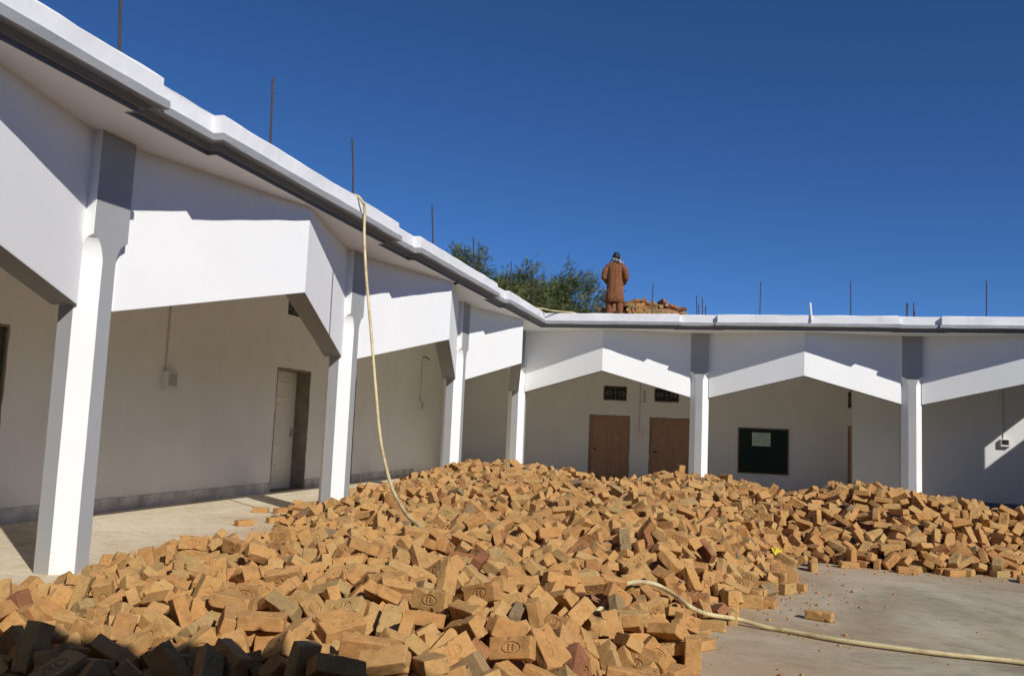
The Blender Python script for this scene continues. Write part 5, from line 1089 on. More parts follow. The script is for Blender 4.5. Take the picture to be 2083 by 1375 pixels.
5968,6247,426,2674585459,6010,7647,161,1921497495,6130,5936,187,3221071664,6088,6149,293,1673544415,6183,6267,383,2711314510,6144,7639,135,1500500699,6223,6011,135,3500393500,6271,6099,188,4290368390,6248,6301,378,1712388412,6535,6328,353,4194193317,1103,6669,255,5500500416,1284,5399,337,3609951347,1402,5485,407,2457213954,1617,5500,512,1318689142,1510,1236,135,4957500500,1681,1902,255,1574723182,1622,2250,232,1584605518,1629,3011,260,1551747572,1603,4251,234,4251370381,1780,5912,628,1621583155,1811,6999,772,3217307697,1810,7095,805,1731726862,1801,7379,869,4544341055,1893,1755,313,4662752275,
1908,3613,354,3200288249,1947,5249,547,1634413874,1893,5418,608,4633771513,2015,1860,378,4758607622,2034,2814,374,1745129719,2176,1885,324,7781519074,2168,1989,346,4424391120,2113,3025,418,4559586353,2182,4763,478,1716172733,2313,1591,347,3689761391,2348,1757,364,3873914579,2302,3392,493,5697733945,2436,1505,320,1852543437,2406,1596,362,4186780616,2401,2495,439,1238794355,2413,4470,482,2847584915,2447,7528,781,1568673384,2555,1503,367,2767094476,2551,2402,398,3702244132,2576,4670,519,4860477228,2677,1517,388,3727236248,2728,3528,464,1862247314,2696,4855,509,2310157849,2683,5680,663,4791696664,
2858,1102,153,8751249069,2795,1476,395,1122519154,2810,3006,525,6944312295,2969,1473,420,2784304829,2922,1626,380,4428482516,2922,3370,390,5714891744,2931,4107,335,4601447932,2954,4866,588,2830370796,2957,5398,644,1692203836,3055,1485,373,3459500766,3083,1767,434,4398094140,3052,4344,395,1648478735,3171,1624,390,3668675512,3232,1887,409,4240501329,3202,2664,500,4947648316,3172,2901,472,4862391114,3167,4472,467,2427787331,3201,5730,669,2895856638,3306,1610,386,1708682595,3294,2257,449,2619807739,3295,3034,437,1213836367,3442,1626,385,4213760300,3496,1800,319,4514778412,3580,2929,319,2450986385,
3399,3325,443,4898656811,3451,3499,429,4458479387,3401,3765,421,2653452397,3453,4104,458,7717143105,3445,5915,699,4020538419,3662,2151,207,1583269626,3659,2309,228,2801715548,3734,2355,167,7622289338,3690,2746,162,4701414237,3547,4280,494,1474715116,3563,4674,538,4725208224,3731,2281,162,3448630241,3716,2414,135,1500500675,3690,4374,473,3675439108,3702,5147,574,4918687352,3889,3842,135,1500500554,4057,5467,291,4389653345,4165,4580,135,2500129500,4172,5591,216,3395466478,4377,5971,174,1730484312,4550,7391,408,4868408111,4579,7499,210,1709268430,4833,6885,760,1683412504,4854,7329,514,4522554118,
4783,7498,373,1453804222,4828,7661,135,1500500749,4944,7734,135,3500491500,5082,6907,673,4458873148,5106,7003,641,1757233350,5163,7030,562,3464292139,5199,7493,309,6485609059,5201,7572,202,2347879153,5320,7621,194,1528674057,5466,5888,204,3172712228,5449,6562,660,4925735259,5456,7458,348,2856784547,5585,6133,349,1255739352,5554,7496,392,2683700908,5690,6024,267,3656066322,5692,6203,417,3616942612,5687,7564,202,3619955298,5847,5928,135,3500915500,5817,6043,143,5558498485,5787,6131,281,5781806361,5840,6390,501,2858269738,5954,5992,153,4148148854,5939,5997,269,4116279700,5897,6200,355,2472251305,
5927,6356,468,1820635294,6067,5964,153,1117181819,6079,6076,197,1631295856,6076,6198,399,4836387441,6070,6367,434,3527101457,6061,7600,192,1678382575,6219,5909,135,2500577500,6129,6032,199,3289328554,6218,6172,315,1766614855,6195,6366,432,2016399389,6304,6351,366,2807538428,941,5731,273,4779779914,1099,5807,325,4924500500,1181,5819,331,2506300519,1340,5293,388,4953497573,1174,7548,329,1771081771,1484,4619,250,4740236134,1512,5044,382,1678550102,1464,6058,590,3763499403,1617,1268,224,1052718284,1569,2162,226,4070568238,1544,2904,252,3624526594,1649,3087,318,3801386541,1577,6191,621,1646744641,
1559,6962,767,5418961397,1532,7078,748,3515154299,1543,7527,498,4591260427,1722,1442,368,2968491617,1736,2089,285,3642921423,1650,2869,295,2532698535,1735,3317,441,1640621941,1642,4048,241,2500488500,1681,5100,463,3525551339,1679,7019,819,4850444210,1690,7520,591,1762370571,1901,1212,241,2500252500,1866,1482,325,4065717351,1871,2082,342,1399385032,1808,2191,383,1255767719,1884,4555,352,3882378418,1872,7208,850,2576826423,2008,1708,373,3879592892,1958,1812,394,4673480338,1992,1962,396,3676732531,2028,2064,393,1453649513,1907,2189,385,3388552167,2005,2704,350,1585489524,1950,3571,421,5973322613,
1958,5083,504,6670663844,1885,5311,608,2456502677,2087,1712,385,3627031425,2134,1831,403,4484671085,2127,2565,386,4449446488,2066,2956,392,4695409430,2082,3178,436,1677394576,2131,3446,441,1568819457,2131,6347,734,2722079518,2276,1711,368,4856247743,2213,1847,338,6630657785,2178,2747,420,5305130322,2241,3034,433,2672709494,2166,3162,518,1412319939,2232,3813,495,2520309681,2190,4240,519,4522652728,2269,6550,752,1561666045,2385,1411,396,2600865455,2345,1560,324,6619275682,2364,4310,472,1738364521,2373,5055,618,4844502440,2402,7075,763,2774554463,2482,1383,328,1757634212,2503,2343,438,4700398076,
2474,2441,452,4243377640,2512,3321,558,2500348520,2548,4205,472,2435914297,2532,5917,691,3818323120,2585,6607,669,2808559365,2568,6840,683,3693664308,2635,1422,389,5636678787,2598,1551,396,1477561378,2622,3373,531,2625269416,2644,4425,548,4113196595,2613,4539,553,3394684221,2660,5411,700,8431486461,2688,6955,645,4893615097,2720,1404,384,2088241690,2760,2058,505,7954713331,2745,2202,468,4467477606,2749,3087,526,2663924595,2796,3951,449,1842327103,2839,4165,469,3376469475,2760,5927,718,4858830376,2709,6099,720,2906441136,2814,7070,650,3571596986,2869,1519,440,4265756614,2885,1718,439,3498153311,
2858,2204,465,2661539553,2864,2694,505,4761556270,2957,3245,462,8193589359,2868,3340,478,1672766929,2905,4042,364,2917393713,2874,4682,554,7635406143,2969,1518,474,1608373649,3001,1695,434,3459269409,2986,2474,545,3394403421,2979,2651,519,4763545555,3021,2962,528,1682974546,3028,3073,478,1702869817,3023,3570,363,4375410207,3003,4209,394,4936660566,3005,4550,517,4563502449,2998,5820,699,1908465245,3130,1546,435,3528186159,3111,2938,520,7857823516,3112,3581,402,2925266310,3162,4666,569,4355687397,3140,4814,603,4607572446,3227,1554,440,1590720336,3239,1678,448,1581737615,3241,2601,524,2604733759,
3198,3803,419,1836758655,3219,6920,672,3848890704,3346,1324,305,2871140292,3371,1586,435,3141617560,3418,3225,480,8492756459,3361,3887,487,8673475132,3356,4150,513,3845931504,3404,6193,723,1362682220,3375,6976,737,2736372612,3575,1521,233,1746607757,3632,2076,248,4493802403,3509,4680,570,3729710575,3478,6201,689,2698370708,3544,7437,860,5556684175,3803,2348,135,4169500500,3679,2486,209,3472852442,3773,2492,135,1500500530,3677,3795,288,5686484049,3659,4927,561,4352439408,3586,5800,669,3303213389,3617,6475,696,1564135321,3610,6780,795,3363825225,3829,5559,538,4670697468,3985,4269,203,4686740501,
3858,6417,737,1644460059,4200,4960,135,3500672500,4165,7489,484,1316820116,4332,6297,455,1643341194,4749,6465,899,4104553311,4823,7074,843,4537187520,4941,6837,819,3797299172,5033,7330,566,2505302788,5188,6467,825,4391649435,5165,7443,450,4646517407,5547,6563,691,1487534034,5524,7178,606,2876403305,5635,6560,666,4083396417,5761,5985,244,1551378497,5723,6139,356,2386117605,5748,6262,515,4092520198,5783,6431,583,1633327075,5840,5941,230,1339340970,5830,6121,312,8187501085,5840,6274,469,4766679416,6014,5944,153,4235236923,5963,6126,298,2636707674,6000,6326,487,3368951326,6025,6634,584,1835317879,
6105,5843,153,1105804196,6153,6111,306,1576826249,6123,6243,436,1838505125,6126,6440,515,1885226156,6138,6648,569,3363056323,6249,6142,258,2656838652,6303,6560,496,2743144742,6406,6137,267,3361289357,6623,6022,135,1500500193,966,6348,255,4962500500,1248,5207,416,3840777864,1203,5435,354,3524253384,1132,6021,458,2444445541,1202,6185,402,2171082630,1240,6651,429,1927458348,999,6963,273,3268732058,1502,3423,325,3751132372,1474,4532,217,4929512155,1392,6237,579,4659639863,1156,6941,429,4506423346,1287,7289,424,4396312656,1739,1335,273,3458969403,1625,1675,308,7795189357,1708,1851,278,2752767685,
1658,2034,308,2746773556,1692,2188,305,1506684113,1653,3728,267,3771439483,1586,4442,259,4457404279,1685,5286,523,1829370850,1675,5848,647,3754618244,1643,6355,699,4924430159,1571,7055,803,4915770644,1499,7540,518,3703034353,1842,1680,408,3583071301,1764,1726,361,4809525492,1816,1890,382,4087427614,1829,2023,353,3746757881,1803,2128,332,1776765581,1763,2256,339,3722264296,1761,3776,372,8478498498,1825,4584,414,4909553449,1794,6285,710,3724892498,1952,1602,407,2854428563,1947,1733,411,4211331488,1910,1946,402,1622631029,1912,3653,480,3436865316,1848,4414,435,4180641078,2010,1462,365,2734588409,
2080,1607,441,3557303309,2037,1833,449,4835591634,2078,1883,407,5951733391,2071,1973,424,4827391292,2023,4353,467,3656863768,2037,4779,520,3688971629,2061,6021,721,1506303714,2243,1299,274,1775524439,2202,1491,407,4721580348,2168,1762,384,1249509829,2140,2891,437,3626236434,2197,5743,707,1613636353,2170,6241,760,1611427454,2338,1455,350,3830539301,2317,1643,474,2334074375,2280,1765,378,3629475233,2315,2535,501,4767270097,2257,3473,552,2610153417,2302,5392,660,1944294400,2295,5522,649,2722622036,2318,5881,719,3366112581,2309,6041,760,1646545570,2448,2505,437,5257890595,2446,2700,465,4135248451,
2391,3128,490,1293600221,2420,3858,516,3419717189,2466,4874,556,2962711564,2433,7354,790,7668139137,2476,7578,794,1828487368,2604,1348,299,4756526195,2516,1519,414,6358258788,2577,3116,579,3741529408,2562,6009,714,2401618360,2543,6111,697,2591770833,2568,6769,710,7432075251,2609,6919,706,3490135476,2695,1472,452,7567314186,2680,1634,418,4112626459,2660,3412,521,1702192879,2744,3933,476,5632605937,2636,5236,738,3295434227,2700,7022,667,8926825633,2765,1475,459,2672928672,2818,3154,541,1580626345,2794,3283,496,3717312442,2823,4243,470,3619650432,2818,5341,702,7811779900,2809,5637,691,1378417940,
2800,5753,717,3379720639,2918,6283,768,2776860594,2974,3516,461,1452324043,2923,3919,424,3449769257,2888,6133,747,4927566381,2913,7119,684,5516280787,2891,7561,656,3392640338,3044,1641,432,2570633475,3085,2706,551,3864265362,3066,2942,563,2489892306,3050,5121,696,1512548067,3063,7331,714,8143138469,2963,7646,659,2933825552,3198,1444,417,3307041474,3155,1631,470,4760285487,3198,3041,525,8626624484,3178,3484,422,3721045374,3147,3629,414,4851416362,3116,3801,408,5449625730,3166,6582,701,4717203442,3144,7091,741,4228432313,3093,7410,743,8260764314,3318,1598,453,2496087223,3337,1732,444,3587420182,
3308,4400,543,3595960346,3287,7216,820,2942555704,3569,1146,135,1500500716,3409,1670,397,6659382786,3562,1862,366,2691591588,3524,6131,752,8285239607,3397,6652,735,2520144609,3712,1864,205,1500500945,3650,2026,260,3290283127,3735,2190,204,3134090620,3623,2223,274,3408702268,3680,2395,212,8054534459,3601,4384,546,2738548452,3577,5718,697,3313614081,3691,4873,586,1680638615,3662,5277,585,2700686750,3652,5363,662,1540636875,3786,4866,519,8530383028,3788,7296,853,4147376795,3830,7481,769,2665367781,4006,4719,209,8573834440,4104,7528,477,3419139192,4373,6511,606,2787288465,4435,7123,711,3542066323,
4539,6005,353,2833789886,4541,7125,737,3111227575,4539,7310,588,2864311564,4568,7458,269,3632705197,4672,7358,478,3224750200,4948,6552,876,7158748516,5049,6931,773,3327207457,4918,7408,514,1670053481,5107,6535,852,7390642301,5028,7605,260,3087653220,5188,6981,602,7231368274,5210,7127,658,1586657612,5232,7498,405,5926609234,5335,7583,335,3753470275,5649,5642,135,2500641500,5429,7413,463,2245286496,5731,5841,135,2500649500,5802,6062,240,2683035667,5790,6159,406,1791804811,5821,6363,623,3125902563,5861,6503,578,1747680614,5835,6632,675,3475274492,5834,6822,595,1640142790,5843,7286,508,3457062354,
5897,5952,287,4926261317,5934,6185,388,4353646367,5948,6396,556,3312294427,5938,6568,587,3916258229,5958,6820,562,4940481202,6023,6061,207,1663244285,6221,6042,281,3587756486,6071,6369,546,4459309515,6037,6539,572,3150164791,6106,7135,549,2501328690,6199,6066,162,7213716092,6271,6151,359,4181438501,6254,6384,494,8097264803,6193,6481,482,3606376131,6326,6385,422,1673677526,6303,6505,484,4427526563,6509,6171,281,4967485451,6664,6467,365,4192487350,6577,6890,456,5472427954,6671,7292,248,1566657193,6842,6573,293,3300064504,7033,6670,153,2001480520,6874,7322,153,3642358022,1137,6564,395,1500500723,
1482,5671,512,1711610562,1352,6048,544,1708350631,1170,6310,462,4979338578,1160,7351,329,3998538462,1504,3326,289,5560898835,1370,6207,561,4708609850,1264,6446,457,2461521816,1393,6743,606,2584224563,1385,7519,403,4325644350,1620,1947,311,3798872372,1562,3607,295,1462568350,1572,5304,496,2669949454,1332,7070,495,3778455500,1539,1472,302,1539872618,1694,1822,370,4320590312,1729,1898,411,4596502330,1713,2113,332,6659687522,1733,3619,398,4921415459,1633,4135,229,1762547947,1745,5411,569,1368608060,1794,1589,412,1704382289,1874,1840,420,3695233275,1833,2128,398,4347729193,1836,7575,667,4819865841,
1943,2976,401,7445059336,1891,4123,433,3443882178,2080,1323,265,3511323344,2150,1650,384,4821746436,2066,1752,451,3648377505,2162,2509,418,1469514634,2050,3258,461,3128646092,2128,4409,530,4663549861,2112,4684,526,3486543396,2234,1686,427,2272426880,2271,5704,681,6371176789,2288,6190,775,4902381286,2340,1558,472,1766542901,2520,1410,385,4812573255,2579,3753,573,1632516908,2635,6484,690,1404623045,2665,1404,434,1439695201,2612,2109,464,5454369810,2593,6248,755,2602429546,2674,6549,681,1794183181,2722,6603,695,2604791819,2797,6388,726,1657283426,2704,6908,664,1854477553,2898,3219,527,2686192447,
2919,3761,471,4667526769,2910,6451,731,6786767571,2889,6869,667,1589708745,3041,1231,311,1498529471,3059,1441,430,6541987360,3016,3700,416,4611622172,3021,6250,734,1325660602,2974,6481,718,5459890491,3142,1427,433,4058518374,3119,1581,492,2659197657,3127,6309,750,4402613221,3108,6473,754,4428620298,3058,6686,703,3656699359,3307,1180,293,2981370370,3265,1658,491,8352732407,3225,6410,750,1645724676,3394,1569,490,2626113167,3399,1717,411,2820880571,3568,2024,370,5707736758,3352,3233,495,8458524556,3345,6332,762,4367616363,3323,6711,725,4304323280,3384,7597,720,4660345420,3561,1954,333,2816304393,
3665,2056,296,2877719292,3878,2424,135,5500500671,3782,2982,268,5728615180,3620,4817,663,7393057604,3633,7291,874,8239761775,4321,7442,444,4871612491,4326,7225,625,7076144484,4522,6899,786,4593399359,4641,7272,645,2746135313,4760,7348,514,5712610158,4870,6954,866,3306623497,4975,7153,783,3396718323,4875,7385,558,4652195286,4830,7555,321,2715330643,5058,6820,864,1462597243,5088,7003,766,1668182739,4999,7023,767,3301825217,5130,6723,860,1604568514,5191,6911,784,8724503442,5164,7451,382,8789537413,5289,7089,674,5748096641,5264,7603,263,2881496733,5418,6835,737,3314190427,5354,7083,661,7797384424,
5347,7212,696,4784509454,5534,6859,730,3330606333,5535,7077,663,3483507480,5605,7264,619,4328265273,5694,5931,264,4500420590,5672,6961,625,3354171599,5697,5887,197,1866341490,5773,6202,486,4291646129,5773,6688,693,1919293239,5750,6829,663,3405459250,5750,6964,615,2866379819,5733,7107,605,4476497337,5734,7198,561,4303892292,5716,7444,490,2474330639,5893,6068,314,3423877222,5880,6256,501,7441221689,5915,6468,578,4727667050,5888,6597,614,3908470278,5854,6877,597,2697370722,5919,6986,579,1569210165,5863,7159,565,2750864357,5932,7402,477,4688398317,6035,5825,185,4373319466,5942,6279,495,1750090245,
5992,6483,555,8313057599,5986,6576,589,4084254405,6117,6883,566,4319645480,6059,7113,572,4348234458,5964,7270,507,4751653300,6043,7546,358,2718276328,6153,6032,275,4790491103,6175,6219,448,2611236231,6179,6512,548,5738098516,6118,6566,566,2578568523,6081,6713,645,3457723162,6137,7344,465,4128114673,6401,5950,135,7500963500,6285,6234,435,2764537746,6236,6455,445,6729903209,6255,6565,554,2798619662,6255,6670,528,4955586306,6259,6821,557,2885479424,6282,7104,471,1797491401,6255,7207,436,3318129395,6299,7303,423,4526564660,6377,6533,542,1793295181,6397,6740,548,3300901429,6423,6861,555,1952447747,
6369,6981,517,4365482092,6447,7491,297,1648719755,6536,6620,474,3638071624,6507,6987,436,4681223381,6463,7170,506,1901527441,6556,7318,353,4351734291,6709,6328,299,1607375574,6623,6716,481,3627682509,6699,7129,416,1653761462,6883,6438,271,2631545465,7071,6580,135,1500500314,6828,6951,405,1984547439,2096,10341,4193,4156844139,2081,10444,4184,8565441505,1919,10523,4193,3642358022,1996,10673,4175,3500925500,1500,10739,4175,1500500432,2046,10908,4175,1500500919,2091,11071,4240,3501733066,2050,11225,4175,4593500500,2201,10272,4177,4097509487,2291,10311,4185,1525486908,2070,10507,4244,4279762194,2069,10636,4261,3957484700,
2052,10793,4244,1542765442,2228,10955,4572,3260076522,2203,11243,4230,4969716547,2160,11246,4200,4176607307,2367,10317,4194,2459046452,2394,10394,4274,1703664540,2328,10839,4572,3440881688,2337,10963,4540,7071170621,2336,11209,4215,2679255504,2321,11294,4227,1511692460,2437,10871,4507,3315689480,2482,10979,4470,7754938674,2487,11137,4289,4450547148,2481,11303,4175,4099500500,2607,10250,4175,1500500853,2567,10316,4221,3646667509,2614,11157,4308,2772297712,2548,11262,4175,4222500500,2685,10286,4180,3486890509,2729,10309,4217,7367934238,2732,11233,4226,1503688487,2702,11290,4175,8177500500,2868,10281,4175,4524500500,2860,10283,4245,2500088500,
2916,11150,4328,2304268867,2881,11333,4193,1969671671,2966,10264,4175,3500931500,2960,10317,4256,2457621456,2949,10965,4636,7347067592,3064,11192,4227,6815471612,2984,11333,4175,3500306500,3057,10288,4175,4890500500,3084,10344,4227,2598376351,3104,11167,4307,5555807623,3089,11256,4175,1500500568,3248,10304,4175,4161501498,3236,10444,4315,1704439863,3333,10523,4283,3643179394,3356,10692,4310,3574057251,3247,10857,4445,8787722423,3376,10964,4247,3514140231,3304,11104,4241,2400813259,3259,11242,4182,2531256497,3336,10306,4193,1974657657,3411,10428,4175,7500505500,3430,10529,4176,4963506507,3387,10631,4218,1696691846,3401,10804,4202,4113663279,
3411,10930,4207,3402175449,3395,11084,4185,2533220473,3388,11204,4175,2500774500,2091,10379,4281,3500346500,2012,10587,4224,3319521506,2028,10753,4193,3451549003,1971,10810,4193,3462538002,1939,10997,4175,4178500500,2091,11133,4199,7105195195,2093,11284,4216,2592843408,2326,10236,4218,4305353457,2234,10348,4215,5336631659,2208,10448,4343,4442499155,2315,10678,4555,2301082572,2308,11107,4389,3197455708,2243,11182,4267,4481639267,2253,11272,4193,3834833871,2436,10671,4533,2619866532,2399,10837,4577,3404795740,2402,11016,4482,3501862213,2397,11152,4271,3404184168,2422,11236,4205,4604446255,2459,10764,4548,2702447195,2474,11147,4380,2624197574,
2479,11178,4255,5959511593,2531,11287,4263,1940734734,2534,10229,4223,2554290668,2476,10262,4230,2563293696,2650,11240,4267,1485565982,2652,11247,4188,3471701405,2784,10280,4202,4050321690,2742,10332,4278,4864668741,2782,10349,4312,1685320114,2833,10693,4682,4774440046,2774,11150,4335,3391281152,2864,11199,4220,3468410246,2832,11256,4209,8282177378,2887,10206,4193,3511489001,2908,10362,4241,4796691360,2950,10359,4341,2499062431,2872,11141,4353,3574925217,2953,11204,4295,4972564597,2927,11281,4199,5675033675,3125,10350,4284,1874440252,3058,11140,4367,2692146510,2971,11228,4188,4453541503,3184,10301,4182,2484839514,3203,10359,4276,4623425062,
3333,10817,4313,3288894304,3198,11063,4428,4235761563,3249,11180,4229,3629699381,3162,11216,4214,2603763430,3336,10395,4182,2482895511,3411,10510,4250,4760434462,3427,10658,4252,3227600522,3373,10854,4280,5598281436,3441,10969,4268,8311833113,3400,11092,4253,1505543883,3306,11277,4193,4618382015,3486,10585,4193,2872833833,3511,10696,4175,2500983500,3544,10808,4175,4817500500,3566,10907,4175,2500438500,2205,10407,4254,4480447295,2106,10592,4282,2834322759,2067,10704,4252,2267634599,1988,10947,4193,1945725725,2155,11133,4239,4218700334,2360,10320,4297,5659757227,2353,10789,4603,1694567126,2390,11169,4362,3319123284,2300,11144,4298,3386224253,
2441,10349,4252,4161581233,2450,11065,4399,1430865834,2442,11224,4291,1714370612,2503,10349,4235,3715244327,2618,10357,4266,2723474415,2453,10934,4531,6804245583,2537,11226,4352,2502995498,2563,11209,4219,1921757651,2651,10233,4228,4892676515,2719,11163,4297,3391281152,2775,11281,4237,3479956261,2976,10835,4694,3402676415,2853,11260,4297,3333349409,3000,11134,4380,3467867332,3067,10279,4245,5500500367,3026,10403,4303,8286497176,3034,11230,4276,2789774630,3415,10606,4285,3342600487,3200,11298,4225,3662777424,3206,11141,4287,2797234531,3295,10383,4299,3421601690,3619,10409,4175,1500500366,3425,10708,4193,7408592010,3429,10838,4279,3302145755,
3357,11008,4283,6645953328,3327,11180,4292,2244754089,3582,10565,4175,6500158500,3499,10734,4263,2069752248,3465,10822,4193,3773227082,3490,10991,4175,4899500500
], dtype=np.int64).reshape(-1, 4)
n = len(REST)
pos = np.stack([REST[:, 0] / 500.0 - 8, REST[:, 1] / 500.0, REST[:, 2] / 1000.0 - 0.1], 1)
lead = REST[:, 3] // 10 ** 9 - 1
kk = lead % 4
half = lead // 4
qs = np.stack([REST[:, 3] // 10 ** 6 % 1000, REST[:, 3] // 1000 % 1000, REST[:, 3] % 1000], 1).astype(float)
qs = ((qs - 1) / 998 * 2 - 1) * math.sqrt(.5)
quat = np.zeros((n, 4))
big = np.sqrt(np.clip(1 - (qs ** 2).sum(1), 0, 1))
for i in range(4):
    sel = kk == i
    oth = [j for j in range(4) if j != i]
    quat[sel, i] = big[sel]
    for c, j in enumerate(oth):
        quat[sel, j] = qs[sel, c]
quat /= np.linalg.norm(quat, axis=1)[:, None]

LEN, WID, HGT = 0.218, 0.106, 0.070

def groove(x, y, style):
    """Depth 0..1 of the pressed oval mark at (x, y) on the large face."""
    d = np.full(x.shape, 9.0)
    if style == 0:
        return np.zeros(x.shape)
    a, bb = 0.050, 0.0265
    r = np.sqrt((x / a) ** 2 + (y / bb) ** 2)
    gr = np.sqrt((x / a ** 2) ** 2 + (y / bb ** 2) ** 2) + 1e-9
    d = np.minimum(d, np.abs(r * (r - 1) / gr))
    if style == 1:                        # 33
        for cx in (-0.0125, 0.0125):
            for cy in (-0.0062, 0.0062):
                px, py = x - cx, y - cy
                dd = np.abs(np.hypot(px, py) - 0.0062)
                dd = np.where((px < -0.002) & (py * np.sign(cy) < 0.003), 9, dd)
                dd = np.where(px < -0.0048, 9, dd)
                d = np.minimum(d, dd)
    if style == 2:                        # 11
        for cx in (-0.010, 0.010):
            px = x - cx
            bar = np.maximum(np.abs(px), np.abs(y) - 0.0125)
            d = np.minimum(d, np.where(np.abs(y) < 0.013, np.abs(px), 9))
            d = np.minimum(d, np.where((np.abs(px + 0.003) < 0.004) & (y > 0.004), np.abs(y - 0.0105 - (px + .003) * .9), 9))
            d = np.minimum(d, np.where(np.abs(px) < 0.0055, np.abs(y + 0.0125), 9))
    return np.clip(1.4 - d / 0.0024, 0, 1)

def brick_arrays(L, W, H, res, seed, style, amp, rad, chips):
    """Six gridded faces pulled onto a rounded, knocked-about block."""
    r_ = np.random.RandomState(seed)
    nl, nw, nh, tl, tw = res
    half_ = np.array([L, W, H]) / 2
    V, F, UV = [], [], []
    cc = [(r_.choice([-1, 1], 3) * half_ * [1, 1, 1], r_.uniform(0.010, 0.024)) for _ in range(chips)]
    for c, _r2 in cc:
        ax = r_.randint(3)
        c[ax] *= r_.uniform(-1, 1)
    bend = r_.uniform(-1, 1, 4)
    for ax in range(3):
        for sg in (-1, 1):
            o1, o2 = [a for a in range(3) if a != ax]
            cnt = {0: nl, 1: nw, 2: nh}
            n1, n2 = cnt[o1], cnt[o2]
            if ax == 2 and sg == 1 and style:
                n1, n2 = tl, tw
            # denser near the rim so the rounding reads
            t1 = np.linspace(-1, 1, n1 + 1); t2 = np.linspace(-1, 1, n2 + 1)
            if not (ax == 2 and sg == 1 and style):
                t1 = np.sign(t1) * (1 - (1 - np.abs(t1)) ** 1.5); t2 = np.sign(t2) * (1 - (1 - np.abs(t2)) ** 1.5)
            A, B = np.meshgrid(t1, t2, indexing='ij')
            P = np.zeros(A.shape + (3,))
            P[..., o1] = A * half_[o1]; P[..., o2] = B * half_[o2]; P[..., ax] = sg * half_[ax]
            q = np.clip(P, -(half_ - rad), half_ - rad)
            dv = P - q
            P2 = q + dv / (np.linalg.norm(dv, axis=-1, keepdims=True) + 1e-12) * rad
            X, Y, Z = P2[..., 0], P2[..., 1], P2[..., 2]
            # hand-moulded unevenness (smooth function of position so faces stay joined)
            k = seed * 1.7
            for f_, am in ((21, 1.0), (47, 0.6), (95, 0.42)):
                w = np.sin(X * f_ + k + 2.1 * np.sin(Y * f_ * .7 + k)) * np.cos(Y * f_ * 1.1 - k * .6 + 1.7 * np.sin(Z * f_ * .8)) + np.sin(Z * f_ * 1.3 + k * .3 + X * f_ * .5)
                w2 = np.cos(X * f_ * .9 - k + 1.4 * np.sin(Z * f_)) * np.sin(Y * f_ * .8 + k)
                P2 = P2 + (P2 / half_) * (w * amp * am * .5)[..., None] * np.array([1, 1, 1]) 
                P2[..., ax] += 0
                P2[..., 2] += w2 * amp * am * .3
            P2[..., 2] += bend[0] * .05 * X ** 2 + bend[1] * .12 * X * Y
            P2[..., 1] += bend[2] * .06 * X ** 2
            for c, rr in cc:
                dd = np.linalg.norm(P2 - c, axis=-1)
                s = np.clip(1 - dd / rr, 0, 1)
                P2 = P2 - (c / (np.linalg.norm(c) + 1e-9)) * (s * rr * .75)[..., None]
            if ax == 2 and sg == 1 and style:
                P2[..., 2] -= groove(X, Y, style) * 0.0080
            base = len(V) and sum(len(v) for v in V)
            V.append(P2.reshape(-1, 3))
            uv = np.stack([X, Y], -1) if (ax == 2 and sg == 1) else np.full(X.shape + (2,), 9.0)
            UV.append(uv.reshape(-1, 2))
            I = np.arange((n1 + 1) * (n2 + 1)).reshape(n1 + 1, n2 + 1) + base
            quad = np.stack([I[:-1, :-1], I[1:, :-1], I[1:, 1:], I[:-1, 1:]], -1).reshape(-1, 4)
            flip = (sg == -1) ^ (ax == 1)
            if flip:
                quad = quad[:, ::-1]
            F.append(quad)
    return np.concatenate(V), np.concatenate(F), np.concatenate(UV)

def mesh_np(name, V, F, mat, smooth=False):
    me = bpy.data.meshes.new(name)
    me.vertices.add(len(V))
    me.vertices.foreach_set("co", V.astype(np.float32).ravel())
    me.loops.add(F.size)
    me.loops.foreach_set("vertex_index", F.astype(np.int32).ravel())
    me.polygons.add(len(F))
    me.polygons.foreach_set("loop_start", np.arange(0, F.size, F.shape[1], dtype=np.int32))
    me.polygons.foreach_set("loop_total", np.full(len(F), F.shape[1], dtype=np.int32))
    me.materials.append(mat)
    if smooth:
        me.polygons.foreach_set("use_smooth", np.ones(len(F), bool))
    me.update(calc_edges=True)
    return me

near_full, near_half = [], []
for i in range(14):
    style = (1, 1, 2, 1, 1, 1, 1, 2, 1, 0, 1, 1, 0, 1)[i]
    V, F, UV = brick_arrays(LEN + rng.uniform(-.006, .004), WID + rng.uniform(-.004, .004), HGT + rng.uniform(-.004, .003), (26, 16, 12, 84, 46), 40 + i, style, 0.0022, 0.0048, 3 + i % 4)
    near_full.append((mesh_np("brick", V, F, M_BRICK, True), style))
for i in range(4):
    V, F, UV = brick_arrays(0.118 + rng.uniform(-.025, .02), WID, HGT, (16, 16, 12, 40, 40), 80 + i, 0, 0.0040, 0.009, 9)
    near_half.append((mesh_np("brick", V, F, M_BRICK, True), 0))

hsh = lambda i, s: (math.sin(i * 12.9898 + s * 78.233) * 43758.5453) % 1.0
tint = np.array([hsh(i + 1, 3) for i in range(n)])

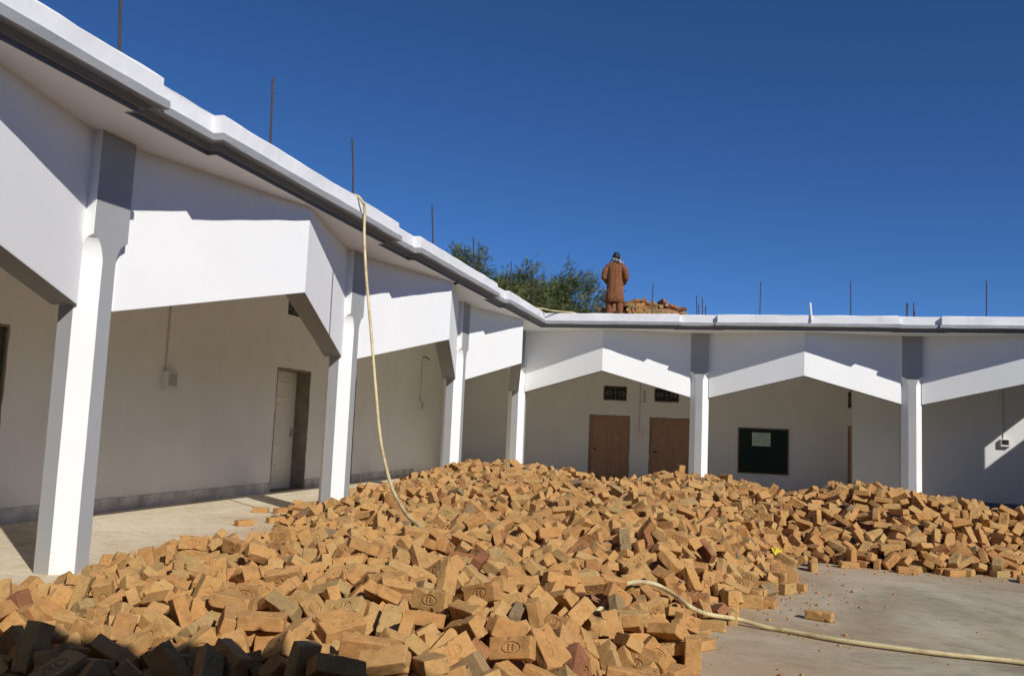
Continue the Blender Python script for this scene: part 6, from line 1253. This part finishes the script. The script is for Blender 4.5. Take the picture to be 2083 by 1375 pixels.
# --- words for one brick
def tint_word(t):
    return "scorched dark" if t < .018 else "greyish yellow" if t < .05 else "pale tan" if t < .42 else "tan" if t < .75 else "orange tan" if t < .97 else "reddish orange"
ZONES = [((-5.33, 6.3, .8), "at the foot of the nearest column"), ((-4.9, 5.0, .75), "at the step below the nearest column"), ((-4.75, 7.8, 1.0), "against the verandah step beyond the nearest column"),
         ((-5.5, 10.3, .9), "spilling onto the verandah floor"), ((-3.3, 8.6, .6), "where the hanging hose meets the heap"), ((-0.85, 7.6, .55), "where the hose comes out of the heap"),
         ((-0.25, 6.1, .75), "beside the hose at the edge of the concrete"), ((-0.4, 4.9, .9), "at the near tip of the heap by the bare concrete"), ((-1.9, 7.6, .8), "round the dark hollow in the heap"),
         ((-1.0, 8.8, .8), "on the hump behind the dark hollow"), ((0.2, 8.7, .8), "along the concrete edge beyond the hose"), ((0.25, 10.8, .9), "by the yellow wrapper between the heaps"),
         ((-4.1, 14.3, 1.0), "on the high crest in front of the corner column"), ((-1.35, 14.3, .9), "on the crest in front of the brown doors")]
def zone_word(p, shaded):
    best = None
    for (cx, cy, r), w in ZONES:
        d = math.hypot(p[0] - cx, p[1] - cy) / r
        if d < 1 and (best is None or d < best[0]):
            best = (d, w)
    x, y = p[0], p[1]
    if shaded:
        return "in the shaded corner " + ("beside the verandah step" if x < -3.6 else "away from the step" if x > -2.4 else "between step and sunlight")
    if best: return best[1]
    if x > .6 and y > 10.5: return "in the far heap below the notice board"
    across = "nearer the verandah" if x < -3.4 else "nearer the concrete" if x < -.0 and x > -1.3 else "midway across"
    if y < 4.25: return "among the closest bricks, " + across
    if y < 4.75: return "just behind the closest bricks, " + across
    if y < 5.4: return "low on the near slope, " + across
    if y < 6.3: return "higher on the near slope, " + across
    if y < 7.2: return "at the start of the heap's middle, " + across
    if y < 8.4: return "in the heap's middle, " + across
    return "in the back half of the heap, " + across

def pose_word(q):
    R = q.to_matrix()
    up = [R[2][a] for a in range(3)]
    if abs(up[2]) > .94: return "lying flat"
    if abs(up[1]) > .94: return "lying on edge"
    if abs(up[0]) > .88: return "standing on end"
    a = max(range(3), key=lambda k: abs(up[k]))
    v = R.col[a] * (1 if up[a] > 0 else -1)
    how = ("leaning", "tipped on edge", "sloping")[a]
    to = "towards the concrete" if v.x > abs(v.y) else "towards the verandah" if -v.x > abs(v.y) else "towards the camera" if v.y < 0 else "away from the camera"
    return how + " " + to

zone_of = []
nroof, nsel = N_ROOF, N_SINGLE
sun_t = SUN_TO
for i in range(nsel):
    q = Quaternion(quat[i])
    p = Vector(pos[i])
    if p.z > 3 and -2.92 < p.x < -1.45 and p.y < 21.0: continue
    if half[i]:
        me, style = near_half[int(hsh(i, 5) * 4)]
    else:
        me, style = near_full[int(hsh(i, 6) * 14)]
    o = bpy.data.objects.new("brick", me)
    o.location = p
    o.rotation_mode = 'QUATERNION'
    o.rotation_quaternion = q
    t = float(tint[i])
    if i < nroof:
        t = 0.98 + 0.02 * t if t > .2 else t * .2
    o["tint"] = t
    o["seed"] = float(hsh(i, 9) * 50)
    COL.objects.link(o)
    toward = (Vector((0, 0, CAM_Z)) - p).normalized()
    face = q @ Vector((0, 0, 1))
    mark = ""
    if style and face.dot(toward) > .25:
        mark = "oval-stamped " if style == 1 else "bar-stamped "
    # is the brick under the shadow of the near eave?
    ty = (PAR - p.z) / sun_t.z
    shaded = p.y + sun_t.y * ty < 0.10
    kind = "broken half brick" if half[i] else "brick"
    if i < nroof:
        where = "on the roof, " + ("behind the standing man" if p.x < -2.75 else "beside the standing man" if p.x < -2.2 else "at the thin end of the pile")
        grp = "bricks piled on the roof"
    else:
        where = zone_word(p, shaded)
        grp = "bricks in the far heap" if "far heap" in where else "bricks in the near heap"
    wtxt = "%s %s%s %s %s" % (tint_word(t), mark, kind, pose_word(q), where)
    tag(o, " ".join(wtxt.split()[:16]), "brick", grp)

# the squarer stack at the front of the roof pile, one thing each
stack_ids = 0
for k in range(7):
    cnt = (5, 5, 5, 4, 4, 3, 2)[k]
    for j in range(cnt):
        on_end = hsh(k * 9 + j, 2) < .3
        x = -2.72 + (k % 2) * .07 + j * .226 + hsh(k * 9 + j, 4) * .03
        if k == 4 and j == 1: x += .02
        o = bpy.data.objects.new("brick", near_full[int(hsh(k * 9 + j, 6) * 14)][0])
        o.location = (x, 20.76 + k * .022 + hsh(k + j * 5, 7) * .02, DECK + .037 + k * .0735)
        o.rotation_euler = (math.radians(90 * 0 + (hsh(k + j, 1) - .5) * 3), math.radians((hsh(k * 3 + j, 3) - .5) * (5 if k > 3 else 1.5)), math.radians((hsh(k * 7 + j, 8) - .5) * (26 if k > 3 else 9)))
        o["tint"] = .985 - .02 * hsh(k * 4 + j, 11) if hsh(k * 5 + j, 12) > .2 else .02
        o["seed"] = 60 + k * 3.1 + j
        COL.objects.link(o)
        tag(o, "%s brick in the %s course of the squarer roof stack%s" % ("reddish" if o["tint"] > .5 else "scorched dark", ("bottom", "second", "third", "fourth", "fifth", "sixth", "top")[k], "" if cnt < 3 else (" beside the man" if j == 0 else ", away from the man" if j == cnt - 1 else ", mid-stack")), "brick", "bricks piled on the roof")

# bricks whose words still agree: say which is nearer
by_words = {}
for ob in [q_ for q_ in COL.objects if q_.get("category") == "brick"]:
    by_words.setdefault(ob["label"], []).append(ob)
for words_, obs_ in by_words.items():
    if len(obs_) < 2: continue
    if len(words_.split()) > 15:
        words_ = words_.replace('tipped on edge', 'tipped').replace('pale tan', 'pale')
    if len(words_.split()) > 15: continue
    obs_.sort(key=lambda q_: (q_.location - Vector((0, 0, CAM_Z))).length)
    for i, ob in enumerate(obs_):
        ob["label"] = ("nearer " if i == 0 else "farther " if i == len(obs_) - 1 else "in-between ") + words_

# --- one loose brick by itself on the concrete
o = bpy.data.objects.new("brick", near_full[9][0])
o.location = (0.62, 7.86, 0.0385)
o.rotation_euler = (0, 0, math.radians(-22))
o["tint"] = 0.30
o["seed"] = 3.3
COL.objects.link(o)
tag(o, "single tan brick lying alone on the bare concrete beyond the hose", "brick", "loose bricks")

# --- all the other bricks, too many and too small to pick apart, as one mass
low = []
for i in range(9):
    low.append(brick_arrays(LEN, WID, HGT, (6, 4, 3, 6, 4), 140 + i, 0, 0.0024, 0.0042, 4))
lowh = [brick_arrays(0.118, WID, HGT, (4, 4, 3, 4, 4), 160 + i, 0, 0.0042, 0.008, 6) for i in range(3)]
mid = [brick_arrays(LEN, WID, HGT, (8, 5, 4, 46, 26), 180 + i, (1, 2, 1)[i], 0.0024, 0.0045, 4) for i in range(3)]
for _V, _F, _UV in mid:
    _UV[:] = 9.0
rest = np.arange(nsel, n)
cam_at = np.array([0, 0, CAM_Z])
stamped = set()
for i in rest:
    if half[i] or pos[i][2] > 3 or len(stamped) >= 340: continue
    if (Quaternion(quat[i]) @ Vector((0, 0, 1))).dot(Vector(cam_at - pos[i]).normalized()) > .25 and hsh(i, 8) < .92:
        stamped.add(int(i))
rest = np.array([i for i in rest if not (pos[i][2] > 3 and -2.92 < pos[i][0] < -1.45 and pos[i][1] < 21.0)])
def rotm(q):
    w, x, y, z = q.T
    return np.stack([1 - 2 * (y * y + z * z), 2 * (x * y - z * w), 2 * (x * z + y * w), 2 * (x * y + z * w), 1 - 2 * (x * x + z * z), 2 * (y * z - x * w), 2 * (x * z - y * w), 2 * (y * z + x * w), 1 - 2 * (x * x + y * y)], -1).reshape(-1, 3, 3)
def mass(name, ids, label, grp=None):
    VV, FF, UU, TT = [], [], [], []
    base = 0
    for lst, hv in ((low, 0), (lowh, 1), (mid, 2)):
        for k, (V, F, UV) in enumerate(lst):
            pick = np.array([i for i in ids if (2 if int(i) in stamped else half[i]) == hv and int(hsh(i, 6) * len(lst)) == k], int)
            if len(pick) == 0: continue
            R = rotm(quat[pick])
            P = np.einsum('nij,vj->nvi', R, V) + pos[pick][:, None, :]
            VV.append(P.reshape(-1, 3))
            off = base + np.arange(len(pick))[:, None, None] * len(V)
            FF.append((F[None] + off).reshape(-1, 4))
            st_ = np.array([hsh(i, 8) < .92 for i in pick]) & (hv == 0)
            U = np.where(st_[:, None, None], UV[None], 9.0)
            UU.append(U.reshape(-1, 2))
            tt = tint[pick].copy()
            rf = pos[pick][:, 2] > 3
            tt[rf] = np.where(tt[rf] > .2, .975 + .025 * tt[rf], tt[rf] * .2)
            TT.append(np.repeat(tt, len(V)))
            base += len(pick) * len(V)
    V, F, U, T = np.concatenate(VV), np.concatenate(FF), np.concatenate(UU), np.concatenate(TT)
    me = mesh_np(name, V, F, M_BRICK_HEAP, False)
    at = me.attributes.new("tint", 'FLOAT', 'POINT')
    at.data.foreach_set("value", T.astype(np.float32))
    uv = me.uv_layers.new(name="UVMap")
    uv.data.foreach_set("uv", U[F.ravel()].astype(np.float32).ravel())
    ob = bpy.data.objects.new(name, me)
    COL.objects.link(ob)
    tag(ob, label, None, None, 'stuff')
    return ob
mass("brick_heap", list(rest), "mass of smaller and deeper tan bricks filling both heaps")

# --- broken rubble and dust under the bricks
b = MB()
gx0, gy0, gst = -6.4, 1.8, 0.2
gnx, gny = 64, 72
top = np.zeros((gnx, gny))
low_p = pos[pos[:, 2] < 3]
for i in range(gnx):
    cx = gx0 + i * gst
    strip = low_p[np.abs(low_p[:, 0] - cx) < .26]
    for j in range(gny):
        cy = gy0 + j * gst
        z = strip[np.abs(strip[:, 1] - cy) < .26][:, 2]
        fl_ = SLAB if cx < -5.1 else 0.0
        h = np.percentile(z, 25) - 0.20 if len(z) > 3 else 0
        top[i, j] = h if h > fl_ + .02 else -0.05
for i in range(gnx - 1):
    for j in range(gny - 1):
        pts = [(gx0 + a * gst, gy0 + c * gst, top[a, c]) for a, c in ((i, j), (i + 1, j), (i + 1, j + 1), (i, j + 1))]
        if max(p[2] for p in pts) > 0.005:
            b.add(pts, [(0, 1, 2, 3)])
ob = b.build("brick_rubble", M_DUST)
b = MB()
roof_p = pos[pos[:, 2] > 3]
rx, ry = np.arange(-4.0, -0.9, 0.12), np.arange(20.5, 22.9, 0.12)
def rtop(x, y):
    z = roof_p[(np.abs(roof_p[:, 0] - x) < .17) & (np.abs(roof_p[:, 1] - y) < .17)][:, 2]
    return (z.min() - 0.07) if len(z) else DECK - 0.03
hr = [[max(DECK - 0.03, rtop(x, y)) for y in ry] for x in rx]
for i in range(len(rx) - 1):
    for j in range(len(ry) - 1):
        b.add([(rx[a], ry[c], hr[a][c]) for a, c in ((i, j), (i + 1, j), (i + 1, j + 1), (i, j + 1))], [(0, 1, 2, 3)])
tag(b.build("brick_rubble", M_DUST), "brick dust and rubble beneath the bricks on the roof", None, None, 'stuff')
tag(ob, "brick dust and rubble beneath the heap", None, None, 'stuff')

# --- crumbs of brick scattered on the concrete
VV, FF, TT = [], [], []
r_ = np.random.RandomState(5)
cube = np.array([(x, y, z) for x in (-1, 1) for y in (-1, 1) for z in (-1, 1)], float)
cf = np.array([(0, 1, 3, 2), (4, 6, 7, 5), (0, 4, 5, 1), (2, 3, 7, 6), (0, 2, 6, 4), (1, 5, 7, 3)])
spots = [(0.55, 9.3, .35, 90), (0.35, 8.2, .4, 60), (0.1, 7.2, .4, 40), (2.0, 11.2, .5, 60), (1.75, 11.1, .18, 70), (3.0, 11.6, .5, 40), (0.9, 10.9, .4, 50), (0.0, 5.6, .35, 60), (0.1, 4.8, .3, 40), (1.2, 7.5, 1.6, 60), (1.0, 9.5, 1.2, 40), (-5.35, 9.6, .3, 25)]
k0 = 0
for cx, cy, s, cnt in spots:
    for _ in range(cnt):
        x, y = r_.normal(cx, s), r_.normal(cy, s)
        e = min(.013, abs(r_.normal(0, .004)) + .0018)
        if k0 % 112 == 0 and s < .6: e = r_.uniform(.008, .017)
        a = r_.uniform(0, 6.28)
        c = cube * r_.uniform(.6, 1.3, (8, 3)) * e
        ca, sa = math.cos(a), math.sin(a)
        fz = SLAB if x < -5.12 else 0
        VV.append(np.stack([c[:, 0] * ca - c[:, 1] * sa + x, c[:, 0] * sa + c[:, 1] * ca + y, c[:, 2] * .7 + e * .5 + fz], 1))
        FF.append(cf + k0); k0 += 8
        TT.append(np.full(8, r_.choice([.3, .7, .95, .98])))
me = mesh_np("brick_crumbs", np.concatenate(VV), np.concatenate(FF), M_BRICK_HEAP)
me.attributes.new("tint", 'FLOAT', 'POINT').data.foreach_set("value", np.concatenate(TT).astype(np.float32))
uvl = me.uv_layers.new(name="UVMap")
uvl.data.foreach_set("uv", np.full(len(FF) * 24 * 2, 9.0, np.float32))
ob = bpy.data.objects.new("brick_crumbs", me)
COL.objects.link(ob)
tag(ob, "orange brick crumbs scattered on the concrete", None, None, 'stuff')

# --- yellow wrapper
b = MB()
r_ = np.random.RandomState(2)
G = [[(0.030 * (i - 2) + r_.normal(0, .010), 0.028 * (j - 1.5) + r_.normal(0, .010), 0.02 + abs(r_.normal(0, .022))) for j in range(4)] for i in range(5)]
for i in range(4):
    for j in range(3):
        b.add([G[i][j], G[i + 1][j], G[i + 1][j + 1], G[i][j + 1]], [(0, 1, 2, 3)])
o = b.build("wrapper", M_YELLOW)
o.location = (0.375, 10.76, 0.15)
o.rotation_euler = (math.radians(38), 0, .3)
tag(o, "crumpled yellow wrapper lying among bricks between the two heaps", "wrapper")

# ============================================================ the hose
def hose(name, pts, r, label, per=10):
    b = MB()
    b.tube(smooth_path(pts, per), r, 12)
    o = b.build(name, M_HOSE, None, True)
    return tag(o, label, "hose", "cream hoses")
hose("hose", [(-6.3, 10.5, DECK + .02), (-5.6, 10.0, DECK + .02), (-5.0, 9.62, DECK + .03), (-4.84, 9.56, PAR - .05), (-4.73, 9.55, PAR + .014), (-4.61, 9.56, PAR + .012), (-4.545, 9.60, PAR - .06), (-4.535, 9.64, 4.052), (-4.508, 9.62, 3.709), (-4.423, 9.56, 3.214), (-4.322, 9.48, 2.786), (-4.213, 9.38, 2.367), (-4.031, 9.16, 1.79), (-3.808, 8.86, 1.25),
              (-3.497, 8.45, 0.842), (-3.25, 8.12, 0.68), (-3.03, 7.82, 0.59), (-2.76, 7.44, 0.545), (-2.58, 7.15, 0.44), (-2.3, 6.80, 0.30), (-1.9, 6.45, 0.20), (-1.4, 6.3, 0.10), (-1.12, 6.32, 0.13), (-0.98, 6.38, 0.22), (-0.88, 6.52, 0.345), (-0.80, 6.70, 0.365), (-0.735, 6.95, 0.335), (-0.64, 7.10, 0.295), (-0.515, 7.05, 0.245),
              (-0.384, 6.82, 0.212), (-0.288, 7.02, 0.134), (-0.182, 7.12, 0.100), (-0.035, 7.33, 0.050), (0.187, 7.26, 0.022), (0.34, 7.22, 0.02), (0.70, 7.05, 0.024), (1.33, 6.94, 0.024), (1.9, 6.92, 0.024), (2.6, 6.75, 0.024), (3.6, 6.7, 0.024), (4.6, 7.0, 0.024)], 0.0175,
     "long cream hose hanging from the roof edge and running through the bricks")
hose("hose", [(-6.6, 19.3, DECK + .02), (-5.6, 19.4, DECK + .02), (-4.72, 19.45, PAR + .025), (-4.4, 19.9, PAR + .035), (-4.1, 20.06, PAR + .03), (-3.9, 20.16, PAR + .01), (-3.75, 20.35, DECK + .03), (-3.6, 20.7, DECK + .03),
              (-3.42, 20.85, DECK + .06), (-3.40, 20.72, DECK + .30), (-3.33, 20.66, DECK + .48), (-3.27, 20.74, DECK + .75), (-3.25, 20.80, DECK + .98)], 0.017,
     "cream hose lying on the roof corner and rising to the hands of the man")

# ============================================================ the man on the roof
def person():
    root_loc = Vector((-3.06, 20.62, DECK))
    S = 1.0
    sk = [((0, 0, .93), .125), ((0, 0, 1.10), .125), ((0, .00, 1.27), .135), ((0, .01, 1.42), .09), ((0, .045, 1.50), .055), ((0, .085, 1.585), .082), ((0, .095, 1.655), .075),
          ((-.17, .0, 1.40), .062), ((-.255, -.04, 1.16), .046), ((-.19, .15, 1.00), .036), ((-.13, .27, .99), .032),
          ((.17, .0, 1.40), .062), ((.255, -.04, 1.16), .046), ((.19, .15, 1.00), .036), ((.13, .27, .99), .032),
          ((-.10, 0, .88), .10), ((-.125, .015, .48), .062), ((-.142, -.02, .09), .042), ((-.146, .10, .035), .038),
          ((.10, 0, .88), .10), ((.125, .015, .48), .062), ((.142, -.02, .09), .042), ((.146, .10, .035), .038)]
    ed = [(0, 1), (1, 2), (2, 3), (3, 4), (4, 5), (5, 6), (3, 7), (7, 8), (8, 9), (9, 10), (3, 11), (11, 12), (12, 13), (13, 14), (0, 15), (15, 16), (16, 17), (17, 18), (0, 19), (19, 20), (20, 21), (21, 22)]
    # short finger chains closing on the hose
    for s, hand in ((-1, 10), (1, 14)):
        hp = Vector(sk[hand][0])
        for f in range(4):
            a = len(sk)
            sk.append(((hp.x - s * .02, hp.y + .045, hp.z + .03 - f * .02), .010))
            sk.append(((hp.x - s * .055, hp.y + .055 - f * .004, hp.z + .03 - f * .02), .009))
            ed += [(hand, a), (a, a + 1)]
        a = len(sk)
        sk.append(((hp.x - s * .03, hp.y + .01, hp.z + .045), .011))
        ed.append((hand, a))
    me = bpy.data.meshes.new("person")
    me.from_pydata([p for p, r in sk], ed, [])
    o = bpy.data.objects.new("person", me)
    COL.objects.link(o)
    o.location = root_loc
    md = o.modifiers.new("skin", 'SKIN')
    md.use_smooth_shade = True
    for v, (p, r) in zip(me.skin_vertices[0].data, sk):
        v.radius = (r, r)
    me.skin_vertices[0].data[0].use_root = True
    sb = o.modifiers.new("smooth", 'SUBSURF')
    sb.levels = sb.render_levels = 1
    me.materials.append(M_SKIN)
    o.scale = (0.97, 0.96, 1.0)
    tag(o, "man seen from behind in long brown tunic and trousers standing on the roof", "person")

    def ell(cx, cy, z, rx, ry, n=28, fold=0.0, ph=0.0, drop=0.0):
        r = []
        for j in range(n):
            a = 2 * math.pi * j / n
            k = 1 + fold * (math.sin(a * 6 + ph) * .6 + math.sin(a * 11 + ph * 2.1) * .4)
            r.append((cx + rx * k * math.cos(a), cy + ry * k * math.sin(a), z - drop * max(0, -math.sin(a)) ** 2))
        return r
    # knee-length tunic
    b = MB()
    b.loft([ell(0, .035, 1.485, .075, .065), ell(0, .02, 1.465, .120, .085), ell(0, .008, 1.435, .172, .10), ell(0, .003, 1.40, .205, .112), ell(0, 0, 1.34, .218, .125, fold=.01), ell(0, 0, 1.22, .205, .135, fold=.02, ph=1),
            ell(0, 0, 1.05, .190, .14, fold=.03, ph=1.2), ell(0, 0, .92, .200, .15, fold=.04, ph=1.3), ell(0, 0, .75, .205, .155, fold=.05, ph=1.4), ell(0, -.005, .62, .222, .16, fold=.055, ph=1.5), ell(0, -.005, .485, .240, .168, fold=.07, ph=1.6),
            ell(0, -.005, .48, .23, .158, fold=.06, ph=1.6), ell(0, 0, .7, .18, .13)], cap0=False, cap1=False)
    b.build("tunic", M_TUNIC, o, True)
    for s in (-1, 1):
        b = MB()
        path = smooth_path([(s * .13, 0, 1.385), (s * .205, -.01, 1.315), (s * .272, -.04, 1.15), (s * .25, .03, 1.06), (s * .19, .15, .995), (s * .16, .21, .99)], 5)
        rad = [.070 + .008 * min(1, i / 4) + .007 * math.sin(i * 1.1) - .014 * i / len(path) for i in range(len(path))]
        b.tube(path, rad, 14)
        b.build("sleeve", M_TUNIC, o, True)
        b = MB()
        b.loft([ell(s * .10, 0, .80, .10, .125, 20), ell(s * .115, .0, .60, .090, .115, 20, .04, s), ell(s * .13, 0, .40, .086, .11, 20, .07, s + 1), ell(s * .138, -.005, .24, .082, .10, 20, .09, s + 2),
                ell(s * .142, -.01, .12, .074, .09, 20, .10, s + 3), ell(s * .144, -.01, .075, .070, .085, 20, .08, s + 4), ell(s * .144, -.01, .08, .055, .06, 20)], cap1=False)
        b.build("trouser_leg", M_TROUSER, o, True)
        b = MB()
        b.loft([ell(s * .146, .05, .0, .050, .135, 16), ell(s * .146, .05, .03, .052, .138, 16), ell(s * .145, .03, .065, .045, .10, 16), ell(s * .144, .0, .09, .038, .05, 16)])
        b.build("shoe", M_SHOE, o, True)
    # head of short black hair, seen from the back
    b = MB()
    c = Vector((0, .09, 1.615))
    rings = []
    for i in range(9):
        t = math.pi * (i + .3) / 9.4
        z = math.cos(t)
        r = math.sin(t)
        rr = []
        for j in range(20):
            a = 2 * math.pi * j / 20
            x, y = r * math.cos(a), r * math.sin(a)
            front = max(0, y - .35)
            k = 1 + .03 * noise.noise(Vector((x * 4, y * 4, z * 4)))
            rr.append((c.x + x * .092 * k, c.y + y * .108 * k - front * .07, c.z + z * .115 * k + (0.05 * front if z < 0 else 0)))
        rings.append(rr)
    b.loft(rings)
    b.build("hair", M_HAIR, o, True)
    # face: nose, brow, ears as small forms under the body skin
    b = MB()
    for s in (-1, 1):
        b.loft([ell(s * .088, .10, 1.565, .010, .020, 10), ell(s * .097, .10, 1.595, .013, .026, 10), ell(s * .093, .10, 1.63, .010, .020, 10)])
    b.build("ear", M_SKIN, o, True)
    b = MB()
    b.loft([ell(0, .195, 1.56, .018, .018, 10), ell(0, .205, 1.575, .017, .022, 10), ell(0, .185, 1.62, .010, .012, 10)])
    b.build("nose", M_SKIN, o, True)
    # scarf round the neck, its end lying over the right shoulder
    b = MB()
    ring = [(.092 * math.cos(a) * 1.05, .05 + .092 * math.sin(a), 1.505 + .018 * math.sin(a * 2) - .015 * math.sin(a)) for a in np.linspace(0, 2 * math.pi, 25)]
    b.tube(ring, [.029 + .007 * math.sin(i * 1.7) for i in range(25)], 10)
    ring2 = [(.115 * math.cos(a), .035 + .095 * math.sin(a), 1.468 + .012 * math.sin(a * 3)) for a in np.linspace(math.pi * .9, 2.1 * math.pi, 20)]
    b.tube(ring2, [.026 + .007 * math.sin(i * 1.3) for i in range(20)], 10)
    tail = smooth_path([(-.01, -.06, 1.50), (.06, -.085, 1.475), (.13, -.085, 1.445), (.19, -.05, 1.425)], 5)
    b.tube(tail, [.044 + .01 * math.sin(i * 1.1) - .001 * i for i in range(len(tail))], 10)
    b.build("scarf", M_SCARF, o, True)
    return o
person()

# ============================================================ trees beyond the roofs
def tree(name, base, height, spread, n_limb, seed, leaf, label, density=1.0, low_frac=.25):
    r_ = random.Random(seed)
    root = empty(name, base)
    tag(root, label, "tree", "trees beyond the roofs")
    wood = MB()
    tips = []
    def branch(p, d, length, rad, depth):
        k = 5
        pts, rads = [p.copy()], [rad]
        q = p.copy()
        dd = d.copy()
        for i in range(k):
            dd = (dd + Vector((r_.gauss(0, .16), r_.gauss(0, .16), r_.gauss(0.03, .10)))).normalized()
            q = q + dd * length / k
            pts.append(q.copy())
            rads.append(max(.004, rad * (1 - .62 * (i + 1) / k)))
            if depth >= 2 and i >= 1:
                tips.append((q.copy(), dd.copy(), depth))
        wood.tube(pts, rads, 6 if depth < 2 else 4, caps=False)
        if depth < 4:
            m = r_.randint(3, 4) if depth < 3 else 3
            for _ in range(m):
                t = r_.uniform(.35, 1.0)
                i = min(k, max(1, int(t * k)))
                nd = (dd * .75 + Vector((r_.gauss(0, .75), r_.gauss(0, .75), r_.gauss(.12, .5)))).normalized()
                branch(pts[i], nd, length * r_.uniform(.50, .72), rads[i] * .72, depth + 1)
    trunk_h = height * low_frac
    tp = [Vector((0, 0, -0.3)), Vector((.1, .05, trunk_h * .5)), Vector((.05, -.05, trunk_h))]
    wood.tube(tp, [.026 * height, .021 * height, .018 * height], 9)
    for i in range(n_limb):
        a = 2 * math.pi * i / n_limb + r_.uniform(-.4, .4)
        d = Vector((math.cos(a) * spread / height, math.sin(a) * spread / height, r_.uniform(.45, 1.0))).normalized()
        branch(tp[-1] - Vector((0, 0, r_.uniform(0, trunk_h * .25))), d, height * r_.uniform(.32, .42), .012 * height, 1)
    w = wood.build("trunk", M_BARK, root, True)
    # feathery sprays of small leaflets on every twig
    rs = np.random.RandomState(seed)
    tp_ = np.array([t[0] for t in tips]); td = np.array([t[1] for t in tips])
    sel = np.repeat(np.arange(len(tips)), max(1, int(9 * density)))
    keep = rs.rand(len(sel)) < np.where(tp_[sel][:, 2] + base[2] > 5.2, 1.0, .22)
    sel = sel[keep]
    N_ = len(sel)
    o_ = tp_[sel] + rs.normal(0, .20, (N_, 3))
    dr = td[sel] * .6 + rs.normal(0, .55, (N_, 3)); dr[:, 2] += .12
    dr /= np.linalg.norm(dr, axis=1)[:, None]
    L_ = rs.uniform(.22, .46, N_)
    nl = 9
    side = np.cross(dr, rs.normal(0, 1, (N_, 3))); side /= np.linalg.norm(side, axis=1)[:, None]
    nrm = np.cross(dr, side)
    quads, tone = [], []
    tb = np.clip(.5 + .28 * np.sin(o_[:, 0] * 1.7 + o_[:, 2] * 1.3 + seed) + rs.normal(0, .18, N_), 0, 1)
    for k in range(nl):
        for s in (-1, 1):
            c = o_ + dr * (L_ * (k + .5) / nl)[:, None] + rs.normal(0, .008, (N_, 3)) + np.array([0, 0, -.10]) * ((k / nl) ** 2 * L_)[:, None]
            out = side * s * .8 + dr * .5 + nrm * rs.normal(0, .35, (N_, 1))
            out /= np.linalg.norm(out, axis=1)[:, None]
            ll = (.050 + .030 * rs.rand(N_))[:, None]
            wv = np.cross(out, nrm); wv /= (np.linalg.norm(wv, axis=1)[:, None] + 1e-9)
            ww = .016 + .010 * rs.rand(N_)[:, None]
            quads.append(np.stack([c - wv * ww * .6, c + out * ll * .45 + wv * ww, c + out * ll], 1))
            tone.append(np.repeat(np.clip(tb + rs.normal(0, .1, N_), 0, 1), 3))
    V = np.concatenate(quads).reshape(-1, 3)
    F = np.arange(len(V)).reshape(-1, 3)
    me = mesh_np("crown", V, F, leaf)
    me.attributes.new("tone", 'FLOAT', 'POINT').data.foreach_set("value", np.concatenate(tone).astype(np.float32))
    c = bpy.data.objects.new("crown", me)
    c.parent = root
    COL.objects.link(c)
    return root
tree("acacia_tree", (-10.7, 38.5, 0), 11.3, 5.4, 10, 3, M_LEAF, "tall feathery acacia showing above the slanting roof edge", 1.3)
tree("acacia_tree", (-11.4, 42.5, 0), 11.4, 5.2, 10, 30, M_LEAF, "dense olive acacia behind the tall one, above the slanting roof", 1.8)
tree("acacia_tree", (-10.6, 40.5, 0), 10.5, 4.6, 10, 8, M_LEAF, "rounder olive acacia in front of the roof corner", 1.9)
tree("acacia_tree", (-9.0, 45.0, 0), 8.6, 4.0, 10, 14, M_LEAF2, "lower grey green tree between the olive acacias and the standing man", 1.6)
